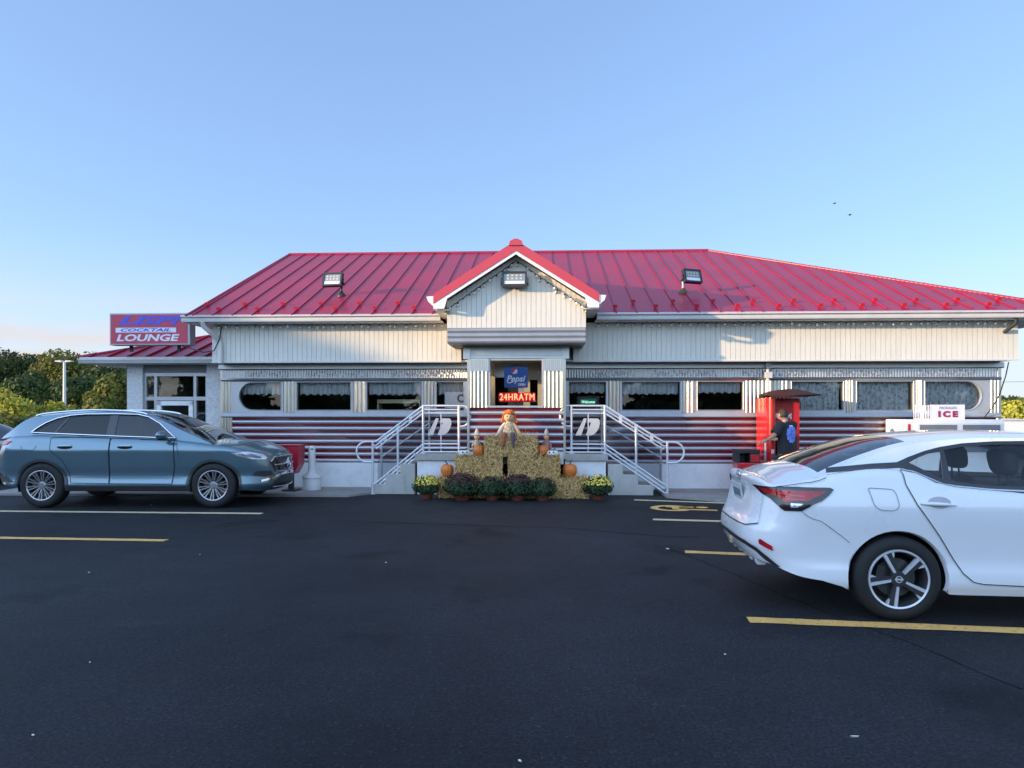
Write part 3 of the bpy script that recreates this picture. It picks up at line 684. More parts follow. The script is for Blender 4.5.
for sgn, ue in ((-1, uel), (1, uer)):
    zE = zap - abs(ue - ux) * GSL
    mb.prism([(ux, zap + .01), (ue, zE + .01), (ue, zE - .160), (ux, zap - .180)], VK - .03, VK - .002, 'xz')
    mw.prism([(ux, zap - .183), (ue, zE - .163), (ue, zE - .255), (ue - sgn * .20, zE - .255), (ue - sgn * .25, zE - .163 + .25 * GSL - .07), (ux, zap - .245)], VK - .02, VK + .02, 'xz')
    mw.prism([(ue, zE - .02), (ue + sgn * .13, zE - .03), (ue + sgn * .10, zE - .12), (ue, zE - .20)], VK - .015, VE + .02, 'xz')    # eave gutter end
    ms.add([(ux, VK + .02, zap - .17), (ue, VK + .02, zE - .17), (ue, VF, zE - .17), (ux, VF, zap - .17)], [(0, 1, 2, 3)])
    ms.box(min(ue, ue - sgn * .28), max(ue, ue - sgn * .28), VK + .02, VF, zE - .275, zE - .262)
mb.prism([(ux - .13, zap - .09), (ux + .13, zap - .09), (ux + .11, zap - .01), (ux + .03, zap + .03), (ux - .03, zap + .03), (ux - .11, zap - .01)], VK - .06, VK + .35, 'xz')
mb.build('rake_trim', m_redtrim, gr); mw.build('rake_board', m_white, gr); ms.build('rake_soffit', m_alu, gr)
# ribbed steel band under the gable siding and its soffit
zb1 = zg0; zb0 = Z(516, 343.5, VG); mb = MB(); hh = (zb1 - zb0) / 3
prof = [(VG + .3, zb0)]
for k in range(3):
    for j in range(7): prof.append((VG - .012 - .03 * math.sin(PI * j / 6), zb0 + hh * k + hh * (.04 + .92 * j / 6)))
prof.append((VG + .3, zb1 - .002))
mb.prism(prof, UG0 + .01, UG1 - .01, 'yz')
for a, b in ((UG0 + .01, UG0 + .04), (UG1 - .04, UG1 - .01)): mb.box(a, b, VG + .3, VF, zb0, zb1 - .002)
mb.build('ribbed_band', M('band_grey', (0.30, 0.32, 0.35), rough=.45, metal=.3, var=.08), diner, smooth=40)
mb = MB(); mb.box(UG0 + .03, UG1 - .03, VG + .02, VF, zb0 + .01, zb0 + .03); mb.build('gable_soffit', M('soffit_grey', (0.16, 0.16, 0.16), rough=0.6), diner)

# vestibule box
VV = -0.95
zc0, zc1 = Z(516, 358.5, VV), Z(516, 344.5, VV)
mb = MB()
mb.box(VB0 + .07, VB1 - .07, VV - .03, 0, zc0 + .055, zc1); mb.box(VB0 + .06, VB1 - .06, VV - .05, 0, zc0, zc0 + .05)
mb.box(VB0 - .05, VB0 + .09, VV - .07, VV + .1, zc0 - .01, zc1 + .01); mb.box(VB1 - .09, VB1 + .05, VV - .07, VV + .1, zc0 - .01, zc1 + .01)
mb.build('vestibule_header', m_steel_dull, diner)
zv0 = Z(516, 407.5, VV); zv1 = Z(516, 360.5, VV); uw0, uw1 = U(488.5, VV), U(543.5, VV); zq = Z(516, 371.5, VV)
for a, b in ((U(469.5, VV), uw0), (uw1, U(563.5, VV))):
    mb = MB(); mb.box(a, b, VV, VV + .12, zv0, zc0 - .002); N = 40
    mb.grid([[(a + (b - a) * i / N, VV - .012 - .030 * abs(math.sin(PI * i / 8)), z) for z in (zv0, zq)] for i in range(N + 1)])
    mb.box(a - .005, b + .005, VV - .05, VV - .001, zq, zc0 - .004); mb.build('pilaster', m_steel, diner, smooth=50)
mb = MB()
for i in range(9):
    for a, b in ((U(469.5, VV) + .02, uw0 - .02), (uw1 + .02, U(563.5, VV) - .02)):
        x = a + (b - a) * (i + .5) / 9
        mb.box(x - .006, x + .006, VV - .055, VV - .049, zq + .03, zc0 - .03)
mb.build('capital_ornament', m_bar, diner)
mb = MB(); fw = .035
mb.box(uw0, uw1, VV - .03, VV + .06, zv1, zc0 - .006); mb.box(uw0, uw1, VV - .04, VV + .06, zv0 - .0, zv0 + fw)
mb.box(uw0, uw0 + fw, VV - .03, VV + .06, zv0 + fw, zv1); mb.box(uw1 - fw, uw1, VV - .03, VV + .06, zv0 + fw, zv1)
vw = mb.build('vestibule_window', m_frame, diner)
MB().box(uw0 + fw, uw1 - fw, VV + .01, VV + .016, zv0 + fw, zv1).build('pane', glass('entry_glass', (0.96, 0.97, 0.96), 1.45, 0.004), vw)
# vestibule side walls, inner doors and ceiling seen through the window
m_vin = M('vestibule_lining', (0.42, 0.43, 0.42), rough=0.4, var=0.1)
mb = MB(); mb.box(VB0 + .09, VB1 - .09, VV + .12, 1.2, 2.62, 2.66); mb.box(VB0 + .09, VB1 - .09, VV + .12, 1.2, .82, .85)
mb.build('vestibule_wall', m_vin, diner)
mb = MB(); mb.box(VB0 + .05, VB0 + .5, -.0, .06, .85, 2.62, 0); mb.box(uw1 - .42, uw1 - .28, .0, .08, .85, 2.4); mb.box(uw1 - .12, VB1 - .07, .0, .08, .85, 2.4); mb.box(uw1 - .42, VB1 - .07, -.01, .08, 2.28, 2.62)
mb.build('inner_door_frame', M('cream_door_frame', (0.66, 0.58, 0.42), rough=.5), diner)
mb = MB(); mb.box(uw0 + .3, uw1 - .42, .55, .6, .85, 2.5); mb.build('inner_partition', M('beige_partition', (0.40, 0.35, 0.27), rough=.6, var=.2), diner)
m_old = None
mb = MB(); a, b = U(469.5, VV), U(563.5, VV); per = .1375; nb = 5
zs1 = zv0 - .006; zs0 = .84
stripes(a, b, VV, zs0, zs1, 6)
mb = MB(); mb.box(a, b, VV - .02, VV + .1, .60, zs0 - .002); mb.build('vestibule_base', m_founda, diner)
mb = MB()
for x in (a - .02, b + .02): mb.box(x - .022, x + .022, VV - .04, VV + .05, .70, zc0 - .004)
mb.build('corner_trim', m_steel, diner)
# side doors of the vestibule (glazed, facing left and right)
for sgn, x in ((-1, VB0 + .055), (1, VB1 - .055)):
    mb = MB(); lo, hi = (x - .03, x) if sgn < 0 else (x, x + .03)
    mb.box(lo, hi, VV + .14, VV + .22, .86, 2.5); mb.box(lo, hi, -.10, -.02, .86, 2.5); mb.box(lo, hi, VV + .22, -.10, .86, 1.05); mb.box(lo, hi, VV + .22, -.10, 2.42, 2.5); dd = mb.build('door', m_frame, diner); MB().box(lo + .012, hi - .012, VV + .22, -.10, 1.05, 2.42).build('pane', glass('entry_glass', (0, 0, 0)), dd)
    mb = MB(); mb.box(lo, hi, VV + .12, 0, 2.5, zc0); mb.build('transom', m_steel_dull, diner)
# ------------------------------------------------------------------ lounge annex at the left end
lounge = thing('lounge_annex', 'low lounge wing with stucco piers, glazed door and small red roof at the left end', 'building', B(-7.6, 0.4), -TH)
def LU(px, v): return U(px, v) + 7.6
def stucco():
    return M('grey_stucco', (0.60, 0.59, 0.58), rough=0.9, var=0.22, scale=22, bump=0.6, bscale=60, wear=0.25)
m_stuc = stucco()
vA = 0.4           # front plane (building v); local v = v - 0.4
zG0, zG1 = Z(140, 363, 0.0), Z(140, 357, 0.0)
a0, a1, a2, a3 = LU(127, vA), LU(142.5, vA), LU(207, vA), ULW + 7.6 - .0
mb = MB(); mb.box(a0, a1, 0, .35, 0, zG0 + .0); mb.box(a2, a3 - .01, -.02, .33, 0, zG0 + .0); mb.box(a0, a0 + .3, .35, 7, 0, zG0); mb.box(a0, a3, 6.9, 7.1, 0, zG0)
mb.build('stucco_pier', m_stuc, lounge)
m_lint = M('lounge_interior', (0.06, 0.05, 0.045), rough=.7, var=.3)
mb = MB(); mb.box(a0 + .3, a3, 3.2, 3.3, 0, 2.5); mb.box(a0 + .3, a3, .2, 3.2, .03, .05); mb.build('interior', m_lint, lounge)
zT = Z(170, 376, vA); zM = Z(170, 398.5, vA)
mb = MB(); f = .05
cols = [LU(142.5, vA) + .02, LU(154, vA), LU(193.5, vA), LU(206.5, vA) - .02]
for x in cols: mb.box(x - f * .6, x + f * .6, .06, .16, .04, zT)
mb.box(a1, a2, .06, .16, zT, zT + .07); mb.box(a1, a2, .055, .165, zM - .04, zM + .04)
fr = mb.build('storefront_frame', m_frame, lounge)
MB().box(a1, a2, .10, .106, .04, zT).build('pane', glass('storefront_glass', (0.86, 0.88, 0.86), 1.52, 0.004, warp=.04), fr)
mb = MB(); d0, d1 = LU(156, vA), LU(192, vA)
mb.box(d0, d0 + .09, .03, .09, .05, zM - .06); mb.box(d1 - .09, d1, .03, .09, .05, zM - .06); mb.box(d0, d1, .03, .09, zM - .15, zM - .055); mb.box(d0, d1, .03, .09, .05, .25)
dr = mb.build('door', m_white, lounge)
MB().tube([(d1 - .05, .0, 1.0), (d1 - .05, -.02, 1.05), (d1 - .05, -.02, 1.3), (d1 - .05, 0, 1.35)], .012, 8).build('handle', m_steel, dr, smooth=60)
mb = MB(); mb.box(a1, a2, .05, .3, zT + .072, zG0); mb.build('lintel', M('lintel_grey', (0.20, 0.20, 0.20), rough=.7), lounge)
gl0 = LU(78, -.0); gv = -.4
gp = [(gv + .10, zG0), (gv + .02, zG0), (gv, zG0 + .04), (gv - .025, zG0 + .07), (gv - .025, zG1), (gv + .10, zG1 - .02)]
mb = MB(); mb.prism(gp, gl0, a3 - .0, 'yz'); mb.build('gutter', m_gutter, lounge, smooth=30)
mb = MB(); mb.box(gl0 + .02, a3 - .0, gv + .1, .06, zG0 - .01, zG0 + .01); mb.box(gl0 + .02, a0 + .02, .06, 7.2, zG0 - .01, zG0 + .01); mb.build('soffit', m_alu, lounge)
ps = .335; gz = zG1 - .01
K = a3 - gl0
A = (gl0, gv - .02, gz); Bq = (a3, gv - .02, gz); C = (a3, gv - .02 + 3.2, gz + 3.2 * ps); Dq = (gl0 + 3.2 if gl0 + 3.2 < a3 else a3, gv - .02 + 3.2, gz + 3.2 * ps)
kx = min(3.2, K); P_ = (gl0 + kx, gv - .02 + kx, gz + kx * ps); E_ = (gl0, 7.3, gz); F_ = (gl0 + kx, 7.3 - kx, gz + kx * ps); H_ = (a3, 7.3, gz)
mb = MB(); mb.add([A, Bq, P_, F_, E_, H_], [(0, 1, 2), (0, 2, 3, 4), (4, 3, 5)]); mb.add([(a, b, c - .04) for a, b, c in (A, Bq, H_, E_)], [(0, 3, 2, 1)])
sd2 = Vector((0, 1, ps)).normalized(); sn2 = Vector((0, -sd2.z, sd2.y)); x = gl0 + .25
while x < a3 - .05:
    L = min(x - gl0, kx); p = Vector((x, gv - .02, gz)); q = p + Vector((0, L, L * ps)); mb.obox((p + q) / 2 + sn2 * .02, (1, 0, 0), sd2, sn2, .012, (q - p).length / 2, .022); x += .42
mb.tube([A, P_], .04, 8)
mb.build('roof', m_roof, lounge)

# ------------------------------------------------------------------ lettering helpers on a facade-parallel plane (thing-local x,z)
def flat(cx, cz, y): return lambda a, b, c: (cx + a, y - c, cz + b)
# lounge sign
SV = -0.38; s0, s1 = U(109.5, SV), U(190, SV); sz0, sz1 = Z(150, 345, SV), Z(150, 313, SV); sw, sh = s1 - s0, sz1 - sz0
sg = thing('roof_sign', 'red lit-box sign with blue and white lettering standing on the small left roof', 'sign', B((s0 + s1) / 2, SV, sz0), -TH)
m_sred = M('sign_red_face', (0.50, 0.045, 0.085), rough=.35, var=.06, wear=.12); m_sblue = M('sign_blue', (0.085, 0.085, 0.55), rough=.4); m_swht = M('sign_white', (0.74, 0.72, 0.76), rough=.4)
MB().box(-sw / 2, sw / 2, .0, .24, 0, sh).build('cabinet', M('sign_cabinet', (0.42, 0.42, 0.43), rough=.5, metal=.3), sg, bevel=.01)
fc = MB().box(-sw / 2 + .03, sw / 2 - .05, -.006, -.001, .03, sh - .03).build('face', m_sred, sg)
mb = MB(); text_mb(mb, 'LISPI', .245, flat(.02, sh * .755, -.008), .006, shear=.35, offset=.010, width=sw * .80); mb.build('lettering', m_sblue, fc)
mb = MB(); mb.box(-sw * .42, sw * .33, -.010, -.007, sh * .39, sh * .54); mb.build('panel', m_swht, fc)
mb = MB(); text_mb(mb, 'COCKTAIL', .090, flat(-sw * .045, sh * .465, -.012), .004, shear=.3, offset=.002, width=sw * .62); mb.build('lettering', m_sblue, fc)
mb = MB(); text_mb(mb, 'LOUNGE', .19, flat(-.03, sh * .215, -.008), .006, shear=.2, offset=.006, width=sw * .78); mb.build('lettering', m_swht, fc)
mb = MB()
for x in (-sw * .3, sw * .3): mb.box(x - .03, x + .03, .19, .235, -.12, .01)
mb.build('post', m_dark, sg)
cb = MB().tube([B(U(190, SV) - .3, SV + .1, sz0 + .02), B(-6.3, -.5, 2.83), B(-6.05, -.55, 2.86), B(-5.93, -.56, 3.1), B(-5.92, -.5, 3.36)], .012, 6).build('power_cable', m_black, None, smooth=60)
tag(cb, 'dark cable looping from the roof sign to the corner under the diner eave', 'cable')

# ------------------------------------------------------------------ entrance landing and steps (mirrored pair)
ZP = 0.80; Y0 = -0.95
m_step = M('stained_step_concrete', (0.42, 0.41, 0.37), rough=.85, var=.15, scale=2.5, wear=.6, bump=.3, bscale=25, stretch=(1, 1, .5))
def steps(sgn, label):
    xin = (U(469.5, VV) if sgn < 0 else U(563.5, VV)); xed = (U(415, Y0) if sgn < 0 else U(608, Y0)); W = abs(xed - xin)
    t = thing('entrance_steps', label, 'steps', B(xin, 0), -TH, 'entrance steps')
    s = sgn
    def bx(mb, a, b, y0, y1, z0, z1): mb.box(min(s * a, s * b), max(s * a, s * b), y0, y1, z0, z1)
    mb = MB(); bx(mb, .03, W, Y0 - .03, -.06, ZP - .135, ZP); mb.build('landing_slab', m_conc, t, bevel=.008)
    mb = MB(); bx(mb, .03, W - .04, Y0 + .02, -.06, 0, ZP - .137); mb.build('landing_base', m_founda, t)
    q = [(s * (W + .002), 0)] + [p for i in range(3) for p in ((s * (W + .002 + .29 * i), ZP - .2 * (i + 1)), (s * (W + .29 * (i + 1)), ZP - .2 * (i + 1)))] + [(s * (W + .87), 0)]
    MB().prism(q, Y0, -.10, 'xz').build('step_flight', m_step, t, bevel=.01)
    return t, xin, xed
steps(-1, 'concrete landing and steps going down to the left of the entrance')
steps(1, 'concrete landing and steps going down to the right of the entrance')

def glass_mix(name):
    if name in _M: return _M[name]
    m = M(name, (0.60, 0.60, 0.62), rough=.55); t = m.node_tree; o = t.nodes['Material Output']; src = o.inputs['Surface'].links[0].from_socket
    tr = t.nodes.new('ShaderNodeBsdfTransparent'); mx = t.nodes.new('ShaderNodeMixShader'); mx.inputs['Fac'].default_value = .60
    t.links.new(tr.outputs[0], mx.inputs[1]); t.links.new(src, mx.inputs[2]); t.links.new(mx.outputs[0], o.inputs['Surface']); return m
def railing(sgn, label):
    xp = U(458.8, Y0) if sgn < 0 else U(571.5, Y0); xc = U(423, Y0) if sgn < 0 else U(605, Y0); xe = U(372.5, Y0) if sgn < 0 else U(667.5, Y0)
    xi = U(469, Y0) if sgn < 0 else U(562.5, Y0)
    s = sgn; t = thing('stair_railing', label, 'railing', B(xp, Y0), -TH, 'stair railings')
    X = lambda x: x - xp
    ztop = Z(440, 405.8, Y0); zend = Z(372, 441.6, Y0)
    y = .02; slope = (ztop - zend) / abs(X(xc) - X(xe) - s * .07)
    mb = MB(); r = .021
    for k, dz in enumerate((0, -.075, -.145)):
        xk = X(xe) - s * .07
        pts = [(0 if k else 0, y, ztop + dz), (X(xc), y, ztop + dz), (xk, y, zend + dz * (1 if k < 2 else 1))]
        if k < 2: pts.append((X(xe), y, zend + dz))
        mb.tube(pts, r if k == 0 else .016, 8)
    # return loops at both ends
    mb.tube([(0, y, ztop)] + [(-s * (.07 + .15 * math.sin(R(a))), y, ztop - .20 + .20 * math.cos(R(a))) for a in range(0, 181, 15)] + [(0, y, ztop - .40)], r, 8)
    mb.tube([(X(xe), y, zend)] + [(X(xe) + s * (.12 + .2 * math.sin(R(a))), y, zend - .20 + .20 * math.cos(R(a))) for a in range(0, 181, 15)] + [(X(xe), y, zend - .40)], r, 8)
    # lower rails
    zl = Z(440, 444, Y0); zle = Z(372, 483.5, Y0)
    for k, dz in enumerate((0, -.08, -.155)):
        a = -s * .16 if k else 0
        mb.tube([(a, y, zl + dz), (X(xc), y, zl + dz), (X(xe) - s * .06, y, zle + dz)] + ([(X(xe), y, zle + dz)] if k != 1 else []), .018, 8)
    mb.build('rail', m_rail, t, smooth=50)
    for x, z0, z1 in ((0, ZP, ztop), (X(xc), ZP, ztop), (X(xe), .0, zend), ((X(xc) + X(xe)) / 2, .4, (ztop + zend) / 2 - .1)):
        mb = MB(); mb.tube([(x, y, z0), (x, y, z1)], .024, 10); mb.box(x - .05, x + .05, y - .05, y + .05, z0, z0 + .012) if z0 == ZP or z0 == 0 else None; mb.build('post', m_rail, t, smooth=50)
    mb = MB()
    for q in (.25, .5, .75):
        x = X(xc) + (X(xe) - X(xc)) * q; zz = ztop + (zend - ztop) * q; mb.box(x - .03, x + .03, y - .012, y + .012, zz - .16, zz - .01)
    for x in (X(xc) * .5,): mb.box(x - .01, x + .01, y - .01, y + .01, zl - .16, ztop - .14)
    mb.build('bracket', m_rail, t)
    m_pg = glass('clear_panel', (0.80, 0.82, 0.84), 1.75, 0.06)
    px0, px1 = (X(xc) * .97, -.0 + s * .04) if True else None
    p0, p1 = sorted((px0, px1)); pz0, pz1 = Z(440, 440, Y0), Z(440, 413.5, Y0)
    pn = MB().box(p0, p1, y - .004, y + .004, pz0, pz1).build('glass_panel', m_pg, t)
    # slanted D emblem: a leaning bar and a leaning half-round with a slot between them
    pc = (p0 + p1) / 2; zc = (pz0 + pz1) / 2; h = .33; sh = .34
    def D(poly): return [(pc + a + sh * b, zc + b) for a, b in poly]
    mb = MB(); mb.prism(D([(-.20, -h / 2), (-.09, -h / 2), (-.09, h / 2), (-.15, h / 2)]), y - .012, y - .006, 'xz')
    bow = [(.10 + .10 * math.cos(R(a)), (h / 2) * math.sin(R(a))) for a in range(-80, 81, 16)]
    mb.prism(D([(-.0, -h / 2)] + bow + [(-.05, h / 2), (-.04, h / 2 - .08), (.02, h / 2 - .08), (.0, -h / 2 + .08)]), y - .012, y - .006, 'xz')
    mb.build('emblem', glass_mix('frosted_emblem'), pn)
    q = [(X(xc) + s * .03, ztop - .19), (X(xe) - s * .10, zend - .19), (X(xe) - s * .10, zle + .03), (X(xc) + s * .03, zl + .03)]
    MB().prism(q, y - .004, y + .004, 'xz').build('glass_panel', m_pg, t)
    # simpler rail along the wall side of the flight
    mb = MB(); yb = .78
    for dz in (0, -.35): mb.tube([(X(xc), yb, ztop + dz), (X(xe), yb, zend + dz)], .018, 8)
    mb.build('wall_side_rail', m_rail, t, smooth=50)
    for x, z0, z1 in ((X(xc), ZP, ztop), (X(xe), 0, zend)): MB().tube([(x, yb, z0), (x, yb, z1)], .022, 8).build('post', m_rail, t, smooth=50)
railing(-1, 'tubular metal railing with glass D panel on the steps left of the entrance')
railing(1, 'tubular metal railing with glass D panel on the steps right of the entrance')

# ------------------------------------------------------------------ hay bales, pumpkins, mums, scarecrows
m_straw = M('straw', (0.225, 0.12, 0.040), rough=.9, var=.6, scale=38, bump=.8, bscale=70); m_straw2 = M('straw_pale', (0.55, 0.335, 0.12), rough=.9, var=.5, scale=20)
m_straw3 = M('straw_bright', (0.74, 0.52, 0.22), rough=.85, var=.3, scale=20); m_twine = M('twine', (0.40, 0.26, 0.10), rough=.9)
def bale(px0, px1, zb, zt, v0, v1, label, seed):
    rnd = np.random.default_rng(seed); u0, u1 = U(px0, v0), U(px1, v0); w, d, h = u1 - u0, v1 - v0, zt - zb
    t = thing('hay_bale', label, 'hay bale', B((u0 + u1) / 2, (v0 + v1) / 2, zb), -TH, 'straw bales of the harvest display')
    mb = MB(); nx, nz, ny = 22, 10, 10
    def jit(p, a=.012): return tuple(np.array(p) + rnd.normal(0, a, 3) * (1, .7, .7))
    V = {}
    def pt(i, j, k):
        if (i, j, k) not in V:
            x, y, z = -w / 2 + w * i / nx, -d / 2 + d * j / ny, h * k / nz
            rx = 1 - .04 * (abs(2 * k / nz - 1) ** 6 + abs(2 * j / ny - 1) ** 6); V[(i, j, k)] = (len(mb.v)); mb.v.append(jit((x * rx, y * (1 - .05 * abs(2 * k / nz - 1) ** 6), max(0, z))))
        return V[(i, j, k)]
    def q(*a): mb.f.append(tuple(pt(*p) for p in a)); mb.m.append(0)
    for i in range(nx):
        for k in range(nz): q((i, 0, k), (i + 1, 0, k), (i + 1, 0, k + 1), (i, 0, k + 1)); q((i, ny, k), (i, ny, k + 1), (i + 1, ny, k + 1), (i + 1, ny, k))
        for j in range(ny): q((i, j, nz), (i + 1, j, nz), (i + 1, j + 1, nz), (i, j + 1, nz)); q((i, j, 0), (i, j + 1, 0), (i + 1, j + 1, 0), (i + 1, j, 0))
    for j in range(ny):
        for k in range(nz): q((0, j, k), (0, j, k + 1), (0, j + 1, k + 1), (0, j + 1, k)); q((nx, j, k), (nx, j + 1, k), (nx, j + 1, k + 1), (nx, j, k + 1))
    for _ in range(1250):      # loose stalks standing off the faces
        face = rnd.random()
        if face < .62: p = np.array((rnd.uniform(-w / 2, w / 2), -d / 2 - .004, rnd.uniform(.02, h))); nrm = np.array((0, -1, 0))
        elif face < .95: p = np.array((rnd.uniform(-w / 2, w / 2), rnd.uniform(-d / 2, d / 2), h + .004)); nrm = np.array((0, 0, 1))
        else: sg_ = rnd.choice((-1, 1)); p = np.array((sg_ * (w / 2 + .003), rnd.uniform(-d / 2, d / 2), rnd.uniform(.02, h))); nrm = np.array((sg_, 0, 0))
        dr = rnd.normal(0, 1, 3); dr -= nrm * (dr @ nrm) * .75; dr /= np.linalg.norm(dr); L = rnd.uniform(.05, .17); sd_ = np.cross(dr, nrm); sd_ /= np.linalg.norm(sd_) + 1e-6
        e = p + dr * L; e[0] = min(max(e[0], -w / 2 - .012), w / 2 + .012); e = e + nrm * rnd.uniform(.002, .034); e[2] = max(e[2], .003); ww = rnd.uniform(.003, .0065)
        mb.add([p - sd_ * ww, p + sd_ * ww, e + sd_ * ww * .6, e - sd_ * ww * .6], [(0, 1, 2, 3)], 2 if rnd.random() < .3 else 1)
    mb.build('straw_block', [m_straw, m_straw2, m_straw3], t)
    mb = MB()
    for x in (-w * .22, w * .22): mb.tube([(x, -d / 2 - .012, .01), (x, -d / 2 - .012, h - .01), (x, -d / 2 + .02, h + .012), (x, d / 2 - .02, h + .012), (x, d / 2 + .012, h - .02)], .005, 5)
    mb.build('twine', m_twine, t)
    return t
bale(436.5, 486, 0, .375, -1.52, -1.06, 'straw bale at the bottom left of the entrance stack, under the left low pumpkin', 1)
bale(487.5, 537, 0, .375, -1.52, -1.06, 'straw bale in the middle of the bottom row, hidden behind the dark mums', 2)
bale(538.5, 588, 0, .375, -1.52, -1.06, 'straw bale at the bottom right of the stack, beside the right yellow mum', 3)
bale(455, 502, .38, .765, -1.46, -1.02, 'straw bale in the middle tier left of the dark gap', 4)
bale(508.5, 560, .38, .765, -1.46, -1.02, 'straw bale in the middle tier right of the dark gap', 5)
bale(484.5, 537.5, .77, 1.125, -1.42, -1.0, 'topmost straw bale of the stack, under the seated scarecrow', 6)

m_pump = M('pumpkin_skin', (0.62, 0.16, 0.022), rough=.42, var=.15, scale=9, coat=.15); m_stem = M('pumpkin_stem', (0.10, 0.085, 0.04), rough=.8)
m_wp = M('white_pumpkin_skin', (0.72, 0.70, 0.64), rough=.5, var=.05)
def pumpkin(px, v, zb, r, hs, label, mat=m_pump, ribs=10, rot=0.0):
    t = thing('pumpkin', label, 'pumpkin', B(U(px, v), v, zb), -TH + rot, 'pumpkins on the straw bales')
    n, m = ribs * 6, 18; G = []
    for i in range(m + 1):
        a = PI * i / m; row = []
        for k in range(n + 1):
            b = 2 * PI * k / n; rib = 1 - .085 * (abs(math.cos(ribs * b / 2)) ** 6) * math.sin(a) ** .5
            rr = r * math.sin(a) ** .8 * rib; z = hs * (.5 + .5 * math.cos(a)) - .12 * hs * math.exp(-(math.sin(a) / .35) ** 2) * (1 if math.cos(a) > 0 else -.6)
            row.append((rr * math.cos(b), rr * math.sin(b), max(z, 0)))
        G.append(row)
    MB().grid(G).build('skin', mat, t, smooth=70)
    MB().tube([(0, 0, hs * .84), (.005, 0, hs * .95), (.018, .004, hs * 1.08), (.045, .01, hs * 1.2)], [r * .17, r * .10, r * .09, r * .11], 8).build('stem', m_stem, t, smooth=60)
    return t
pumpkin(479, -1.25, .765, .118, .225, 'round orange pumpkin on the middle tier, left of the top bale')
pumpkin(542.5, -1.25, .765, .118, .23, 'round orange pumpkin on the middle tier, right of the top bale', rot=1)
pumpkin(447.3, -1.28, .375, .128, .255, 'orange pumpkin with long curved stem on the bottom left bale', rot=2.6)
pumpkin(570, -1.28, .375, .14, .27, 'largest orange pumpkin, squat, on the bottom right bale', rot=.5)
for px, lab, rot in ((464.5, 'small white pumpkin with dark painted face at the left end of the middle tier', .2), (553, 'small white pumpkin with dark painted face at the right end of the middle tier', -.25)):
    t = pumpkin(px, -1.34, .765, .115, .13, lab, m_wp, 8, rot)
    mb = MB()
    for x, z, r_ in ((-.04, .085, .018), (.035, .088, .018), (0, .055, .010)): mb.ellipsoid((x, -.103, z), (r_, .012, r_), 10, 6)
    for k in range(5): mb.ellipsoid((-.04 + .02 * k, -.108, .032 + .004 * abs(k - 2)), (.009, .008, .006), 8, 5)
    mb.build('painted_face', m_dark, t, smooth=60)

m_leaf_mum = M('mum_leaf', (0.035, 0.065, 0.022), rough=.7, var=.4, scale=14, trans=.2); m_yel = M('yellow_petal', (0.78, 0.62, 0.10), rough=.7, var=.2, scale=30); m_mar = M('maroon_petal', (0.10, 0.012, 0.022), rough=.7, var=.4, scale=30)
m_pot = M('terracotta_plastic', (0.16, 0.04, 0.025), rough=.5, var=.1)
def mum(px, v, r, h, pot_h, petal, nfl, cover, label, seed):
    rnd = np.random.default_rng(seed); t = thing('potted_mum', label, 'potted plant', B(U(px, v), v, 0), -TH, 'potted chrysanthemums in front of the straw bales')
    pr = r * .46
    MB().lathe([(0, 0.0), (pr * .74, 0.0), (pr * .98, pot_h * .82), (pr * 1.06, pot_h * .82), (pr * 1.08, pot_h), (pr * .98, pot_h), (pr * .9, pot_h * .9), (0, pot_h * .9)], 24).build('pot', m_pot, t, smooth=40)
    def dome(n, sz, up, lo):
        mb = MB()
        for _ in range(n):
            a = rnd.uniform(0, 2 * PI); b = math.acos(rnd.uniform(lo, 1)); k = rnd.uniform(.80, 1.03) if up else rnd.uniform(.45, 1.0)
            k *= 1 + .10 * math.sin(3 * a + seed) + .06 * math.sin(7 * a)
            d = np.array((math.sin(b) * math.cos(a), math.sin(b) * math.sin(a), math.cos(b))); p = np.array((d[0] * r * k, d[1] * r * k, pot_h * .75 + h * (.38 + .62 * k * d[2]) if d[2] > 0 else pot_h * .75 + h * .38 * (1 + d[2])))
            nn = d + rnd.normal(0, .45 if not up else .25, 3); nn /= np.linalg.norm(nn); x = np.cross(nn, rnd.normal(0, 1, 3)); x /= np.linalg.norm(x); y = np.cross(nn, x); s_ = sz * rnd.uniform(.6, 1.25)
            if up:
                pts = [p + (x * math.cos(2 * PI * q / 6) + y * math.sin(2 * PI * q / 6)) * s_ for q in range(6)]; mb.add(pts + [p + nn * s_ * .5], [(q, (q + 1) % 6, 6) for q in range(6)])
            else: mb.add([p - x * s_ * .45, p + y * s_, p + x * s_ * .45, p - y * s_], [(0, 1, 2, 3)])
        return mb
    dome(int(1500 * (r / .23) ** 2), .030, False, -.95).build('foliage', m_leaf_mum, t)
    dome(nfl, .017, True, cover).build('flowers', petal, t)
mum(427, -1.62, .265, .36, .10, m_yel, 520, .30, 'yellow flowering mum in a pot left of the straw stack', 11)
mum(598, -1.60, .29, .37, .10, m_yel, 520, .30, 'yellow flowering mum in a pot right of the straw stack', 12)
mum(462, -1.78, .36, .42, .09, m_mar, 420, .45, 'dark maroon mum, leftmost and widest of the four in front of the bales', 13)
mum(492, -1.78, .29, .37, .09, m_mar, 50, .5, 'dark green mum between the two maroon topped mums', 14)
mum(517.5, -1.78, .31, .41, .09, m_mar, 320, .5, 'dark mum with maroon top, third of four, right of the gap in the bales', 15)
mum(542.5, -1.78, .28, .36, .09, m_mar, 40, .5, 'dark green mum at the right end of the row of four', 16)

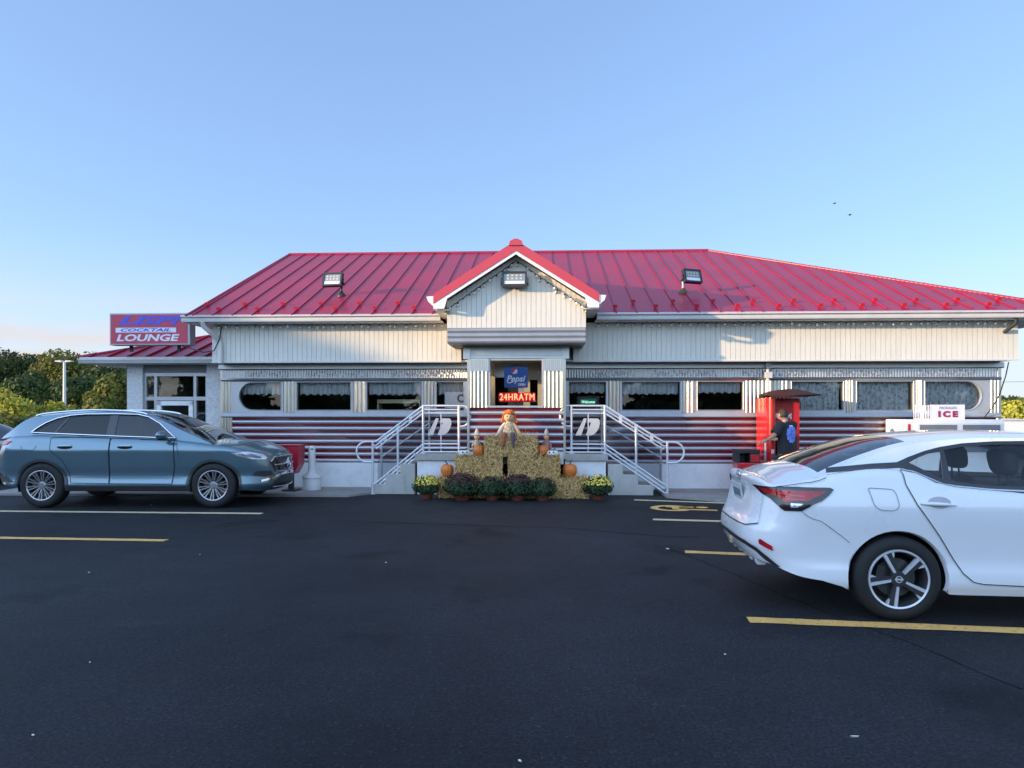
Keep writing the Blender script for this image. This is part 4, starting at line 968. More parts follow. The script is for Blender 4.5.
m_skin_doll = M('burlap_face', (0.62, 0.40, 0.20), rough=.85, var=.1, scale=30); m_yarn = M('orange_yarn', (0.68, 0.17, 0.035), rough=.9, var=.3, scale=30); m_plaid = M('patchwork_cloth', (0.50, 0.36, 0.22), rough=.9, var=.65, scale=26)
m_red_c = M('rust_cloth', (0.36, 0.09, 0.04), rough=.9, var=.4, scale=20); m_cream = M('cream_cloth', (0.66, 0.56, 0.42), rough=.9, var=.12); m_purple = M('dark_patch_cloth', (0.10, 0.06, 0.09), rough=.9, var=.5, scale=30)
t = thing('scarecrow_doll', 'large seated scarecrow doll with orange hair on the topmost straw bale', 'doll', B(U(509, -1.25), -1.25, 1.125), -TH)
MB().lathe([(0, 0), (.13, .0), (.15, .06), (.12, .17), (.085, .27), (.045, .31), (0, .315)], 18).build('dress', m_plaid, t, smooth=60)
hd_ = MB(); hd_.ellipsoid((0, 0, .385), (.098, .092, .095)); hd_.ellipsoid((0, -.092, .375), (.013, .016, .013), 10, 6); head = hd_.build('head', m_skin_doll, t, smooth=70)
mb = MB(); [mb.ellipsoid((x, -.088, .40), (.011, .008, .013), 8, 6) for x in (-.035, .035)]; mb.tube([(-.04, -.088, .345), (-.02, -.094, .335), (.02, -.094, .335), (.04, -.088, .345)], .004, 6); mb.build('face_stitching', m_dark, head)
mb = MB(); rd = random.Random(3)
for k in range(90):
    a = rd.uniform(0, 2 * PI); el = rd.uniform(.1, 1.5); r_ = .10
    p = Vector((r_ * math.cos(a) * math.cos(el), r_ * math.sin(a) * math.cos(el) + .015, .395 + r_ * math.sin(el)))
    if p.y < -.03 and p.z < .44: continue
    q = p + Vector((math.cos(a) * .03, math.sin(a) * .03, rd.uniform(-.02, .03))); mb.tube([p, (p + q) / 2 + Vector((0, 0, .015)), q], .012, 5)
for s in (-1, 1):
    for k in range(10): mb.tube([(s * .09, -.0 + .01 * (k % 3), .43 - .01 * k), (s * (.12 + .004 * k), -.01, .39 - .012 * k)], .014, 5)
mb.build('yarn_hair', m_yarn, head, smooth=60)
mb = MB(); mb.lathe([(.115, .455), (.118, .462), (.08, .475), (.055, .51), (.03, .53), (0, .535)], 16); mb.build('hat', m_yarn, head, smooth=60)
for s in (-1, 1):
    mb = MB(); mb.tube([(s * .07, -.02, .27), (s * .13, -.04, .20), (s * .18, -.06, .11), (s * .22, -.09, .05)], [.032, .036, .034, .028], 10); mb.ellipsoid((s * .235, -.10, .035), (.032, .03, .026), 10, 8); mb.build('arm', m_cream if s < 0 else m_skin_doll, t, smooth=60)
    mb = MB(); mb.tube([(s * .06, -.08, .06), (s * .08, -.17, .07), (s * .09, -.20, .02), (s * .09, -.205, -.10)], [.042, .04, .036, .03], 10); mb.ellipsoid((s * .09, -.225, -.13), (.032, .05, .028), 10, 8); mb.build('leg', m_red_c if s < 0 else m_purple, t, smooth=60)
mb = MB(); rd = random.Random(8)
for k in range(34):
    x = rd.uniform(-.30, .30); y = rd.uniform(-.16, .10); s_ = rd.uniform(.025, .05); a = rd.uniform(0, PI)
    c = Vector((x, y, .012 + rd.uniform(0, .03))); dx = Vector((math.cos(a), math.sin(a), rd.uniform(-.2, .5))).normalized(); dy = dx.cross(Vector((rd.uniform(-.5, .5), .3, 1))).normalized()
    mb.add([c - dx * s_, c + dy * s_ * .6, c + dx * s_, c - dy * s_ * .6], [(0, 1, 2, 3)], k % 3)
lf = mb.build('leaf_garland', [m_yarn, m_red_c, m_straw2], None); lf.location = B(U(509, -1.25), -1.25, 1.127); lf.rotation_euler = (0, 0, -TH); tag(lf, 'scattered orange and rust fabric leaves around the large scarecrow doll', 'garland')
def small_doll(px, lab, col, hat):
    t = thing('harvest_figure', lab, 'doll', B(U(px, -1.12), -1.12, .765), -TH, 'small harvest figures behind the upper pumpkins')
    MB().lathe([(0, 0), (.07, 0), (.085, .03), (.06, .16), (.05, .27), (.03, .32), (0, .325)], 14).build('body', col, t, smooth=60)
    h_ = MB(); h_.ellipsoid((0, 0, .37), (.055, .052, .06), 14, 10); h_.ellipsoid((0, -.052, .362), (.009, .012, .009), 8, 6); h_ = h_.build('head', m_skin_doll, t, smooth=70)
    MB().lathe([(.072, .40), (.075, .406), (.048, .415), (.038, .47), (.012, .53), (0, .535)], 14).build('hat', hat, h_, smooth=60)
    for s in (-1, 1): MB().tube([(s * .045, 0, .27), (s * .085, -.02, .20), (s * .07, -.05, .14)], [.02, .02, .016], 8).build('arm', col, t, smooth=60)
small_doll(476.8, 'small cream figure with pointed hat behind the left upper pumpkin', m_plaid, m_cream)
small_doll(546.5, 'small grey-capped figure behind the right upper pumpkin', M('muted_red_cloth', (0.34, 0.16, 0.14), rough=.9, var=.5, scale=30), M('grey_cap', (0.36, 0.33, 0.32), rough=.9))

# ------------------------------------------------------------------ window signs
sv = VV - .012
a, b, c, d = U(504, VV), U(527.8, VV), Z(516, 387.5, VV), Z(516, 366.8, VV); w, h = b - a, d - c
sg = thing('soda_sign', 'blue soda sign with white script and red-white roundel in the entrance window', 'sign', B((a + b) / 2, VV + .055, c), -TH)
pn = MB().box(-w / 2, w / 2, 0, .015, 0, h).build('panel', M('soda_blue', (0.014, 0.075, 0.33), rough=.35, var=.15, scale=6), sg, bevel=.004)
mb = MB(); text_mb(mb, 'Pepsi', .17, flat(.0, h * .42, -.003), .006, shear=.28, offset=.004, width=w * .80); text_mb(mb, 'OPEN', .06, flat(w * .24, h * .14, -.003), .006, offset=.004, width=w * .32)
mb.tube([(-w * .36, -.004, h * .25), (-w * .26, -.004, h * .23), (-w * .1, -.004, h * .30)], .012, 6); mb.build('lettering', m_swht, pn)
cx, cz, rr_ = -.03, h * .80, .058
mb = MB(); mb.lathe([(0, -.008), (rr_, -.008), (rr_, 0.0)], 24, (cx, 0, cz), 'y'); mb.build('roundel', m_swht, pn)
mb = MB(); mb.prism([(cx + rr_ * math.cos(R(q)), cz + rr_ * math.sin(R(q))) for q in range(45, 226, 12)] + [(cx - .012, cz - .018), (cx + .004, cz + .012)], -.012, -.009, 'xz'); mb.build('roundel_swash', M('soda_red', (0.55, 0.03, 0.05), rough=.4), pn)
a, b, c, d = U(499.5, VV), U(534.5, VV), Z(516, 401.5, VV), Z(516, 393, VV); w, h = b - a, d - c
sg = thing('neon_sign', 'glowing red letter sign reading 24HR ATM in the entrance window', 'sign', B((a + b) / 2, VV + .05, c), -TH)
MB().box(-w / 2 - .02, w / 2 + .02, .012, .03, -.01, h + .01).build('backing', M('neon_backing', (0.22, 0.01, 0.01), rough=.5), sg)
mb = MB(); text_mb(mb, '24HRATM', h * 1.1, flat(0, h * .5, 0), .012, offset=.0, width=w * .99, spacing=1.12); mb.build('lettering', emit('neon_red', (1.0, 0.10, 0.045), 3.2), sg)
nt = MB().box(-.055, .055, 0, .004, 0, .10).build('notice', M('paper', (0.74, 0.66, 0.52), rough=.8), None); nt.location = B(U(521, VV), VV + .06, Z(516, 393, VV)); nt.rotation_euler = (0, 0, -TH)
tag(nt, 'small cream paper notice in the entrance window below the blue sign', 'notice')
# items in the flanking windows
cx_ = (U(581, .2) + U(595.5, .2)) / 2; zc = Z(588, 397.8, .2)
sg = thing('display_screen', 'dark screen with green lettering in the window right of the entrance', 'screen', B(cx_, .22, Z_W0), -TH)
MB().box(-.24, .24, 0, .05, 0, .33).build('case', m_black, sg, bevel=.006)
f_ = MB().box(-.17, .17, -.004, -.001, .14, .27).build('face', emit('screen_green', (0.01, 0.09, 0.06), .25), sg)
mb = MB(); text_mb(mb, 'Welcome', .08, flat(0, .205, -.006), .003, shear=.2, offset=.002, width=.28); mb.build('lettering', emit('screen_white', (0.35, 0.8, 0.6), .5), f_)
po = thing('window_poster', 'white poster with dark printed crest in the window left of the entrance', 'poster', B(U(459, .05), .055, Z(459, 408, .05)), -TH)
MB().box(-.30, .22, 0, .004, 0, .34).build('sheet', m_swht, po)
mb = MB()
for k in range(14): a = 2 * PI * k / 14; mb.box(.05 + .07 * math.cos(a) - .02, .05 + .07 * math.cos(a) + .02, -.003, -.001, .20 + .07 * math.sin(a) - .018, .20 + .07 * math.sin(a) + .018)
mb.box(-.2, .12, -.003, -.001, .05, .075); mb.build('print', M('ink', (0.12, 0.12, 0.16), rough=.6), po)
ct = thing('display_case', 'cream topped display case behind the third window from the left', 'display case', B(U(400, .6), .6, .78), -TH)
MB().box(-.45, .45, -.12, .2, 0, .86).build('body', M('case_wood', (0.16, .11, .06), rough=.5), ct); mb = MB(); mb.box(-.47, .47, -.14, .22, 1.02, 1.10); mb.box(-.47, -.44, -.14, .22, .86, 1.02); mb.box(.44, .47, -.14, .22, .86, 1.02); mb.build('top', M('case_cream', (0.72, .62, .36), rough=.4), ct)

# ------------------------------------------------------------------ floodlights
m_lens = M('flood_lens', (0.22, 0.24, 0.25), rough=.12, coat=1, var=.1)
def flood(px, py, v, w, h, yaw, tilt, label, foot, post_m, side):
    u, z = U(px, v), Z(px, py, v); t = thing('floodlight', label, 'floodlight', B(u, v, z), -TH, 'floodlights on the diner roof')
    Rm = Matrix.Rotation(yaw, 3, 'Z') @ Matrix.Rotation(tilt, 3, 'X')
    def T(mb): mb.v = [tuple(Rm @ Vector(p)) for p in mb.v]; return mb
    mb = MB(); f = .035
    mb.box(-w / 2, w / 2, 0, .07, -h / 2, h / 2); mb.box(-w / 2, w / 2, -.03, 0, h / 2 - f, h / 2); mb.box(-w / 2, w / 2, -.03, 0, -h / 2, -h / 2 + f); mb.box(-w / 2, -w / 2 + f, -.03, 0, -h / 2 + f, h / 2 - f); mb.box(w / 2 - f, w / 2, -.03, 0, -h / 2 + f, h / 2 - f)
    for k in range(7): x = -w * .4 + w * .8 * k / 6; mb.box(x - .008, x + .008, .07, .11, -h * .42, h * .42)
    hs = T(mb).build('housing', m_black, t)
    mb = MB(); mb.box(-w / 2 + f, w / 2 - f, -.012, -.002, -h / 2 + f, h / 2 - f); T(mb).build('reflector', m_lens, hs); mb = MB(); mb.box(-w / 2 + f + .01, w / 2 - f - .01, -.017, -.0125, -h / 2 + f + .005, -h * .16); T(mb).build('reflector_bowl', m_swht, hs)
    mb = MB()
    for k in range(4):
        for j in range(2): x = -w * .26 + w * .52 * k / 3; mb.box(x - .018, x + .018, -.016, -.0125, -.01 + .06 * j, .02 + .06 * j)
    T(mb).build('led_array', M('led_yellow', (0.60, 0.55, 0.30), rough=.3), hs)
    mb = MB(); mb.box(-w / 2 - .025, -w / 2 - .008, .0, .05, -.07, .03); mb.box(w / 2 + .008, w / 2 + .025, .0, .05, -.07, .03); mb.box(-w / 2 - .025, w / 2 + .025, .05, .13, -.08, -.055); T(mb).build('bracket', m_black, hs)
    if foot is not None:
        fx, fz = U(foot[0], v) - u, Z(foot[0], foot[1], v) - z
        mb = MB(); p = Rm @ Vector((fx, .10, -.07)); p = Vector((fx, p.y, -h * .45)); mb.tube([(fx, .10, -h * .2), (fx, .11, fz + .05)], .022, 8); mb.build('post', post_m, t, smooth=60)
        MB().lathe([(0.0, .085), (.03, .085), (.04, .05), (.09, .0), (.09, -.05), (0, -.05)], 14, (fx, .11, fz)).build('base', m_black if post_m is m_black else m_stem, t, smooth=50)
    return t
def vroof_at(px, py):
    lo, hi = VE, VR
    for _ in range(40):
        m_ = (lo + hi) / 2
        if Z(px, py, m_) > zroof(m_): lo = m_
        else: hi = m_
    return lo
vf = vroof_at(340, 296); flood(332.5, 279.5, vf - .1, .44, .30, R(-8), R(-14), 'black floodlight facing left-front on the roof left of the gable', (340, 294), m_black, 1)
vf2 = vroof_at(684, 293); flood(692.5, 276, vf2 - .1, .42, .30, R(22), R(-16), 'floodlight on a pale post on the roof right of the gable', (684, 291), m_swht, -1)
flood(514.5, 279, VG - .16, .46, .28, 0, R(-12), 'black floodlight mounted on the face of the entrance gable', None, m_black, 0)

# ------------------------------------------------------------------ strings of eave bulbs
def string(pts, n, label, sway=.02):
    p0 = B(*pts[0]); t = thing('string_lights', label, 'string lights', p0, 0, 'strings of bulbs under the eaves')
    P = [Vector(B(*p)) - Vector(p0) for p in pts]; L = [0]
    for i in range(1, len(P)): L.append(L[-1] + (P[i] - P[i - 1]).length)
    def at(s):
        i = min(max(1, int(np.searchsorted(L, s))), len(P) - 1); k = (s - L[i - 1]) / (L[i] - L[i - 1] + 1e-9); return P[i - 1].lerp(P[i], k)
    mb = MB(); mb.tube([at(L[-1] * i / (n * 3)) + Vector((0, 0, -.012 * (i % 3 > 0))) for i in range(n * 3 + 1)], .006, 5); mb.build('wire', m_black, t)
    f = None; rd = random.Random(n)
    for i in range(n):
        p = at(L[-1] * (i + .5) / n) + Vector((rd.uniform(-.02, .02), rd.uniform(-.02, .02), -.012))
        if f is None:
            mb = MB(); mb.cyl((0, 0, 0), (0, 0, -.035), .012, .012, 8); f = mb.build('socket', m_black, t, loc=p)
            bb = MB(); bb.ellipsoid((0, 0, -.058), (.022, .022, .028), 10, 8); bb = bb.build('bulb', m_bulb, f, smooth=70); fb = bb; f.rotation_euler = (.2, .3, 0)
        else:
            c = f.copy(); COL.objects.link(c); c.parent = t; c.location = p; c.rotation_euler = (rd.uniform(-.7, .7), rd.uniform(-.7, .7), 0); e = fb.copy(); COL.objects.link(e); e.parent = c
zs_ = ZE0 - .018
string([(UF0 + .1, VF - .1, zs_), (GX0 + .1, VF - .1, zs_)], 26, 'string of small white bulbs under the eave left of the gable')
string([(GX1 - .05, VF - .1, zs_), (UF1 - .05, VF - .1, zs_)], 46, 'string of small white bulbs under the long eave right of the gable')
zE = zap - abs(uel - ux) * GSL
string([(uel + .15, VG - .02, zE - .27), (ux, VG - .02, zap - .30), (uer - .15, VG - .02, zE - .27)], 26, 'string of small white bulbs following the gable rake')
for s, a in ((-1, U(444.5, VG)), (1, U(587.5, VG))):
    t = thing('security_camera', 'small black camera under the %s end of the gable eave' % ('left' if s < 0 else 'right'), 'camera', B(a, VG - .03, Z(516, 308.5, VG)), -TH)
    MB().box(-.03, .03, -.05, .06, -.03, .03).build('housing', m_black, t, bevel=.008); MB().cyl((0, 0, .03), (0, 0, .12), .012).build('mount', m_swht, t); MB().lathe([(0, -.058), (.02, -.058), (.022, -.05)], 12, axis='y').build('lens', m_dark, t)

# ------------------------------------------------------------------ kiosk, bins, ice chest
m_kred = M('kiosk_red', (0.55, 0.018, 0.018), rough=.28, coat=.5, var=.08, scale=1.5); m_kdark = M('kiosk_canopy', (0.040, 0.006, 0.009), rough=.7)
KV = -0.75; k0, k1 = U(766, KV), U(800, KV); kc = (k0 + k1) / 2; kw = k1 - k0; kz = Z(776, 398, KV)
kiosk = thing('atm_kiosk', 'red cash machine kiosk with dark curved canopy against the diner wall', 'kiosk', B(kc, KV, ZS), -TH)
kz -= ZS
mb = MB(); mb.box(-kw / 2 + .02, kw / 2, .03, .62, 0, kz - .01)
mb.prism([(-kw / 2, .62)] + [(-kw / 2 + .0, .0)] + [(-kw / 2 + .085 + .085 * math.cos(R(q)), -.02 + .12 * math.sin(R(q))) for q in range(180, 361, 15)] + [(-kw / 2 + .17, .035), (-kw / 2 + .02, .62)], .0, kz, 'xy')
mb.build('body', m_kred, kiosk, smooth=40)
def ca(x):  # canopy underside curve
    t_ = (x + kw / 2 + .02) / (kw + .30); return kz + .02 + .125 * math.sin(PI * min(1, max(0, t_)) ** .9) * (1 - .25 * t_) + .03 * t_
xs = [-kw / 2 - .02 + (kw + .30) * i / 18 for i in range(19)]
mb = MB(); G = []
for x in xs:
    t_ = (x + kw / 2 + .02) / (kw + .30); rim = .05 * math.sin(PI * t_); G.append([(x, .60, ca(x) - .02), (x, -.30 - .25 * math.sin(PI * t_), kz + .01 + .03 * t_ - .02 * math.sin(PI * t_)), (x, -.32 - .26 * math.sin(PI * t_), kz + .035 + .03 * t_), (x, -.1, ca(x) + .03), (x, .60, ca(x) + .02)])
mb.grid(G); mb.build('canopy', m_kdark, kiosk, smooth=50)
mb = MB(); mb.box(-kw / 2 + .20, kw / 2 - .06, -.03, .027, .10, 1.12); mc = mb.build('machine', m_black, kiosk, bevel=.01)
MB().box(-kw / 2 + .32, kw / 2 - .2, -.07, -.033, .98, 1.06).build('keypad', m_swht, mc); MB().box(-kw / 2 + .34, kw / 2 - .2, -.045, -.033, .62, .80).build('screen', M('screen_grey', (.25, .27, .3), rough=.2), mc)
mb = MB(); text_mb(mb, 'ATM', .15, flat(U(782.5, KV + .03) - kc, Z(782, 416.5, KV) - ZS, .026),   .008, offset=.004, width=.34, spacing=1.3); mb.build('lettering', m_swht, kiosk)
mb = MB(); mb.box(-kw / 2 - .004, -kw / 2 - .001, -.01, .09, .62, 1.02)
for z in (.55, .8, 1.1): mb.box(-kw / 2 + .06, -kw / 2 + .11, -.148, -.139, z - .03, z + .05)
mb.build('decal', m_swht, kiosk)
def bin_red():
    v = -.82; t = thing('trash_bin', 'small red waste bin with dark hood left of the red kiosk', 'bin', B(U(746, v), v, ZS), -TH)
    mb = MB(); mb.box(-.21, .21, -.2, .2, 0, .60); mb.build('body', m_kred, t, bevel=.015)
    mb = MB(); mb.box(-.21, .21, -.2, .2, .78, .85); mb.box(-.21, -.17, -.2, .2, .60, .78); mb.box(.02, .21, -.2, .2, .60, .78); mb.box(-.17, .02, .1, .2, .60, .78); mb.build('hood', m_black, t, bevel=.01)
    MB().box(.03, .19, -.205, -.201, .62, .76).build('flap', m_kred, t)
bin_red()
v = -.75
t = thing('red_display_bin', 'red tapered box on a dark stand between the blue car and the white urn', 'bin', B(U(290.5, v), v, ZS), -TH)
MB().prism([(-.11, .34), (.12, .34), (.22, .52), (.24, .90), (-.24, .90), (-.24, .52)], -.18, .18, 'xz').build('body', M('red_plastic', (0.40, 0.012, 0.03), rough=.35, coat=.3), t, bevel=.012)
MB().box(-.26, .26, -.2, .2, .90, .925).build('lid', M('red_plastic', (0, 0, 0)), t); mb = MB(); mb.box(-.03, .06, -.05, .05, .02, .34); mb.box(-.12, .16, -.16, .16, 0, .025); mb.build('stand', m_dark, t)
v = -.55; t = thing('cigarette_urn', 'tall white plastic cigarette urn standing by the white foundation wall', 'ashtray', B(U(312, v), v, ZS), -TH)
m_urn = M('urn_plastic', (0.66, 0.65, 0.64), rough=.5, var=.05, wear=.15)
MB().lathe([(0, 0), (.175, 0), (.185, .23), (.175, .245), (0, .245)], 24).build('base', m_urn, t, smooth=40)
MB().lathe([(.20, .245), (.19, .27), (.11, .33), (.078, .40), (.07, .62), (.068, .85), (.055, .885), (0, .89)], 24).build('neck', m_urn, t, smooth=45)
MB().ellipsoid((.02, -.062, .82), (.02, .014, .02), 10, 8).build('opening', m_black, t, smooth=60)

v = -.85; a, b = U(905, v), U(1004, v); w = b - a; zt = Z(945, 419.5, v) - ZS
ice = thing('ice_chest', 'long white ice freezer with dark door windows behind the white car', 'ice freezer', B((a + b) / 2, v, ZS), -TH)
m_ice = M('freezer_white', (0.74, 0.72, 0.68), rough=.4, coat=.2, var=.05, wear=.12)
MB().box(-w / 2, w / 2, 0, .78, .12, zt).build('cabinet', m_ice, ice, bevel=.02)
MB().box(-w / 2 + .05, w / 2 - .05, .04, .74, 0, .12).build('plinth', m_dark, ice)
for x in (U(938, v) - (a + b) / 2, U(981, v) - (a + b) / 2):
    dd = MB().box(x - .41, x + .41, -.04, -.002, .22, zt - .06).build('door', m_ice, ice, bevel=.012)
    MB().box(x - .36, x + .33, -.046, -.041, zt - .62, zt - .10).build('door_window', M('freezer_window', (0.20, 0.20, 0.21), rough=.12, coat=.5), dd)
    MB().box(x + .35, x + .38, -.075, -.041, .7, 1.0).build('handle', m_steel, dd)
mb = MB(); xx = -w / 2 + .08; mb.box(xx - .025, xx + .025, -.004, -.001, zt - .26, zt - .09); mb.build('warning_mark', m_kred, ice)
sv2 = v + .12; a, b, c, d = U(931, sv2), U(965, sv2), ZS + zt, Z(948, 404.7, sv2); w2, h2 = b - a, d - c
sg = thing('ice_sign', 'white board sign with red ICE lettering standing on the white freezer', 'sign', B((a + b) / 2, sv2, c), -TH)
pn = MB().box(-w2 / 2, w2 / 2, 0, .04, 0, h2).build('board', m_swht, sg, bevel=.004)
mb = MB(); text_mb(mb, 'ICE', .15, flat(0, h2 * .34, -.004), .006, offset=.010, width=w2 * .58, spacing=1.45); mb.build('lettering', M('ice_red', (0.33, 0.02, 0.06), rough=.4), pn)
mb = MB(); text_mb(mb, 'PACKAGED', .07, flat(0, h2 * .78, -.004), .005, offset=.001, width=w2 * .52); mb.build('lettering', M('ice_grey', (0.30, 0.33, 0.40), rough=.4), pn)
gr_ = thing('wire_rack', 'small pale wire rack standing on the freezer left of the ICE sign', 'rack', B((U(921, sv2) + U(930, sv2)) / 2, sv2, c), -TH)
mb = MB(); ww = .09
for k in range(7): x = -ww + 2 * ww * k / 6; mb.cyl((x, 0, 0), (x, 0, h2 * .95), .006, n=6); mb.cyl((x, .25, 0), (x, .25, h2 * .95), .006, n=6)
for z in (.01, h2 * .5, h2 * .95): mb.tube([(-ww, 0, z), (ww, 0, z), (ww, .25, z), (-ww, .25, z)], .006, 6, closed=True)
mb.build('bars', m_swht, gr_)
# drooping cable at the right end of the building
cb = MB().tube([B(U(985, -.1), -.06, Z(985, 418, -.1)), B(U(992, -.2), -.2, Z(992, 408, -.2)), B(U(1000, -.4), -.38, Z(1000, 395, -.4)), B(U(1007, -.5), -.46, Z(1007, 376, -.5)), B(U(1010, -.5), -.46, Z(1010, 362, -.5))], .011, 6).build('wall_cable', m_black, None, smooth=60)
tag(cb, 'dark cable drooping from the fascia across the right end of the wall', 'cable')
# litter on the lot
m_pap = M('litter_paper', (0.66, 0.64, 0.58), rough=.8)
rd = random.Random(4)
LIT = [((668, 549.5), .07, 'crumpled white paper scrap on the asphalt left of the white car'), ((151, 505.5), .04, 'white scrap beside the yellow line under the blue car'), ((386, 563), .035, 'pale scrap on the asphalt in front of the steps'), ((89, 573), .04, 'pale scrap on the asphalt below the second yellow line'),
       ((725, 655), .03, 'tiny white scrap in front of the near yellow line'), ((854, 738), .05, 'thin white straw at the lower right of the asphalt'), ((33, 736), .03, 'tiny scrap at the lower left of the asphalt'), ((200, 555), .03, 'faint scrap on the asphalt under the blue car end'), ((90, 663), .025, 'tiny scrap on the left foreground asphalt'), ((520, 762), .03, 'thin scrap at the bottom centre edge')]
for (p, s_, lab) in LIT:
    q = Gp(*p); s_ *= .42; mb = MB(); n = 5
    base = [(s_ * (1 if 'straw' not in lab else 1.6) * math.cos(2 * PI * k / n + .3) * rd.uniform(.5, 1), s_ * (1 if 'straw' not in lab else .12) * math.sin(2 * PI * k / n) * rd.uniform(.5, 1), .006 + rd.uniform(0, s_ * .3)) for k in range(n)]
    mb.add(base + [(0, 0, .006 + s_ * .35)], [(k, (k + 1) % n, n) for k in range(n)]); mb.add([(a, b, .005) for a, b, c in base], [tuple(range(n))])
    o = mb.build('paper_scrap', m_pap, None); o.location = q; tag(o, lab, 'litter', 'litter on the asphalt')
# ------------------------------------------------------------------ cars (local x forward, y to the car's left, z up, origin on the ground under the rear axle)
m_tyre = M('tyre_rubber', (0.011, 0.011, 0.011), rough=.75, var=.2, scale=12, bump=.1); m_trimb = M('gloss_black_trim', (0.012, 0.012, 0.014), rough=.18, coat=.5); m_matb = M('matt_black_trim', (0.022, 0.022, 0.024), rough=.55)
m_chrome = M('chrome', (0.75, 0.75, 0.76), rough=.12, metal=1.0, var=.03); m_alloy = M('machined_alloy', (0.66, 0.66, 0.67), rough=.34, metal=.35, var=.05); m_alloyd = M('dark_alloy', (0.035, 0.036, 0.038), rough=.35, coat=.3)
m_disc = M('brake_disc', (0.09, 0.088, 0.085), rough=.4, metal=.6); m_cabin = M('cabin_dark', (0.030, 0.030, 0.033), rough=.8, var=.2); m_seat = M('seat_fabric', (0.045, 0.048, 0.055), rough=.85, var=.2, bump=.2)
m_redl = M('red_lamp', (0.42, 0.008, 0.014), rough=.12, coat=.35, var=.4, scale=14); m_lampdk = M('dark_lamp', (0.035, 0.008, 0.010), rough=.15, coat=.3); m_lampcl = M('clear_lamp', (0.60, 0.60, 0.62), rough=.10, metal=.5, coat=1.0, var=.3, scale=25); m_gap = M('panel_gap', (0.006, 0.006, 0.007), rough=.9)

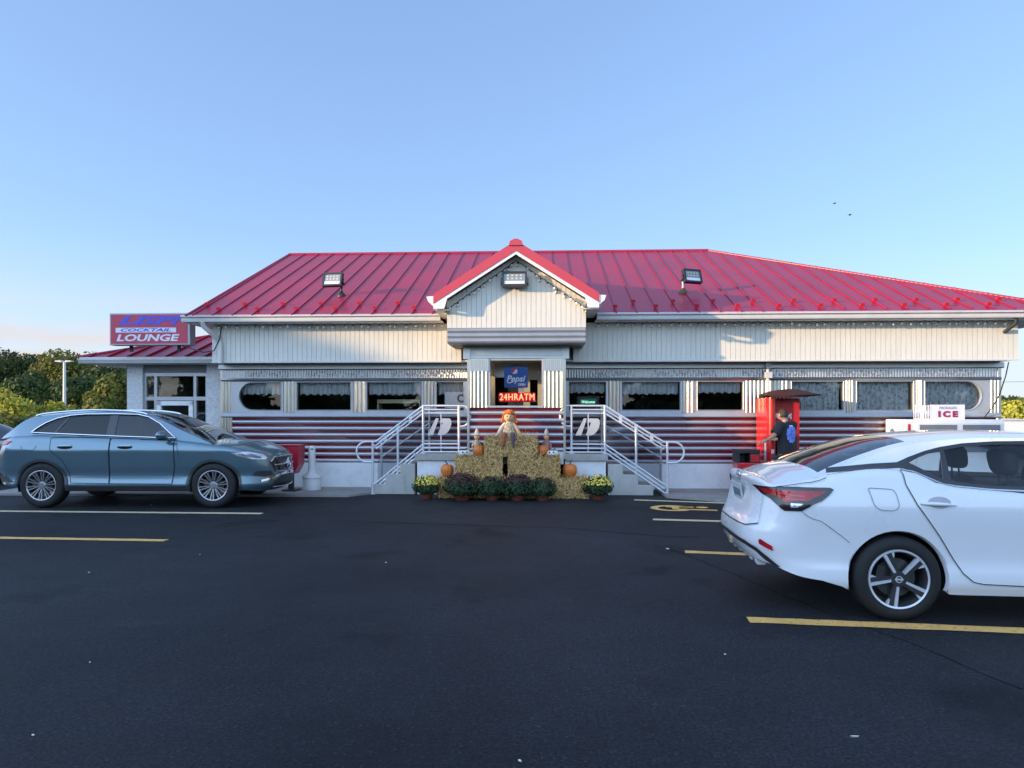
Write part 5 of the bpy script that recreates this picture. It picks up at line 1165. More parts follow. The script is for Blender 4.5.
class Car:
    def __init__(s, **k):
        s.__dict__.update(k); s.ZT = smooth_interp(s.zt); s.ZB = lambda x: lerp(x, [a for a, b in s.zb], [b for a, b in s.zb])
        s.PR = smooth_interp(s.prof_r); s.PF = smooth_interp(s.prof_f); s.IN = smooth_interp(s.inset)
        s.Lcr = s.W + .55 * s.Lr; s.Lcf = s.W + .55 * s.Lf; s.s0 = s.xr + s.Lr - s.Lcr; s.s1 = s.xf - s.Lf + s.Lcf
        s.ZC = smooth_interp(s.roof); s.CR = smooth_interp(s.crown)
    def S(s, u, z, sg=-1, off=0.0):
        def raw(u, z):
            zt = s.ZT(u); y = s.W - s.IN(z) - s.wtaper(u); r = s.rs
            if z > zt - r: q = min(1, (z - (zt - r)) / r); y -= r * (1 - math.sqrt(max(0, 1 - q * q * .97)))
            xa, xb = s.xr + s.Lr, s.xf - s.Lf
            if u < xa:
                ph = (1 - min(1, (xa - u) / s.Lcr)) * PI / 2; e = 2.0 / s.nr; x0 = s.xr + s.PR(z)
                return x0 + (xa - x0) * (1 - math.cos(ph) ** e), y * math.sin(ph) ** e, z
            if u > xb:
                ph = (1 - min(1, (u - xb) / s.Lcf)) * PI / 2; e = 2.0 / s.nf; x0 = s.xf + s.PF(z)
                return x0 - (x0 - xb) * (1 - math.cos(ph) ** e), y * math.sin(ph) ** e, z
            return u, y, z
        x, y, z_ = raw(u, z)
        if off:
            off += .006 if off > 0 else 0; d = .004; p = Vector(raw(min(u + d, s.s1), z)) - Vector(raw(max(u - d, s.s0), z)); zq = min(z + d, s.ZT(u) - .001); q = Vector(raw(u, zq)) - Vector(raw(u, zq - 2 * d)); n = q.cross(p)
            n = n.normalized() if n.length > 1e-12 else Vector((-1 if u < 1 else 1, 0, 0))
            x += n.x * off; y += n.y * off; z_ += n.z * off
        return (x, sg * y, z_)
    def G(s, x, z, sg=-1, off=0.0):
        zt = s.ZT(x); yb = s.S(x, zt - .0)[1] * -1 - .015; h = max(0, z - zt)
        return (x, sg * (yb - s.tum * h - s.tum2 * h * h + off), z + off * .3)
    def ze(s, x): return s.ZC(x) - s.CR(x)
    def path(s, poly, mb, w=.006, off=.002, sgs=(-1, 1), mi=0, f=None, closed=False):
        f = f or s.S; P = [np.array(p, float) for p in poly]; P = P + [P[0]] if closed else P; Q = []
        for i in range(len(P) - 1):
            k = max(1, int(np.linalg.norm(P[i + 1] - P[i]) / .03)); Q += [P[i] + (P[i + 1] - P[i]) * j / k for j in range(k)]
        Q.append(P[-1])
        for sg in sgs:
            v = []
            for i, p in enumerate(Q):
                d = Q[min(i + 1, len(Q) - 1)] - Q[max(i - 1, 0)]; d = d / (np.linalg.norm(d) + 1e-9); n = np.array((-d[1], d[0])) * w / 2
                v += [f(*(p + n), sg, off), f(*(p - n), sg, off)]
            F = [(2 * i, 2 * i + 1, 2 * i + 3, 2 * i + 2) for i in range(len(Q) - 1)]
            mb.add(v, F if sg < 0 else [tuple(reversed(q)) for q in F], mi)
        return mb
    def patch(s, poly, mb, off=.003, sgs=(-1, 1), holes=(), step=.04, mi=0, f=None):
        f = f or s.S
        for sg in sgs:
            par = []
            def mf(a, b): par.append((a, b)); return f(a, b, sg, off)
            i0 = len(mb.v); region(mb, poly, mf, holes, step, mi, flip=sg > 0)
            for k, (a, b) in enumerate(par): mb.nrm[i0 + k] = s.NF(f, a, b, sg)
        return mb
    def NF(s, f, a, b, sg):
        d = .006; zt = s.ZT(a) if f == s.S else 9; b1 = min(b + d, zt - 1e-4); b0 = min(b - d, b1 - .004)
        p = Vector(f(min(a + d, s.s1), b, sg)) - Vector(f(max(a - d, s.s0), b, sg)); q = Vector(f(a, b1, sg)) - Vector(f(a, b0, sg)); n = p.cross(q) * (1 if sg < 0 else -1)
        return tuple(n.normalized()) if n.length > 1e-12 else (0, -1, 0)
    def tubeon(s, poly, mb, r, off=.004, sgs=(-1, 1), f=None, closed=False, mi=0, n=9):
        f = f or s.S
        for sg in sgs:
            P = resample(poly, .04) if closed else resample(poly, .04)[:]
            if not closed:
                P = []
                for i in range(len(poly) - 1):
                    a, b = np.array(poly[i], float), np.array(poly[i + 1], float); k = max(1, int(np.linalg.norm(b - a) / .04)); P += [tuple(a + (b - a) * j / k) for j in range(k)]
                P.append(poly[-1])
            mb.tube([f(a, b, sg, off) for a, b in P], r, n, mi, closed=closed)
        return mb
    def shell(s, root, paint):
        mb = MB()
        # side skin with wheel arch cut-outs
        us = np.linspace(s.s0, s.s1, 150); bottom = []; arcs = [(cx, cz, r) for cx, cz, r in s.arches]
        path = []; u = s.s0; step = .05; done = set()
        while u < s.s1:
            hit = False
            for a in arcs:
                cx, cz, r = a; zb = s.ZB(cx); dx = math.sqrt(max(0, r * r - (zb - cz) ** 2)) if abs(zb - cz) < r else r
                if a not in done and u + step > cx - dx:
                    a0 = math.degrees(math.atan2(zb - cz, -dx)); a1 = math.degrees(math.atan2(zb - cz, dx)); a0 = a0 if a0 > 0 else a0 + 360
                    path += [(cx + r * math.cos(R(t)), cz + r * math.sin(R(t))) for t in np.linspace(a0, a1 if a1 < a0 else a1 - 360, 30)]
                    u = cx + dx + step * .6; done.add(a); hit = True
            if not hit: path.append((u, s.ZB(u))); u += step
        path.append((s.s1, s.ZB(s.s1)))
        top = [(u, s.ZT(u)) for u in us[::-1]]
        poly = path + top
        nrm = {}
        for sg in (-1, 1):
            par = []
            def mf(a, b): par.append((a, b)); return s.S(a, min(b, s.ZT(a)), sg)
            i0 = len(mb.v); region(mb, poly, mf, [], .035, 0, flip=sg > 0)
            for k, (a, b) in enumerate(par): nrm[i0 + k] = s.NF(s.S, a, min(b, s.ZT(a)), sg)
        nside = len(mb.v)
        # decks: hood and boot lid painted, cabin dark
        def deck(u0, u1, mi, n):
            g = []
            for u in np.linspace(u0, u1, n):
                x, y, z = s.S(u, s.ZT(u)); y = -y; c = s.dcrown(u); g.append([(x + s.dbow(u) * (1 - q * q), -y * q if False else y * q, z + c * (1 - abs(q) ** 2.2)) for q in np.linspace(-1, 1, 25)])
            mb.grid(g, mi)
        deck(s.s0, s.cabin[0], 0, 40); deck(s.cabin[0], s.cabin[1], 1, 30); deck(s.cabin[1], s.s1, 0, 50)
        # greenhouse sides with window openings
        xA, xB = s.gh; xs = np.linspace(xA, xB, 90)
        poly = [(x, s.ZT(x) + .0) for x in xs] + [(x, max(s.ze(x), s.ZT(x) + .001)) for x in xs[::-1]]
        for sg in (-1, 1): region(mb, poly, lambda a, b: s.G(a, b, sg), s.holes, .035, 0, flip=sg > 0)
        # roof strip with front and rear glass left open
        qs = [-1, -.985, -.95, -.9, -s.qg] + list(np.linspace(-s.qg, s.qg, 15))[1:-1] + [s.qg, .9, .95, .985, 1]
        g = []
        for x in np.linspace(xA, xB, 110):
            y = -s.G(x, s.ze(x))[1]; g.append([(x, y * q, s.ze(x) + s.CR(x) * (1 - abs(q) ** s.rexp)) for q in qs])
        gm = MB(); fr = MB(); rw = MB(); cols = len(qs); xl = np.linspace(xA, xB, 110)
        for i in range(109):
            xm = (xl[i] + xl[i + 1]) / 2
            for j in range(cols - 1):
                qm = (qs[j] + qs[j + 1]) / 2; quad = [g[i][j], g[i + 1][j], g[i + 1][j + 1], g[i][j + 1]]
                if s.wsh[0] < xm < s.wsh[1] and abs(qm) < s.qg: fr.add(quad, [(0, 1, 2, 3)])
                elif s.rwn[0] < xm < s.rwn[1] and abs(qm) < s.qg: rw.add(quad, [(0, 1, 2, 3)])
                else: mb.add(quad, [(0, 1, 2, 3)], 2 if xm > s.wsh[1] or xm < s.rwn[0] and s.blackbase else 0)
        body = mb.build('body', [paint, m_cabin, m_trimb], root)
        import bmesh
        bm = bmesh.new(); bm.from_mesh(body.data); bm.verts.ensure_lookup_table(); bmesh.ops.remove_doubles(bm, verts=bm.verts[nside:], dist=.0008); bm.to_mesh(body.data); bm.free()
        body.data.polygons.foreach_set('use_smooth', [True] * len(body.data.polygons)); body.data.set_sharp_from_angle(angle=R(38)); apply_normals(body.data, nrm)
        def merged(m, nm, mat):
            o = m.build(nm, mat, root); b = bmesh.new(); b.from_mesh(o.data); bmesh.ops.remove_doubles(b, verts=b.verts, dist=.0008); b.to_mesh(o.data); b.free(); o.data.polygons.foreach_set('use_smooth', [True] * len(o.data.polygons)); return o
        merged(fr, 'windshield', s.g_front); merged(rw, 'rear_window', s.g_rear)
        # rolled arch lips
        for cx, cz, r in arcs:
            for sg in (-1, 1):
                A = [t for t in np.linspace(-20, 200, 40) if cz + r * math.sin(R(t)) >= s.ZB(cx + r * math.cos(R(t))) - .005]
                g = []
                for t in A:
                    p = s.S(cx + r * math.cos(R(t)), cz + r * math.sin(R(t)), sg); q = (p[0] - .012 * math.cos(R(t)), p[1] - sg * .03, p[2] - .012 * math.sin(R(t))); g.append([(p[0], p[1] - sg * .0005, p[2]), q])
                MB().grid(g if sg < 0 else g[::-1]).build('arch_lip', paint, root, smooth=60)
        # underbody and wheel wells
        mb = MB(); mb.box(s.arches[0][0] - s.arches[0][2] + .05, s.xf - .4, -s.W + .25, s.W - .25, s.ZB(1.2) + .02, s.ZB(1.2) + .3)
        mb.box(s.arches[0][0] + s.arches[0][2] + .02, s.arches[1][0] - s.arches[1][2] - .02, -s.W + .06, s.W - .06, s.ZB(1.2) + .02, s.ZB(1.2) + .12)
        for cx, cz, r in arcs:
            for sg in (-1, 1):
                mb.grid([[(cx + (r + .006) * math.cos(R(t)), sg * yy, cz + (r + .006) * math.sin(R(t))) for yy in (s.W - .03, s.W - .36)] for t in np.linspace(-15, 195, 30)])
                mb.prism([(cx + (r + .006) * math.cos(R(t)), cz + (r + .006) * math.sin(R(t))) for t in np.linspace(-15, 195, 24)], sg * (s.W - .36), sg * (s.W - .37), 'xz')
        mb.build('underbody', m_matb, root)
        return body
    def wheel(s, root, x, z, sg, rim_fn, rt, rr, wd=.205):
        w = bpy.data.objects.new('wheel', None); COL.objects.link(w); w.parent = root; w.location = (x, sg * (s.W - s.winset), z)
        if sg > 0: w.rotation_euler = (0, 0, PI)
        # local: outer face towards -y
        prof = [(rr, 0.0), (rr + .012, -.006), (rt - .055, -.012), (rt - .018, .006), (rt, .03), (rt, wd - .03), (rt - .018, wd - .004), (rr, wd), (rr - .02, wd * .5)]
        mb = MB(); mb.lathe(prof, 48, (0, 0, 0), 'y', closed=True)
        for k in range(3): mb.lathe([(rt + .0015, .06 + .04 * k), (rt - .006, .066 + .04 * k), (rt - .006, .07 + .04 * k), (rt + .0015, .076 + .04 * k)], 48, (0, 0, 0), 'y')
        mb.build('tyre', m_tyre, w, smooth=40); rim_fn(w, rr)
        mb = MB(); mb.lathe([(0, .07), (.15, .07), (.15, .085), (0, .085)], 30, (0, 0, 0), 'y'); mb.build('brake_disc', m_disc, w, smooth=40)
        mb = MB(); mb.obox((-.13, .055, .03), (.2, 0, .98), (0, 1, 0), (-.98, 0, .2), .07, .03, .03); mb.build('brake_caliper', m_matb, w)
        return w

def rim_base(w, rr, barrel):
    mb = MB(); mb.lathe([(rr + .004, -.008), (rr - .010, -.006), (rr - .018, .008), (rr - .03, .03), (rr - .035, .17), (rr, .19)], 48, (0, 0, 0), 'y'); o = mb.build('rim', [barrel], w, smooth=40); return o
def rim_sedan(w, rr):
    rim_base(w, rr, m_alloyd)
    A, Bm = MB(), MB()
    for k in range(5):
        a = R(115 - 72 * k); d = Vector((math.cos(a), 0, math.sin(a))); n = Vector((math.sin(a), 0, -math.cos(a)))
        def P(r, t, y): p = d * r + n * t; return (p.x, y, p.z)
        def slab(mb, q, y0, y1): mb.add([P(r, t, y0) for r, t in q] + [P(r, t, y1) for r, t in q], [tuple(range(len(q)))] + [tuple(range(2 * len(q) - 1, len(q) - 1, -1))] + [(i, (i + 1) % len(q), (i + 1) % len(q) + len(q), i + len(q)) for i in range(len(q))])
        slab(A, [(.058, -.014), (rr - .012, -.030), (rr - .012, -.004), (.058, .004)], -.004, .03)
        slab(Bm, [(.05, .003), (rr - .014, -.005), (rr - .014, .040), (.05, .024)], .004, .035)
        slab(A, [(rr - .065, .036), (rr - .012, .036), (rr - .012, .066)], -.002, .03)
    A.lathe([(rr - .016, -.004), (rr - .004, -.009), (rr + .004, -.004)], 48, (0, 0, 0), 'y')
    Bm.lathe([(0, -.002), (.058, .0), (.062, .03), (0, .03)], 24, (0, 0, 0), 'y')
    A.lathe([(.020, -.006), (.026, -.006), (.026, -.002)], 20, (0, 0, 0), 'y'); A.obox((0, -.005, 0), (1, 0, 0), (0, 1, 0), (0, 0, 1), .03, .002, .006)
    for k in range(5): a = R(79 - 72 * k); Bm.cyl((.045 * math.cos(a), -.004, .045 * math.sin(a)), (.045 * math.cos(a), .01, .045 * math.sin(a)), .008, n=8)
    A.build('spokes', m_alloy, w, smooth=30); Bm.build('dark_spoke_faces', m_alloyd, w, smooth=30)  # dark alloy spoke faces and hub of the two-tone rim
def rim_suv(w, rr):
    rim_base(w, rr, m_alloyd); A = MB()
    for k in range(20):
        a = R(18 * k + 4); d = Vector((math.cos(a), 0, math.sin(a))); n = Vector((math.sin(a), 0, -math.cos(a))); q = [(.05, -.006), (rr - .008, -.011), (rr - .008, .011), (.05, .006)]
        tw = .012 if k % 2 else -.012
        def P(r, t, y): p = d * r + n * (t + tw * (r / rr)); return (p.x, y, p.z)
        A.add([P(r, t, .022 - .026 * (r / rr)) for r, t in q] + [P(r, t, .05) for r, t in q], [(0, 1, 2, 3), (0, 4, 5, 1), (1, 5, 6, 2), (2, 6, 7, 3), (3, 7, 4, 0)])
    A.lathe([(0, .008), (.05, .010), (.07, .025), (.07, .05)], 24, (0, 0, 0), 'y'); A.lathe([(rr - .02, -.002), (rr - .006, -.010), (rr + .004, -.006)], 48, (0, 0, 0), 'y')
    A.build('spokes', M('silver_alloy', (0.40, 0.40, 0.41), rough=.3, metal=.8, var=.05), w, smooth=30)

def seats(root, rows):
    for x, ys, zb, hz_ in rows:
        for y in ys:
            mb = MB(); mb.tube([(x - .0, y, zb - .05), (x - .04, y, zb + .12), (x - .06, y, zb + .18)], [.23, .21, .12], 16); st = mb.build('seat', m_seat, root, smooth=60); st.scale = (1, 1, 1)
            for v in st.data.vertices: v.co.x = x + (v.co.x - x) * .42
            mb = MB(); G = []
            for i in range(13):
                t_ = PI * i / 12; row = []
                for k in range(29):
                    a = 2 * PI * k / 28; sq = lambda q, e: math.copysign(abs(q) ** e, q)
                    z = .105 * sq(math.cos(t_), .6); m_ = abs(math.sin(t_)) ** .5; w_ = 1.0 + .12 * (z / .105)
                    row.append((x - .07 + .068 * m_ * sq(math.cos(a), .7) - .15 * z, y + .150 * w_ * m_ * sq(math.sin(a), .6), hz_ + z))
                G.append(row)
            mb.grid(G); mb.cyl((x - .06, y - .06, zb + .12), (x - .07, y - .06, hz_), .008); mb.cyl((x - .06, y + .06, zb + .12), (x - .07, y + .06, hz_), .008); mb.build('headrest', m_seat, root, smooth=60)

# ---- white sedan
def sedan_shape():
    return Car(xr=-1.08, xf=3.60, W=.905, Lr=.50, Lf=.62, nr=3.6, nf=2.6, rs=.05, winset=.012, qg=.86, rexp=3.0, blackbase=False,
        zt=[(-1.85, 1.085), (-1.3, 1.06), (-1.0, 1.025), (-.75, 1.045), (-.45, 1.125), (-.1, 1.165), (.08, 1.155), (.25, 1.08), (.42, 1.022), (.95, .985), (1.6, .972), (2.2, .962), (2.6, .94), (3.1, .87), (3.5, .77), (4.4, .72)],
        zb=[(-1.9, .40), (-1.3, .40), (-1.0, .385), (-.6, .31), (-.39, .25), (.45, .205), (2.3, .2), (3.1, .2), (3.5, .22), (4.5, .24)],
        prof_r=[(.38, .07), (.46, .02), (.55, -.01), (.64, .0), (.74, .05), (.82, .075), (.95, .10), (1.04, .085), (1.08, .10), (1.12, .14)], prof_f=[(.2, -.08), (.35, 0), (.55, 0), (.75, -.1)],
        inset=[(.2, .055), (.30, .018), (.36, .020), (.46, .034), (.62, .022), (.78, .004), (.86, 0.0), (.92, .008), (1.0, .026), (1.1, .05), (1.2, .075)], wtaper=lambda u: .10 * max(0, min(1, (-.25 - u) / .9)) ** 1.6 + .05 * max(0, min(1, (u - 2.6) / .9)) ** 2,
        arches=[(0, .325, .372), (2.71, .325, .372)], gh=(-.56, 2.56), roof=[(-.60, 1.128), (-.56, 1.143), (-.42, 1.212), (-.15, 1.315), (.12, 1.39), (.40, 1.428), (.8, 1.450), (1.2, 1.448), (1.55, 1.415), (1.8, 1.36), (2.1, 1.225), (2.4, 1.06), (2.6, .955)],
        crown=[(-.60, .05), (-.3, .055), (.2, .05), (.8, .048), (1.6, .05), (2.1, .06), (2.6, .03)], tum=.46, tum2=.28, cabin=(-.50, 2.45), wsh=(1.72, 2.50), rwn=(-.53, .17),
        dcrown=lambda u: lerp(u, [-1.85, -.95, -.56, -.4, 0, 2.4, 3.2, 4.4], [.012, .035, .052, .03, .0, .0, .07, .03]), dbow=lambda u: 0.0,
        holes=[], g_front=glass('car_glass_clear', (0.55, 0.58, 0.57), 1.5, .003), g_rear=glass('car_glass_rear', (0.10, 0.12, 0.14), 1.6, .003))
QWIN = [(.135, 1.212), (.37, 1.088), (.405, 1.295), (.30, 1.278), (.2, 1.243)]
RWIN = [(.43, 1.078), (.48, 1.066), (.7, 1.042), (1.12, 1.026), (1.07, 1.352), (.85, 1.350), (.6, 1.334), (.44, 1.306)]
FWIN = [(1.19, 1.026), (2.05, 1.002), (2.12, 1.012), (1.80, 1.235), (1.62, 1.315), (1.45, 1.348), (1.15, 1.355)]
DLO = [(-.50, 1.130), (-.20, 1.158), (.05, 1.172), (.15, 1.152), (.36, 1.060), (.46, 1.042), (.7, 1.020), (1.1, 1.005), (2.1, .985), (2.24, .992), (1.83, 1.262), (1.64, 1.345), (1.45, 1.372), (1.1, 1.380), (.85, 1.376), (.6, 1.360), (.42, 1.332), (.28, 1.300), (.14, 1.255), (.04, 1.215), (-.15, 1.204), (-.50, 1.168)]
def sedan(paint, label, loc, rz, detail=True):
    c = sedan_shape(); c.holes = [QWIN, RWIN, FWIN]; t = thing('parked_car', label, 'car', loc, rz, None)
    body = c.shell(t, paint)
    mb = MB(); c.patch(DLO, mb, .0035, holes=c.holes, step=.035, f=c.G); mb.build('window_surround', m_trimb, t, smooth=60)
    g = glass('car_glass_side', (0.90, 0.92, 0.92), 1.45, .003)
    for w in c.holes:
        for sg in (-1, 1): mb = MB(); c.patch(w, mb, -.004, (sg,), step=.05, f=c.G); mb.build('window', g, t, smooth=60)
    for sg in (-1, 1): mb = MB(); c.tubeon([(.16, 1.142), (.36, 1.050), (.46, 1.032), (.7, 1.010), (1.1, .995), (2.2, .975)], mb, .006, .004, (sg,), f=c.G); mb.build('belt_moulding', m_alloy if detail else m_trimb, t, smooth=60)
    # doors: raised panels with dark gaps round them
    rd = [(.045, 1.155), (.06, 1.05), (.13, .90), (.30, .66), (.47, .38), (.545, .315), (.62, .300), (1.12, .285), (1.12, .975), (.72, 1.0), (.44, 1.025), (.30, 1.06), (.16, 1.13)]
    fd = [(1.135, .285), (2.10, .28), (2.22, .42), (2.26, .70), (2.22, .95), (1.6, .96), (1.135, .975)]
    for sg in (-1, 1):
        for i, q in enumerate((rd, fd)):
            mb = MB(); c.patch(q, mb, .0025, (sg,), step=.045); d = mb.build('door', paint, t, smooth=50)
            mb = MB(); c.path(q, mb, .006, .003, (sg,), closed=True); mb.build('panel_gap', m_gap, d)
            x = .22 if i == 0 else 1.26; z = .905
            mb = MB(); c.patch([(x + .07 + .085 * math.cos(R(a)), z + .012 + .045 * math.sin(R(a))) for a in range(0, 360, 24)], mb, .004, (sg,), step=.03); mb.build('handle_cup', M('cup_shadow', (0.40, .40, .41), rough=.4) if detail else paint, d, smooth=60)
            mb = MB(); P = [c.S(x + .26 * k / 6 - .07, z + .004 - .010 * k / 6, sg, .022 * math.sin(PI * (k + .6) / 7.2)) for k in range(7)]; mb.tube(P, [.010, .014, .015, .015, .014, .011, .006], 8); mb.build('handle', paint, d, smooth=60)
    # lamps
    lamp = [(-.475, 1.005), (-.51, .965), (-.625, .868), (-.68, .838), (-.88, .832), (-1.02, .878), (-1.12, .912), (-1.32, .945), (-1.50, 1.000), (-1.42, 1.006), (-1.05, 1.006), (-.90, 1.012), (-.70, 1.020), (-.50, 1.020)]
    for sg in (-1, 1):
        mb = MB(); c.patch(lamp, mb, .004, (sg,), step=.03); L = mb.build('taillight', m_trimb, t, smooth=60)
        mb = MB(); c.patch([(-.53, .992), (-.63, .915), (-.88, .905), (-.985, .935), (-.985, .985), (-.80, .992)], mb, .007, (sg,), step=.03); c.patch([(-1.01, .94), (-1.10, .945), (-1.26, .960), (-1.34, .990), (-1.01, .990)], mb, .007, (sg,), step=.03); mb.build('red_lens', m_redl, L, smooth=60)
        mb = MB(); c.patch([(-.69, .897), (-.74, .860), (-.87, .857), (-.96, .890), (-.88, .895)], mb, .007, (sg,), step=.03); mb.build('lower_lens', m_lampdk, L, smooth=60)
        mb = MB(); c.patch([(-.67, .893), (-.72, .862), (-.80, .860), (-.80, .893)], mb, .0085, (sg,), step=.03); mb.build('reverse_lens', m_lampcl, L, smooth=60)
        mb = MB(); c.path([(-.66, .95), (-.80, .955), (-.97, .965)], mb, .010, .009, (sg,)); c.path([(-.66, .925), (-.90, .925), (-.985, .948)], mb, .006, .009, (sg,)); mb.build('light_guide', M('lamp_pink', (.62, .07, .075), rough=.2, coat=.3), L)
        mb = MB(); c.patch([(-.93, .505), (-1.12, .545), (-1.13, .575), (-1.10, .585), (-.93, .543)], mb, .004, (sg,), step=.03); mb.build('reflector', m_redl, t, smooth=60)
        mb = MB(); c.patch([(3.25, .75), (3.75, .66), (3.95, .68), (3.9, .72), (3.3, .82)], mb, .004, (sg,), step=.04); mb.build('headlight', m_lampcl, t, smooth=60)
        mb = MB(); mb.ellipsoid((2.16, sg * (c.W + .09), 1.05), (.07, .11, .075), 16, 10); mb.tube([(2.2, sg * (c.W - .06), .99), (2.18, sg * (c.W + .04), 1.02)], .03, 8); mb.build('wing_mirror', paint, t, smooth=60)
    # black band round the lower bumper, fins, boot shuts, fuel flap, bumper seam
    mb = MB(); c.patch([(-.90, .378), (-1.02, .445), (-1.18, .51), (-1.40, .545), (-1.785, .56), (-1.785, .528), (-1.40, .512), (-1.22, .478), (-1.10, .42), (-1.02, .390)], mb, .006, step=.03); mb.build('lower_bumper_strip', m_matb, t, smooth=60)
    for y in (-.50, -.3, -.1, .1, .3, .5): MB().prism([(-1.01, .46), (-.97, .34), (-.90, .34), (-.86, .46)], y - .035, y + .035, 'xz').build('diffuser_fin', paint, t, bevel=.01)
    mb = MB(); c.path([(-.52, 1.090), (-.60, 1.055), (-.72, 1.034), (-.88, 1.015), (-.985, 1.008), (-1.0, .985)], mb, .004, .006)
    c.path([(-.68, .838), (-.60, .782), (-.50, .71), (-.42, .65), (-.36, .60)], mb, .0035, .003); c.path([(-1.22, .70), (-1.45, .665), (-1.785, .66)], mb, .008, .004); c.path([(-1.28, .94), (-1.26, .80), (-1.22, .70)], mb, .005, .004)
    c.path([(-.222, 1.012), (-.21, 1.022), (-.06, 1.014), (-.035, 1.005), (-.02, .98), (-.004, .91), (-.006, .885), (-.02, .865), (-.045, .853), (-.12, .855), (-.15, .862), (-.175, .88), (-.19, .905), (-.208, .97)], mb, .0035, .003, closed=True); mb.build('shut_lines', m_gap, t)
    # boot lip and arch flare
    mb = MB(); x0 = c.xr + .082
    mb.obox((x0 - .01, 0, .90), (.98, 0, .17), (0, 1, 0), (-.17, 0, .98), .006, .155, .078); pl = mb.build('licence_plate', M('plate_white', (.52, .55, .52), rough=.5), t)
    mb = MB()
    for k in range(6): y = -.11 + .044 * k; mb.obox((x0 - .018, y, .895), (.98, 0, .17), (0, 1, 0), (-.17, 0, .98), .002, .013, .034)
    mb.obox((x0 - .021, 0, .952), (.98, 0, .17), (0, 1, 0), (-.17, 0, .98), .002, .09, .010); mb.build('plate_print', M('plate_ink', (.16, .20, .22), rough=.5), pl)
    mb = MB(); cx = c.xr + c.PR(1.045) - .006; mb.tube([(cx, .055 * math.cos(R(a)), 1.045 + .040 * math.sin(R(a))) for a in range(0, 360, 20)], .007, 6, closed=True); mb.box(cx - .006, cx + .004, -.075, .075, 1.038, 1.052); mb.build('badge', m_chrome, t, smooth=60)
    for x in (0, 2.71):
        for sg in (-1, 1): c.wheel(t, x, .325, sg, rim_sedan, .325, .228)
    seats(t, [(1.12, (-.37, .37), .82, 1.195)])
    mb = MB(); mb.tube([(1.75, .37 + .17 * math.cos(R(a)), 1.0 + .17 * math.sin(R(a))) for a in range(0, 360, 20)], .014, 8, closed=True); mb.build('steering_wheel', m_matb, t, smooth=60)
    return t
m_pwhite = M('white_car_paint', (0.76, 0.76, 0.76), rough=.28, coat=1.0, var=.015, scale=1.5)
WL = Vector((2.97, 5.45, 0)); YAW = R(-5)
loc = WL + Vector((-math.sin(YAW), math.cos(YAW), 0)) * (.905 - .012)
sedan(m_pwhite, 'white sedan seen from its rear corner, parked across the right foreground', loc, YAW)

# ---- blue SUV
s_ = Car(xr=-1.02, xf=3.84, W=.945, Lr=.55, Lf=.72, nr=2.8, nf=2.5, rs=.06, winset=.010, qg=.86, rexp=3.0, blackbase=False,
    zt=[(-1.9, 1.10), (-1.2, 1.12), (-.9, 1.14), (-.5, 1.20), (-.1, 1.215), (.6, 1.19), (1.4, 1.165), (2.2, 1.135), (2.5, 1.105), (2.9, 1.055), (3.3, 1.005), (3.6, .95), (4.2, .885), (4.9, .885)],
    zb=[(-1.9, .42), (-.9, .42), (-.46, .36), (.5, .285), (2.4, .28), (3.35, .30), (3.8, .26), (4.9, .25)],
    prof_r=[(.42, .08), (.6, 0), (.85, .0), (1.0, .05), (1.15, .13), (1.25, .18)], prof_f=[(.25, -.10), (.38, -.0), (.5, 0.0), (.8, -.03), (1.0, -.14)],
    inset=[(.28, .03), (.38, .0), (.46, .014), (.56, .026), (.70, .012), (.84, .004), (.95, .0), (1.02, .010), (1.1, .03), (1.25, .065)], wtaper=lambda u: .07 * max(0, min(1, (-.2 - u) / .8)) ** 1.6 + .05 * max(0, min(1, (u - 2.9) / .9)) ** 2,
    arches=[(0, .37, .405), (2.888, .37, .405)], gh=(-.80, 2.84), roof=[(-.82, 1.175), (-.62, 1.35), (-.45, 1.50), (-.30, 1.572), (.1, 1.615), (.7, 1.645), (1.2, 1.638), (1.6, 1.605), (1.85, 1.545), (2.2, 1.40), (2.55, 1.235), (2.86, 1.085)],
    crown=[(-.82, .02), (-.5, .05), (0, .05), (1.6, .05), (2.2, .06), (2.86, .02)], tum=.34, tum2=.30, cabin=(-.72, 2.72), wsh=(1.74, 2.78), rwn=(-.77, -.42),
    dcrown=lambda u: lerp(u, [-1.9, -.6, 0, 2.6, 3.3, 4.2, 4.9], [.0, .0, .0, .05, .10, .05, .02]), dbow=lambda u: 0.0, holes=[],
    g_front=glass('car_glass_clear2', (0.42, 0.46, 0.48), 1.6, .003), g_rear=glass('car_glass_tint', (0.04, 0.045, 0.05), 1.5, .003))
SQ = [(-.19, 1.272), (.13, 1.255), (.30, 1.503), (.16, 1.471), (0, 1.401), (-.12, 1.328)]
SR = [(.17, 1.25), (1.03, 1.222), (1.02, 1.549), (.6, 1.546), (.40, 1.527), (.335, 1.510)]
SF = [(1.17, 1.218), (2.06, 1.188), (2.10, 1.195), (1.87, 1.393), (1.67, 1.497), (1.47, 1.541), (1.16, 1.550)]
SDLO = [(-.245, 1.258), (.6, 1.222), (1.4, 1.190), (2.22, 1.163), (1.91, 1.408), (1.69, 1.519), (1.49, 1.563), (1.1, 1.573), (.6, 1.568), (.36, 1.549), (.14, 1.500), (-.03, 1.425), (-.16, 1.335)]
s_.holes = [SQ, SR, SF]
m_pblue = M('steel_blue_metallic', (0.11, 0.185, 0.225), rough=.25, metal=.55, coat=1.0, var=.04, scale=2)
suv = thing('parked_car', 'metallic steel blue SUV with chrome window line parked on the left', 'car', (-7.885, 11.90 + .935, 0), R(-.4))
s_.shell(suv, m_pblue)
mb = MB(); s_.patch(SDLO, mb, .0035, holes=s_.holes, step=.04, f=s_.G); mb.build('window_surround', m_trimb, suv, smooth=60)
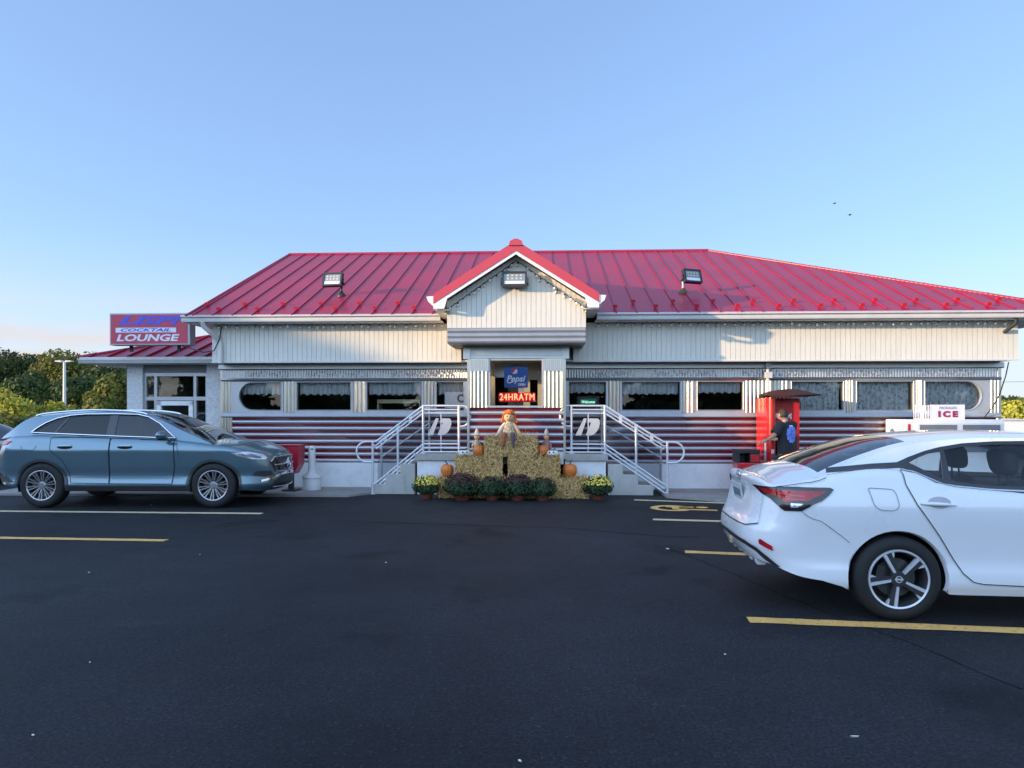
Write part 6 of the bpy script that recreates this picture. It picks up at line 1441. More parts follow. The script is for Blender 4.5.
mb = MB(); s_.tubeon(SDLO, mb, .013, .016, f=s_.G, closed=True); mb.build('chrome_window_line', m_chrome, suv, smooth=60)
for i, w in enumerate(s_.holes):
    for sg in (-1, 1): mb = MB(); s_.patch(w, mb, -.004, (sg,), step=.06, f=s_.G); mb.build('window', glass('car_glass_tint', (0, 0, 0)) if i < 2 else glass('car_glass_mid', (0.20, 0.22, 0.24), 1.6, .003), suv, smooth=60)
rd = [(.145, 1.17), (.15, .98), (.36, .80), (.48, .58), (.50, .42), (1.14, .41), (1.14, 1.165), (.6, 1.185)]
fd = [(1.155, .41), (2.20, .405), (2.24, .7), (2.22, 1.125), (1.6, 1.15), (1.155, 1.165)]
for sg in (-1, 1):
    for i, q in enumerate((rd, fd)):
        mb = MB(); s_.patch(q, mb, .0025, (sg,), step=.05); d = mb.build('door', m_pblue, suv, smooth=50)
        mb = MB(); s_.path(q, mb, .010, .003, (sg,), closed=True); mb.build('panel_gap', m_gap, d)
        x = .30 if i == 0 else 1.31; z = 1.03
        mb = MB(); s_.patch([(x + .10 + .13 * math.cos(R(a)), z - .012 + .032 * math.sin(R(a))) for a in range(0, 360, 24)], mb, .004, (sg,), step=.04); mb.build('handle_cup', m_gap, d)
        mb = MB(); mb.tube([s_.S(x + .23 * k / 6 - .01, z, sg, .010 + .016 * math.sin(PI * k / 6)) for k in range(7)], [.010, .014, .016, .016, .016, .014, .010], 8); mb.build('handle', m_pblue, d, smooth=60)
        mb = MB(); mb.tube([s_.S(x + .20 * k / 6, z + .014, sg, .016 + .013 * math.sin(PI * k / 6)) for k in range(7)], .004, 6); mb.build('handle_strip', m_chrome, d, smooth=60)
    mb = MB(); s_.patch([(3.17, .93), (3.28, .872), (3.54, .815), (3.82, .80), (3.90, .825), (3.80, .885), (3.50, .94)], mb, .005, (sg,), step=.035); L = mb.build('headlight', m_lampcl, suv, smooth=60)
    mb = MB(); s_.patch([(3.36, .895), (3.46, .848), (3.72, .818), (3.76, .84), (3.56, .898)], mb, .008, (sg,), step=.03); mb.build('inner_lens', M('headlight_core', (.10, .11, .13), rough=.12, coat=1, metal=.3), L)
    mb = MB(); s_.path([(3.25, .916), (3.50, .922), (3.80, .876)], mb, .014, .010, (sg,)); mb.build('daytime_strip', m_swht, L)
    mb = MB(); s_.patch([(-.50, 1.12), (-.62, 1.06), (-.95, 1.04), (-1.3, 1.05), (-1.3, 1.11), (-.9, 1.13)], mb, .006, (sg,), step=.04); mb.build('taillight', m_redl, suv, smooth=60)
    mb = MB(); s_.patch([(3.50, .54), (3.80, .50), (3.98, .53), (3.92, .60), (3.62, .61)], mb, .005, (sg,), step=.04); mb.build('bumper_intake', m_matb, suv)
    mb = MB(); s_.path([(3.70, .44), (3.95, .47), (4.15, .52), (4.40, .54)], mb, .035, .012, (sg,)); mb.build('bumper_chrome', m_chrome, suv, smooth=60)
    mb = MB(); mb.ellipsoid((2.09, sg * (s_.W + .125), 1.225), (.085, .125, .075), 16, 12); mb.tube([(2.13, sg * (s_.W - .06), 1.14), (2.11, sg * (s_.W + .05), 1.18)], .03, 8); mb.build('wing_mirror', m_pblue, suv, smooth=60)
    mb = MB(); mb.ellipsoid((2.09, sg * (s_.W + .125), 1.170), (.07, .11, .03), 14, 8); mb.build('mirror_base', m_matb, suv, smooth=60)
    # silver roof rail
    mb = MB(); P = []
    for x in np.linspace(-.28, 1.62, 24):
        y = -s_.G(x, s_.ze(x))[1] * .93; P.append((x, sg * y, s_.ZC(x) - .022 + .028 * math.sin(PI * (x + .28) / 1.9) ** .4 - .008))
    mb.tube(P, .017, 8); mb.build('roof_rail', m_chrome, suv, smooth=60)
mb = MB(); s_.patch([(4.06, .58), (s_.s1, .565), (s_.s1, .835), (4.06, .825), (3.95, .75)], mb, .006, step=.05); gl_ = mb.build('grille', m_trimb, suv, smooth=60)
mb = MB(); s_.tubeon([(4.06, .58), (s_.s1, .565)], mb, .012, .008); s_.tubeon([(3.95, .75), (4.06, .825), (s_.s1, .835)], mb, .012, .008); s_.tubeon([(4.02, .69), (4.4, .695), (s_.s1 - .12, .695)], mb, .016, .010); mb.build('grille_bar', m_chrome, gl_, smooth=60)
gx = s_.S(s_.s1, .695)[0] + .03; mb = MB(); mb.tube([(gx, .098 * math.cos(R(a)), .695 + .098 * math.sin(R(a))) for a in range(0, 360, 15)], .011, 8, closed=True)
for a in (90, 210, 330): mb.tube([(gx + .004, 0, .695), (gx, .092 * math.cos(R(a)), .695 + .092 * math.sin(R(a)))], [.016, .004], 6)
mb.build('emblem', m_chrome, gl_, smooth=60)
mb = MB(); s_.patch([(4.0, .33), (s_.s1, .32), (s_.s1, .50), (4.3, .50), (4.05, .43)], mb, .005, step=.05); li = mb.build('lower_intake', m_matb, suv, smooth=60)
mb = MB(); s_.tubeon([(4.0, .325), (s_.s1, .31)], mb, .016, .01); mb.build('skid_strip', m_chrome, li, smooth=60)
for sg in (-1, 1): mb = MB(); s_.patch([(.415, .288), (2.47, .283), (2.47, .372), (.415, .378)], mb, .006, (sg,), step=.05); mb.build('sill_cladding', m_matb, suv)
mb = MB(); s_.patch([(-.44, .43), (-1.9, .43), (-1.9, .62), (-1.1, .60), (-.62, .52)], mb, .005, step=.06); mb.build('rear_bumper_cladding', m_matb, suv)
mb = MB(); s_.path([(-.35, 1.04), (-.31, .965), (-.14, .96), (-.08, 1.04)], mb, .005, .003, (-1,)); s_.path([(2.26, 1.12), (2.30, .95), (2.34, .80)], mb, .004, .003); mb.build('shut_lines', m_gap, suv)
m_arch = M('shaded_arch_cladding', (0.030, 0.034, 0.038), rough=.45, coat=.2)  # cladding ring; its dark grey also stands for the shaded flare and wheel gap
for cx in (0, 2.888):
    for sg in (-1, 1):
        A = [t for t in np.linspace(-14, 194, 44)]
        mb = MB(); poly = [(cx + .407 * math.cos(R(t)), .37 + .407 * math.sin(R(t))) for t in A] + [(cx + .452 * math.cos(R(t)), .37 + .447 * math.sin(R(t))) for t in A[::-1]]
        poly = [(a, max(b, s_.ZB(a) + .004)) for a, b in poly]
        s_.patch(poly[::-1], mb, .007, (sg,), step=.04); mb.build('shaded_arch_cladding', m_arch, suv, smooth=60)
for x in (0, 2.888):
    for sg in (-1, 1): s_.wheel(suv, x, .378, sg, rim_suv, .378, .255, .235)
seats(suv, [(1.25, (-.38, .38), 1.15, 1.42), (.35, (-.42, .42), 1.15, 1.38)])
mb = MB(); mb.tube([(1.95, .38 + .18 * math.cos(R(a)), 1.13 + .18 * math.sin(R(a))) for a in range(0, 360, 20)], .014, 8, closed=True); mb.build('steering_wheel', m_matb, suv, smooth=60)

# ---- maroon car beyond the SUV's tail
sedan(M('maroon_car_paint', (0.15, 0.018, 0.026), rough=.3, coat=1.0, var=.05), 'dark maroon car partly hidden behind the tail of the blue SUV', (-14.35, 16.9, 0), R(-3), False)
# ------------------------------------------------------------------ person at the kiosk (turned away, reaching to the left)
def skin_body(name, verts, edges, radii, root_i, mat, parent, sub=2):
    me = bpy.data.meshes.new(name); me.from_pydata(verts, edges, []); me.materials.append(mat)
    o = bpy.data.objects.new(name, me); COL.objects.link(o); o.parent = parent
    md = o.modifiers.new('skin', 'SKIN'); md.use_smooth_shade = True; md.use_x_symmetry = False; md.branch_smoothing = .6
    if not me.skin_vertices: me.skin_vertices.new()
    for i, r in enumerate(radii):
        sv_ = me.skin_vertices[0].data[i]; sv_.radius = r if hasattr(r, '__len__') else (r, r); sv_.use_root = (i == root_i)
    ss = o.modifiers.new('sub', 'SUBSURF'); ss.levels = sub; ss.render_levels = sub
    dg = bpy.context.evaluated_depsgraph_get(); me2 = bpy.data.meshes.new_from_object(o.evaluated_get(dg)); o.modifiers.clear(); o.data = me2
    me2.polygons.foreach_set('use_smooth', [True] * len(me2.polygons)); return o
m_hskin = M('skin', (0.50, 0.27, 0.18), rough=.5, var=.08, scale=20); m_hair = M('short_dark_hair', (0.030, 0.020, 0.014), rough=.7, var=.4, scale=60); m_tee = M('black_tee', (0.016, 0.017, 0.019), rough=.85, var=.25, bump=.2, bscale=20); m_olive = M('olive_trousers', (0.10, 0.085, 0.045), rough=.85, var=.2); m_shoe = M('dark_shoe', (0.03, 0.03, 0.03), rough=.5)
PV = -1.32; pu = U(786, PV)
person = thing('person', 'person in black tee with blue back print reaching into the red kiosk', 'person', B(pu, PV, 0.004), -TH + R(34)); person.scale = (1.04, 1.04, .97)
# local axes: -y towards the camera (their back), +y the way they face; x to the right of the photo
H = 1.70
J = dict(pel=(0, 0, .93), sp1=(0, .015, 1.08), sp2=(0, .0, 1.24), chest=(0, -.01, 1.37), neck=(-.01, .0, 1.475), head0=(-.02, .03, 1.545), head1=(-.03, .045, 1.60),
         shL=(-.165, -.005, 1.405), elL=(-.29, .03, 1.20), wrL=(-.345, .15, 1.11), shR=(.165, -.005, 1.405), elR=(.20, .07, 1.15), wrR=(.12, .27, 1.12),
         hiL=(-.095, 0, .88), knL=(-.105, .03, .49), anL=(-.11, -.01, .09), toL=(-.13, .14, .03), hiR=(.095, 0, .88), knR=(.11, .04, .49), anR=(.12, -.0, .09), toR=(.15, .15, .03))
K_ = list(J); ix = {k: i for i, k in enumerate(K_)}; rad = dict(pel=(.10, .075), sp1=(.11, .08), sp2=(.13, .085), chest=(.155, .10), neck=.055, head0=.06, head1=.07, shL=.062, elL=.044, wrL=.030, shR=.062, elR=.044, wrR=.030, hiL=.068, knL=.055, anL=.042, toL=.035, hiR=.068, knR=.055, anR=.042, toR=.035)
E_ = [('pel', 'sp1'), ('sp1', 'sp2'), ('sp2', 'chest'), ('chest', 'neck'), ('neck', 'head0'), ('head0', 'head1'), ('chest', 'shL'), ('shL', 'elL'), ('elL', 'wrL'), ('chest', 'shR'), ('shR', 'elR'), ('elR', 'wrR'), ('pel', 'hiL'), ('hiL', 'knL'), ('knL', 'anL'), ('anL', 'toL'), ('pel', 'hiR'), ('hiR', 'knR'), ('knR', 'anR'), ('anR', 'toR')]
body = skin_body('body', [J[k] for k in K_], [(ix[a], ix[b]) for a, b in E_], [rad[k] for k in K_], 0, m_hskin, person)
# head with face, ears and hair; it looks towards the machine, a little down-left
hd_ = MB(); RZ = Matrix.Rotation(R(-12), 3, 'Z') @ Matrix.Rotation(R(-10), 3, 'X'); hc = Vector((-.03, .045, 1.60))
G = []
for i in range(21):
    t_ = PI * i / 20; row = []
    for k in range(29):
        a = 2 * PI * k / 28; x = .076 * math.sin(t_) * math.cos(a); y = .098 * math.sin(t_) * math.sin(a); z = .118 * math.cos(t_)
        if y > 0 and z < 0: x *= 1 - .25 * (-z / .118); y *= 1 - .05 * (-z / .118)
        if y < 0 and z < -.03: y *= 1 - .35 * min(1, (-z - .03) / .08)
        row.append(tuple(hc + RZ @ Vector((x, y, z))))
    G.append(row)
hd_.grid(G)
def hp(*p): return tuple(hc + RZ @ Vector(p))
hd_.tube([hp(0, .095, .025), hp(0, .118, -.012), hp(0, .098, -.022)], [.008, .014, .010], 8)
for s in (-1, 1):
    hd_.ellipsoid(hp(s * .077, -.005, -.005), (.010, .020, .032), 12, 8, rot=RZ); hd_.ellipsoid(hp(s * .03, .086, .012), (.014, .008, .008), 10, 6, rot=RZ)
hd_.tube([hp(-.022, .088, -.052), hp(0, .096, -.052), hp(.022, .088, -.052)], .005, 6)
head = hd_.build('head', m_hskin, person, smooth=75)
hm = MB(); G = []
for i in range(15):
    t_ = PI * .70 * i / 14; row = []
    for k in range(33):
        a = 2 * PI * k / 32; ff = math.sin(a); lim = PI * (.66 if ff < -.15 else (.56 if ff < .35 else .34)); tt = min(t_, lim)
        rr = 1.0 + .012 * math.sin(23 * a + 9 * i); x = .081 * rr * math.sin(tt) * math.cos(a); y = .103 * rr * math.sin(tt) * math.sin(a); z = .124 * math.cos(tt)
        if y < 0 and z < -.03: y *= 1 - .3 * min(1, (-z - .03) / .08)
        row.append(hp(x, y, z + .002))
    G.append(row)
hm.grid(G).build('hair', m_hair, head, smooth=75)
def hand(wr, dirv, up, s):
    wr, d, up = Vector(wr), Vector(dirv).normalized(), Vector(up).normalized(); sd_ = d.cross(up).normalized(); mb = MB()
    mb.tube([wr - d * .02, wr + d * .02, wr + d * .055, wr + d * .085], [.026, .033, .036, .030], 12)
    for k in range(4):
        b = wr + d * .08 + sd_ * (-.027 + .018 * k); L = (.068, .080, .075, .058)[k]
        mb.tube([b - d * .02, b + d * L * .45 - up * .006, b + d * L * .78 - up * .026, b + d * L * .92 - up * .045], [.010, .0095, .0085, .007], 8)
    b = wr + d * .025 - sd_ * s * .03; mb.tube([b, b + d * .03 - sd_ * s * .022 - up * .01, b + d * .06 - sd_ * s * .02 - up * .03], [.013, .011, .009], 8)
    return mb
hand(J['wrL'], (-.7, .6, -.3), (.2, -.2, 1), 1).build('hand', m_hskin, person, smooth=75); hand(J['wrR'], (-.2, 1, -.1), (0, 0, 1), -1).build('hand', m_hskin, person, smooth=75)
def mid(a, b, t): return tuple(Vector(J[a]).lerp(Vector(J[b]), t))
RG = [(.86, .183, .128), (.93, .180, .125), (1.05, .172, .120), (1.16, .178, .122), (1.27, .190, .124), (1.35, .196, .118), (1.405, .165, .098), (1.44, .105, .078), (1.465, .075, .066), (1.475, .068, .062)]
rgz = [r[0] for r in RG]
def rx_(z): return lerp(z, rgz, [r[1] for r in RG])
def ry_(z): return lerp(z, rgz, [r[2] for r in RG])
tm = MB(); tm.grid([[(rx_(z) * math.cos(2 * PI * k / 36) * (1 + .012 * math.sin(5 * 2 * PI * k / 36 + 9 * z)), ry_(z) * math.sin(2 * PI * k / 36) * (1 + .02 * math.sin(3 * 2 * PI * k / 36 + 14 * z)) - .004, z) for k in range(37)] for z in np.linspace(.86, 1.475, 22)])
for q in 'LR':
    s0_ = Vector((J['sh' + q][0] * .55, -.004, 1.375)); tm.tube([s0_, J['sh' + q], mid('sh' + q, 'el' + q, .4), mid('sh' + q, 'el' + q, .78)], [.088, .090, .084, .090], 14)
tm.build('tee_shirt', m_tee, person, smooth=75)
pv = [(0, 0, 1.0), (0, .0, .87), J['hiL'], J['knL'], (-.11, -.01, .08), J['hiR'], J['knR'], (.12, 0, .08)]
skin_body('trousers', pv, [(0, 1), (1, 2), (2, 3), (3, 4), (1, 5), (5, 6), (6, 7)], [(.175, .13), (.190, .145), .128, .095, .078, .128, .095, .078], 0, m_olive, person)
for s, k, q in ((-1, 'anL', 'toL'), (1, 'anR', 'toR')):
    a, b = Vector(J[k]), Vector(J[q]); mb = MB(); mb.tube([a + Vector((0, -.05, -.04)), a + Vector((0, 0, -.035)), (a + b) / 2 + Vector((0, .01, -.012)), b + Vector((0, .02, .008))], [.042, .052, .047, .036], 12); mb.build('shoe', m_shoe, person, smooth=70)
# blue burst print and collar logo on the back of the shirt, shaped to the back
def back(x, z): return (x, -ry_(z) * 1.025 * math.sqrt(max(.05, 1 - (x / rx_(z)) ** 2)) - .012, z)
mb = MB(); rd = random.Random(5); n = 22
pts = [(-.005 + (.135 + (.012 if k % 2 else -.012) + rd.uniform(-.014, .014)) * math.cos(2 * PI * k / n) * .9, 1.23 + (.165 + (.014 if k % 2 else -.014)) * math.sin(2 * PI * k / n)) for k in range(n)]
region(mb, pts, lambda x, z: back(x, z), [], .03); mb.build('back_print', M('blue_print', (0.14, 0.22, 0.62), rough=.8, var=.6, scale=16), person)
mb = MB(); region(mb, [(-.05, 1.385), (.03, 1.378), (.03, 1.40), (-.05, 1.405)], lambda x, z: back(x, z), [], .02); mb.build('collar_print', m_swht, person)

# ------------------------------------------------------------------ vegetation
def leafmat(name, a, b, sc=.35, tr=.30):
    if name in _M: return _M[name]
    m = bpy.data.materials.new(name); m.use_nodes = True; _M[name] = m; t = m.node_tree; p = t.nodes['Principled BSDF']; p.inputs['Roughness'].default_value = .65; p.inputs['Specular IOR Level'].default_value = .25
    c = t.nodes.new('ShaderNodeTexCoord'); n = t.nodes.new('ShaderNodeTexNoise'); n.inputs['Scale'].default_value = sc; n.inputs['Detail'].default_value = 5; t.links.new(c.outputs['Object'], n.inputs['Vector'])
    r = t.nodes.new('ShaderNodeValToRGB'); r.color_ramp.elements[0].position = .36; r.color_ramp.elements[1].position = .64; r.color_ramp.elements[0].color = a + (1,); r.color_ramp.elements[1].color = b + (1,)
    oi = t.nodes.new('ShaderNodeObjectInfo'); hs = t.nodes.new('ShaderNodeHueSaturation'); mr = t.nodes.new('ShaderNodeMapRange'); mr.inputs['To Min'].default_value = .75; mr.inputs['To Max'].default_value = 1.25
    t.links.new(oi.outputs['Random'], mr.inputs['Value']); t.links.new(mr.outputs[0], hs.inputs['Value'])
    t.links.new(n.outputs['Fac'], r.inputs['Fac']); t.links.new(r.outputs['Color'], hs.inputs['Color']); t.links.new(hs.outputs[0], p.inputs['Base Color'])
    tl = t.nodes.new('ShaderNodeBsdfTranslucent'); t.links.new(hs.outputs[0], tl.inputs['Color']); mx = t.nodes.new('ShaderNodeMixShader'); mx.inputs['Fac'].default_value = tr
    o = t.nodes['Material Output']; t.links.new(p.outputs[0], mx.inputs[1]); t.links.new(tl.outputs[0], mx.inputs[2]); t.links.new(mx.outputs[0], o.inputs['Surface']); return m
m_bark = M('bark', (0.10, 0.075, 0.055), rough=.95, var=.35, scale=3, stretch=(4, 4, .6), bump=.5)
lf_dark = leafmat('leaf_dark_green', (0.028, 0.052, 0.018), (0.080, 0.115, 0.030)); lf_mid = leafmat('leaf_olive_green', (0.085, 0.105, 0.022), (0.21, 0.205, 0.042)); lf_yel = leafmat('leaf_yellow_green', (0.24, 0.25, 0.03), (0.55, 0.50, 0.08), .8); lf_rus = leafmat('leaf_turning', (0.12, 0.09, 0.025), (0.25, 0.14, 0.05), .9)
def foliage_mesh(rng, clusters, n, size):
    # clusters: list of (centre, radii); leaves as small quads in the shell of every cluster
    vol = np.array([r[0] * r[1] * r[2] for c, r in clusters]) ** .67; cnt = np.maximum(20, (n * vol / vol.sum()).astype(int)); V = []
    for (c, r), k in zip(clusters, cnt):
        d = rng.normal(0, 1, (k, 3)); d /= np.linalg.norm(d, axis=1)[:, None]; rad = rng.uniform(.45, 1.06, k) ** .6
        p = np.array(c) + d * np.array(r) * rad[:, None]; nn = d * .8 + rng.normal(0, .55, (k, 3)) + np.array((0, 0, .25)); nn /= np.linalg.norm(nn, axis=1)[:, None]
        x = np.cross(nn, rng.normal(0, 1, (k, 3))); x /= np.linalg.norm(x, axis=1)[:, None] + 1e-9; y = np.cross(nn, x); s = size * rng.uniform(.55, 1.35, k)[:, None]
        V.append(np.stack([p - x * s * .5, p + y * s * .8, p + x * s * .5, p - y * s * .8], 1))
    return np.concatenate(V).reshape(-1, 3)
def tree(name, label, cat, loc, h, w, kind, leaf, n, size, group, seed, trunk_h=.3, core=False):
    rng = np.random.default_rng(seed); t = thing(name, label, cat, loc, rng.uniform(0, 6), group); cl = []
    mb = MB(); tr_ = h * .028 + .04
    if kind == 'round':
        top = (rng.uniform(-.05, .05) * w, rng.uniform(-.05, .05) * w, h * .75); mb.tube([(0, 0, -.1), (0.02 * h, 0, h * .25), top], [tr_ * 1.3, tr_, tr_ * .35], 8)
        for k in range(int(9 + w * 1.1)):
            a = rng.uniform(0, 2 * PI); q = rng.uniform(trunk_h, .92); sp = math.sin(PI * (q - trunk_h * .7) / (1.02 - trunk_h * .7)) ** .6; r = rng.uniform(.25, .95) * w * .42 * sp; c = (r * math.cos(a), r * math.sin(a), h * q); s = w * rng.uniform(.15, .25); cl.append((c, (s, s, s * .72)))
            if k % 2 == 0: z0 = h * max(.2, q - .3); mb.tube([(0.01 * h, 0, z0), (c[0] * .6, c[1] * .6, c[2] - h * .05), c], [tr_ * .5, tr_ * .28, tr_ * .1], 6)
        cl.append(((0, 0, h * .84), (w * .2, w * .2, h * .13)))
    elif kind == 'cone':
        mb.tube([(0, 0, -.1), (0, 0, h * .95)], [tr_, tr_ * .15], 8)
        for k in range(26):
            q = (k + .5) / 26; rr = w * .5 * (1 - q) ** .85 + .15
            for j in range(max(2, int(5 * (1 - q) + 2))): a = rng.uniform(0, 2 * PI); cl.append(((rr * .62 * math.cos(a), rr * .62 * math.sin(a), h * (.08 + .9 * q)), (rr * .5, rr * .5, h * .035)))
    else:  # bush
        for k in range(12): a = rng.uniform(0, 2 * PI); r = rng.uniform(0, .38) * w; s = w * rng.uniform(.14, .24); q = rng.uniform(.25, .82); cl.append(((r * math.cos(a), r * math.sin(a), h * q * (1 - .5 * (r / w) ** 2)), (s, s, min(s, h * .26))))
        for k in range(5): a = k * 1.3; mb.tube([(0, 0, -.05), (.15 * w * math.cos(a), .15 * w * math.sin(a), h * .4), (.3 * w * math.cos(a), .3 * w * math.sin(a), h * .75)], [.04, .025, .01], 6)
    mb.build('trunk' if kind != 'bush' else 'stems', m_bark, t, smooth=60)
    V = foliage_mesh(rng, cl, n, size); me = bpy.data.meshes.new('crown'); k = len(V) // 4
    me.vertices.add(len(V)); me.vertices.foreach_set('co', V.ravel().astype(np.float32)); me.loops.add(k * 4); me.loops.foreach_set('vertex_index', np.arange(k * 4, dtype=np.int32)); me.polygons.add(k); me.polygons.foreach_set('loop_start', np.arange(0, k * 4, 4, dtype=np.int32)); me.update(calc_edges=True)
    me.materials.append(leaf); o = bpy.data.objects.new('crown', me); COL.objects.link(o); o.parent = t
    return t
def at(px, d): return ((px - 512) / FPX * d, d, 0)
def hz_(py, d): return EYE - (py - HZ) / FPX * d
# treeline beyond the left lot: (px centre, distance, top y, width m, kind, leaf, label)
BG = [(-60, 74, 352, 11, 'round', lf_dark, 'large dark tree beyond the left edge of the tree line'), (6, 72, 352, 10, 'round', lf_dark, 'dark green tree at the far left of the tree line'), (34, 84, 352, 10, 'round', lf_mid, 'olive tree behind the dark far left tree'),
      (52, 70, 351, 10, 'round', lf_mid, 'sunlit olive tree left of the tall light pole'), (88, 78, 351, 11, 'round', lf_mid, 'olive tree directly behind the light pole'), (112, 68, 357, 9, 'round', lf_dark, 'dark tree between the light pole and the stucco pier'),
      (76, 58, 378, 7, 'round', lf_dark, 'low dark tree in front of the tree line beside the light pole'), (22, 60, 372, 8, 'round', lf_dark, 'low dark tree behind the yellow shrubs'), (118, 54, 374, 5.5, 'round', lf_mid, 'small yellow green tree beside the stucco pier'), (146, 76, 352, 11, 'round', lf_dark, 'tree behind the lounge wing roof'), (-130, 70, 345, 12, 'round', lf_mid, 'broad olive tree off the left of the tree line')]
for i, (px, d, ty, w, kd, lf, lab) in enumerate(BG):
    tree('deciduous_tree', lab, 'tree', at(px, d), hz_(ty, d) * .91, w, kd, lf, 11000, .23, 'trees of the left tree line', 100 + i, .16)
for i, (px, d, ty, w, lf, lab) in enumerate([(8, 33, 386, 3.4, lf_yel, 'yellow green shrub at the left edge behind the dark car'), (32, 36, 404, 2.6, lf_rus, 'rust tinged shrub between two yellow green ones'), (54, 34, 388, 2.7, lf_yel, 'tall yellow green shrub left of the light pole foot'), (75, 37, 404, 1.7, lf_yel, 'thin yellow green shrub right of the light pole foot'), (93, 38, 405, 1.0, lf_yel, 'smallest yellow green shrub above the blue car roof'),
                                              (-30, 34, 388, 3.5, lf_yel, 'yellow green shrub off the left edge'), (20, 31, 412, 3.4, lf_mid, 'low green shrub above the tail of the blue car'), (45, 31, 414, 3.2, lf_mid, 'low green shrub above the rear roof of the blue car'), (2, 30, 414, 3.0, lf_mid, 'low green shrub behind the dark maroon car')]):
    tree('shrub', lab, 'shrub', at(px, d), hz_(ty, d), w, 'bush', lf, 2600, .12, 'shrubs behind the blue car', 200 + i)
for i, (px, d, ty, w, lf, lab) in enumerate([(1010, 62, 403, 6, lf_dark, 'dark tree right beside the diner corner'), (1026, 52, 405, 5, lf_yel, 'sunlit yellow green tree at the right edge'), (1050, 58, 398, 6, lf_mid, 'olive tree off the right edge'), (1085, 66, 392, 8, lf_dark, 'dark tree further off the right edge'), (985, 70, 404, 6, lf_mid, 'tree hidden behind the right end of the diner')]):
    tree('deciduous_tree', lab, 'tree', at(px, d), hz_(ty, d), w, 'round', lf, 5000, .19, 'trees right of the diner', 300 + i, .12)
# white panel truck body and low fence far right, beyond the freezer
tk = thing('white_shed', 'small white box shed beyond the freezer at the right edge', 'shed', at(1014, 44), 0); h_ = hz_(420.5, 44)
MB().box(-.75, .85, 0, 2, 0, h_).build('wall', m_white, tk); MB().prism([(-.85, h_ + .002), (.95, h_ + .002), (.05, h_ + .12)], -.1, 2.1, 'xz').build('roof', m_alu, tk)
# light pole
lp = thing('light_pole', 'tall pale twin-head lot light standing among the yellow shrubs', 'lamp post', at(64.5, 40)); h_ = hz_(362, 40)
MB().tube([(0, 0, 0), (0, 0, h_)], [.095, .07], 12).build('pole', m_gutter, lp, smooth=60)
mb = MB(); mb.cyl((0, 0, 0), (0, 0, .5), .25, .23, 16); mb.build('base', m_conc, lp, smooth=50)
MB().box(-.2, .2, -.04, .04, h_ - .02, h_ + .05).build('arm', m_gutter, lp)
for s in (-1, 1): hd_ = MB().prism([(s * .12, h_ - .03), (s * .46, h_ + .01), (s * .46, h_ + .07), (s * .12, h_ + .09)], -.14, .14, 'xz').build('lamp_head', m_gutter, lp, bevel=.02)
# utility poles and wires to the right
wire_pts = []
for px, d, lab in ((1120, 60, 'wooden utility pole off the right edge'), (900, 64, 'wooden utility pole hidden behind the diner')):
    p = at(px, d); t = thing('utility_pole', lab, 'utility pole', p, 0, 'utility poles'); MB().tube([(0, 0, 0), (0, 0, 6.2)], [.15, .11], 10).build('pole', m_bark, t, smooth=60)
    mb = MB(); [mb.box(-.7, .7, -.05, .05, z, z + .1) for z in (hz_(378, 60), hz_(395, 60))]; mb.build('crossarm', m_bark, t); wire_pts.append(p)
for py, lab in ((378, 'upper thin power line right of the diner'), (395, 'lower thin power line right of the diner')):
    a, b = Vector(wire_pts[0]), Vector(wire_pts[1]); mb = MB(); z = hz_(py, 60)
    mb.tube([tuple(a.lerp(b, k / 16) + Vector((0, 0, z - .25 * math.sin(PI * k / 16)))) for k in range(17)], .016, 5); tag(mb.build('power_line', m_black), lab, 'wire', 'power lines')
# two birds
for (px, py, s, lab) in ((834.5, 203.5, 1, 'upper left of two tiny birds in the sky'), (850, 214.5, -1, 'lower right of two tiny birds in the sky')):
    d = 70; x, y, z = W3(px, py, d); t = thing('bird', lab, 'bird', (x, y, z), R(20 * s), 'birds in the sky')
    b = MB(); b.ellipsoid((0, 0, 0), (.13, .05, .05), 12, 8); b.ellipsoid((.13, 0, .02), (.04, .035, .035), 8, 6); b.add([(-.11, -.03, 0), (-.11, .03, 0), (-.24, .05, .01), (-.24, -.05, .01)], [(0, 1, 2, 3)]); b.build('body', m_black, t, smooth=60)
    for k in (-1, 1): w_ = MB(); w_.add([(.06, 0, .02), (-.06, 0, .02), (-.08, k * .16, .07 * s), (-.02, k * .30, .05 * s), (.05, k * .15, .09 * s)], [(0, 1, 2), (0, 2, 4), (4, 2, 3)]); w_.build('wing', m_black, t)

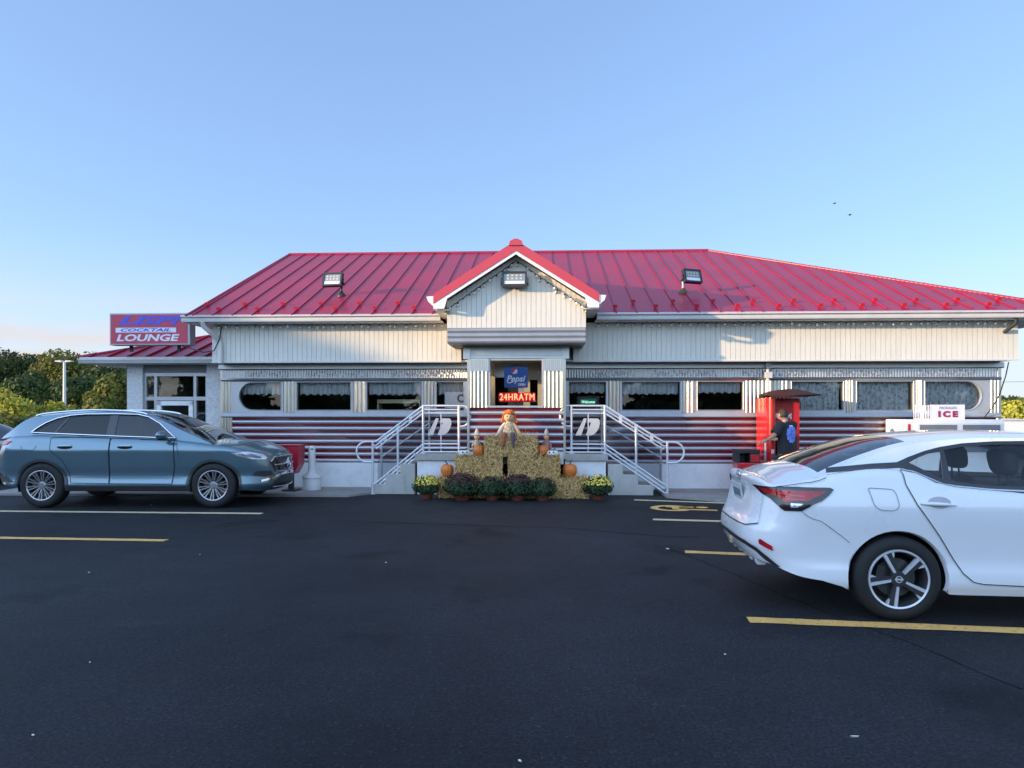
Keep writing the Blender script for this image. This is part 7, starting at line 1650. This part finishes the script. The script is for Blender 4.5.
# ------------------------------------------------------------------ trees across the road behind the camera: they shade the lot and show in the windows
ts = Vector((to_sun.x, to_sun.y, 0)).normalized(); tp = Vector((-ts.y, ts.x, 0))
if tp.y > 0: tp = -tp
def shade_pos(p, L): # p measured along tp from the point under the camera
    q = tp * p + ts * L; return (q.x, q.y, 0)
base_u = B(0, 0)
def pcoord(x, y): return Vector((x, y, 0)).dot(tp)
def lcoord(x, y): return Vector((x, y, 0)).dot(ts)
TE = math.tan(R(SUN_EL))
def hedge_block(p0, p1, L, hfun, lab, seed, n=3600):
    rng = np.random.default_rng(seed); pc = (p0 + p1) / 2; o = shade_pos(pc, L); t = thing('roadside_tree', lab, 'tree', o, 0, 'trees across the road')
    mb = MB(); mb.tube([(0, 0, -.1), (0, 0, hfun(pc) * .6)], [.22, .1], 8); mb.build('trunk', m_bark, t)
    fine = -18.5 < p0 < -8; cl = []; step = .22 if fine else .8; n = n * 3 if fine else n; w = p1 - p0; k = max(2, int(w / step) + 1)
    for i in range(k):
        p = p0 + w * i / (k - 1); h = hfun(p); d = tp * (p - pc)
        for z in np.arange(.5, h - .3, .8):
            cl.append(((d.x, d.y, z), (.3, .6, .6) if fine else (.75, .75, .7)))
        cl.append(((d.x, d.y, h - (.2 if fine else .42)), (.2, .4, .2) if fine else (.5, .5, .42)))
    V = foliage_mesh(rng, cl, n, .2 if fine else .34); me = bpy.data.meshes.new('crown'); q = len(V) // 4; me.vertices.add(len(V)); me.vertices.foreach_set('co', V.ravel().astype(np.float32)); me.loops.add(q * 4); me.loops.foreach_set('vertex_index', np.arange(q * 4, dtype=np.int32)); me.polygons.add(q); me.polygons.foreach_set('loop_start', np.arange(0, q * 4, 4, dtype=np.int32)); me.update(calc_edges=True)
    me.materials.append(lf_dark); c = bpy.data.objects.new('crown', me); COL.objects.link(c); c.parent = t
    ins = MB()      # unseen upright sheets added inside the trees to keep their shade solid
    for i in range(k - 1):
        a = p0 + w * i / (k - 1) - pc; b = p0 + w * (i + 1) / (k - 1) - pc; h0 = hfun(p0 + w * i / (k - 1)) - .06; h1 = hfun(p0 + w * (i + 1) / (k - 1)) - .06; A, Bv = tp * a, tp * b
        ins.add([(A.x, A.y, 0), (Bv.x, Bv.y, 0), (Bv.x, Bv.y, h1), (A.x, A.y, h0)], [(0, 1, 2, 3)])
        ins.add([(A.x + ts.x * .6, A.y + ts.y * .6, 0), (Bv.x + ts.x * .6, Bv.y + ts.y * .6, 0), (Bv.x + ts.x * .6, Bv.y + ts.y * .6, h1 - .2), (A.x + ts.x * .6, A.y + ts.y * .6, h0 - .2)], [(0, 1, 2, 3)])
    ins.build('shade_sheets', m_bark, t)
Lc = 42.0
fx = [(-7.5, 4.2), (-6.0, 3.75), (-5.2, 3.45), (-4.0, 3.1), (-2.4, 2.5), (-1.3, 1.7), (-.7, .9), (.5, .70), (2.5, .72), (5, .72), (8, .85), (10, 1.0), (13, 1.5)]   # height of the shade line on the facade against u
PK = []
for u, z in fx:
    x, y, _ = B(u, -.4); PK.append((pcoord(x, y), z + (Lc - lcoord(x, y)) * TE))
PK.sort()
PK = [(PK[0][0] - 3.2, 8.0), (PK[0][0] - 2.0, 9.8)] + PK + [(PK[-1][0] + 3, 8.2), (PK[-1][0] + 9, 9.0), (PK[-1][0] + 22, 9.2)]
_px = [a for a, b in PK]; _ph = [b for a, b in PK]; rj = random.Random(2)
_j = [(p, rj.uniform(-.08, .08)) for p in np.arange(_px[0], _px[-1] + 1, .5)]
hf = lambda p: lerp(p, _px, _ph) + lerp(p, [a for a, b in _j], [b for a, b in _j])
p = _px[0]; i = 0
while p < _px[-1]:
    hedge_block(p, min(p + 3.0, _px[-1]), Lc, hf, 'dense dark tree in the row across the road behind the camera', 400 + i); p += 2.9; i += 1

# wood behind the camera, across the road: what the windows and the steel look out on
rb = random.Random(12)
for i, x in enumerate(range(-64, 60, 6)):
    tree('deciduous_tree', 'leafy tree in the wood across the road behind the camera', 'tree', (x + rb.uniform(-1, 1), -34 + rb.uniform(-3, 3), 0), (rb.uniform(5.5, 7.5) if x > -24 else rb.uniform(9, 11)), rb.uniform(7.5, 9), 'round', (lf_dark, lf_mid, lf_dark)[i % 3], 2600, .5, 'trees across the road', 600 + i, .04)
for i, x in enumerate(range(-66, 62, 8)):
    tree('shrub', 'leafy shrub under the wood across the road behind the camera', 'shrub', (x + rb.uniform(-1, 1), -29.5 + rb.uniform(-1, 1), 0), rb.uniform(2.4, 3.2), 9.5, 'bush', lf_dark, 1300, .4, 'shrubs across the road', 700 + i)
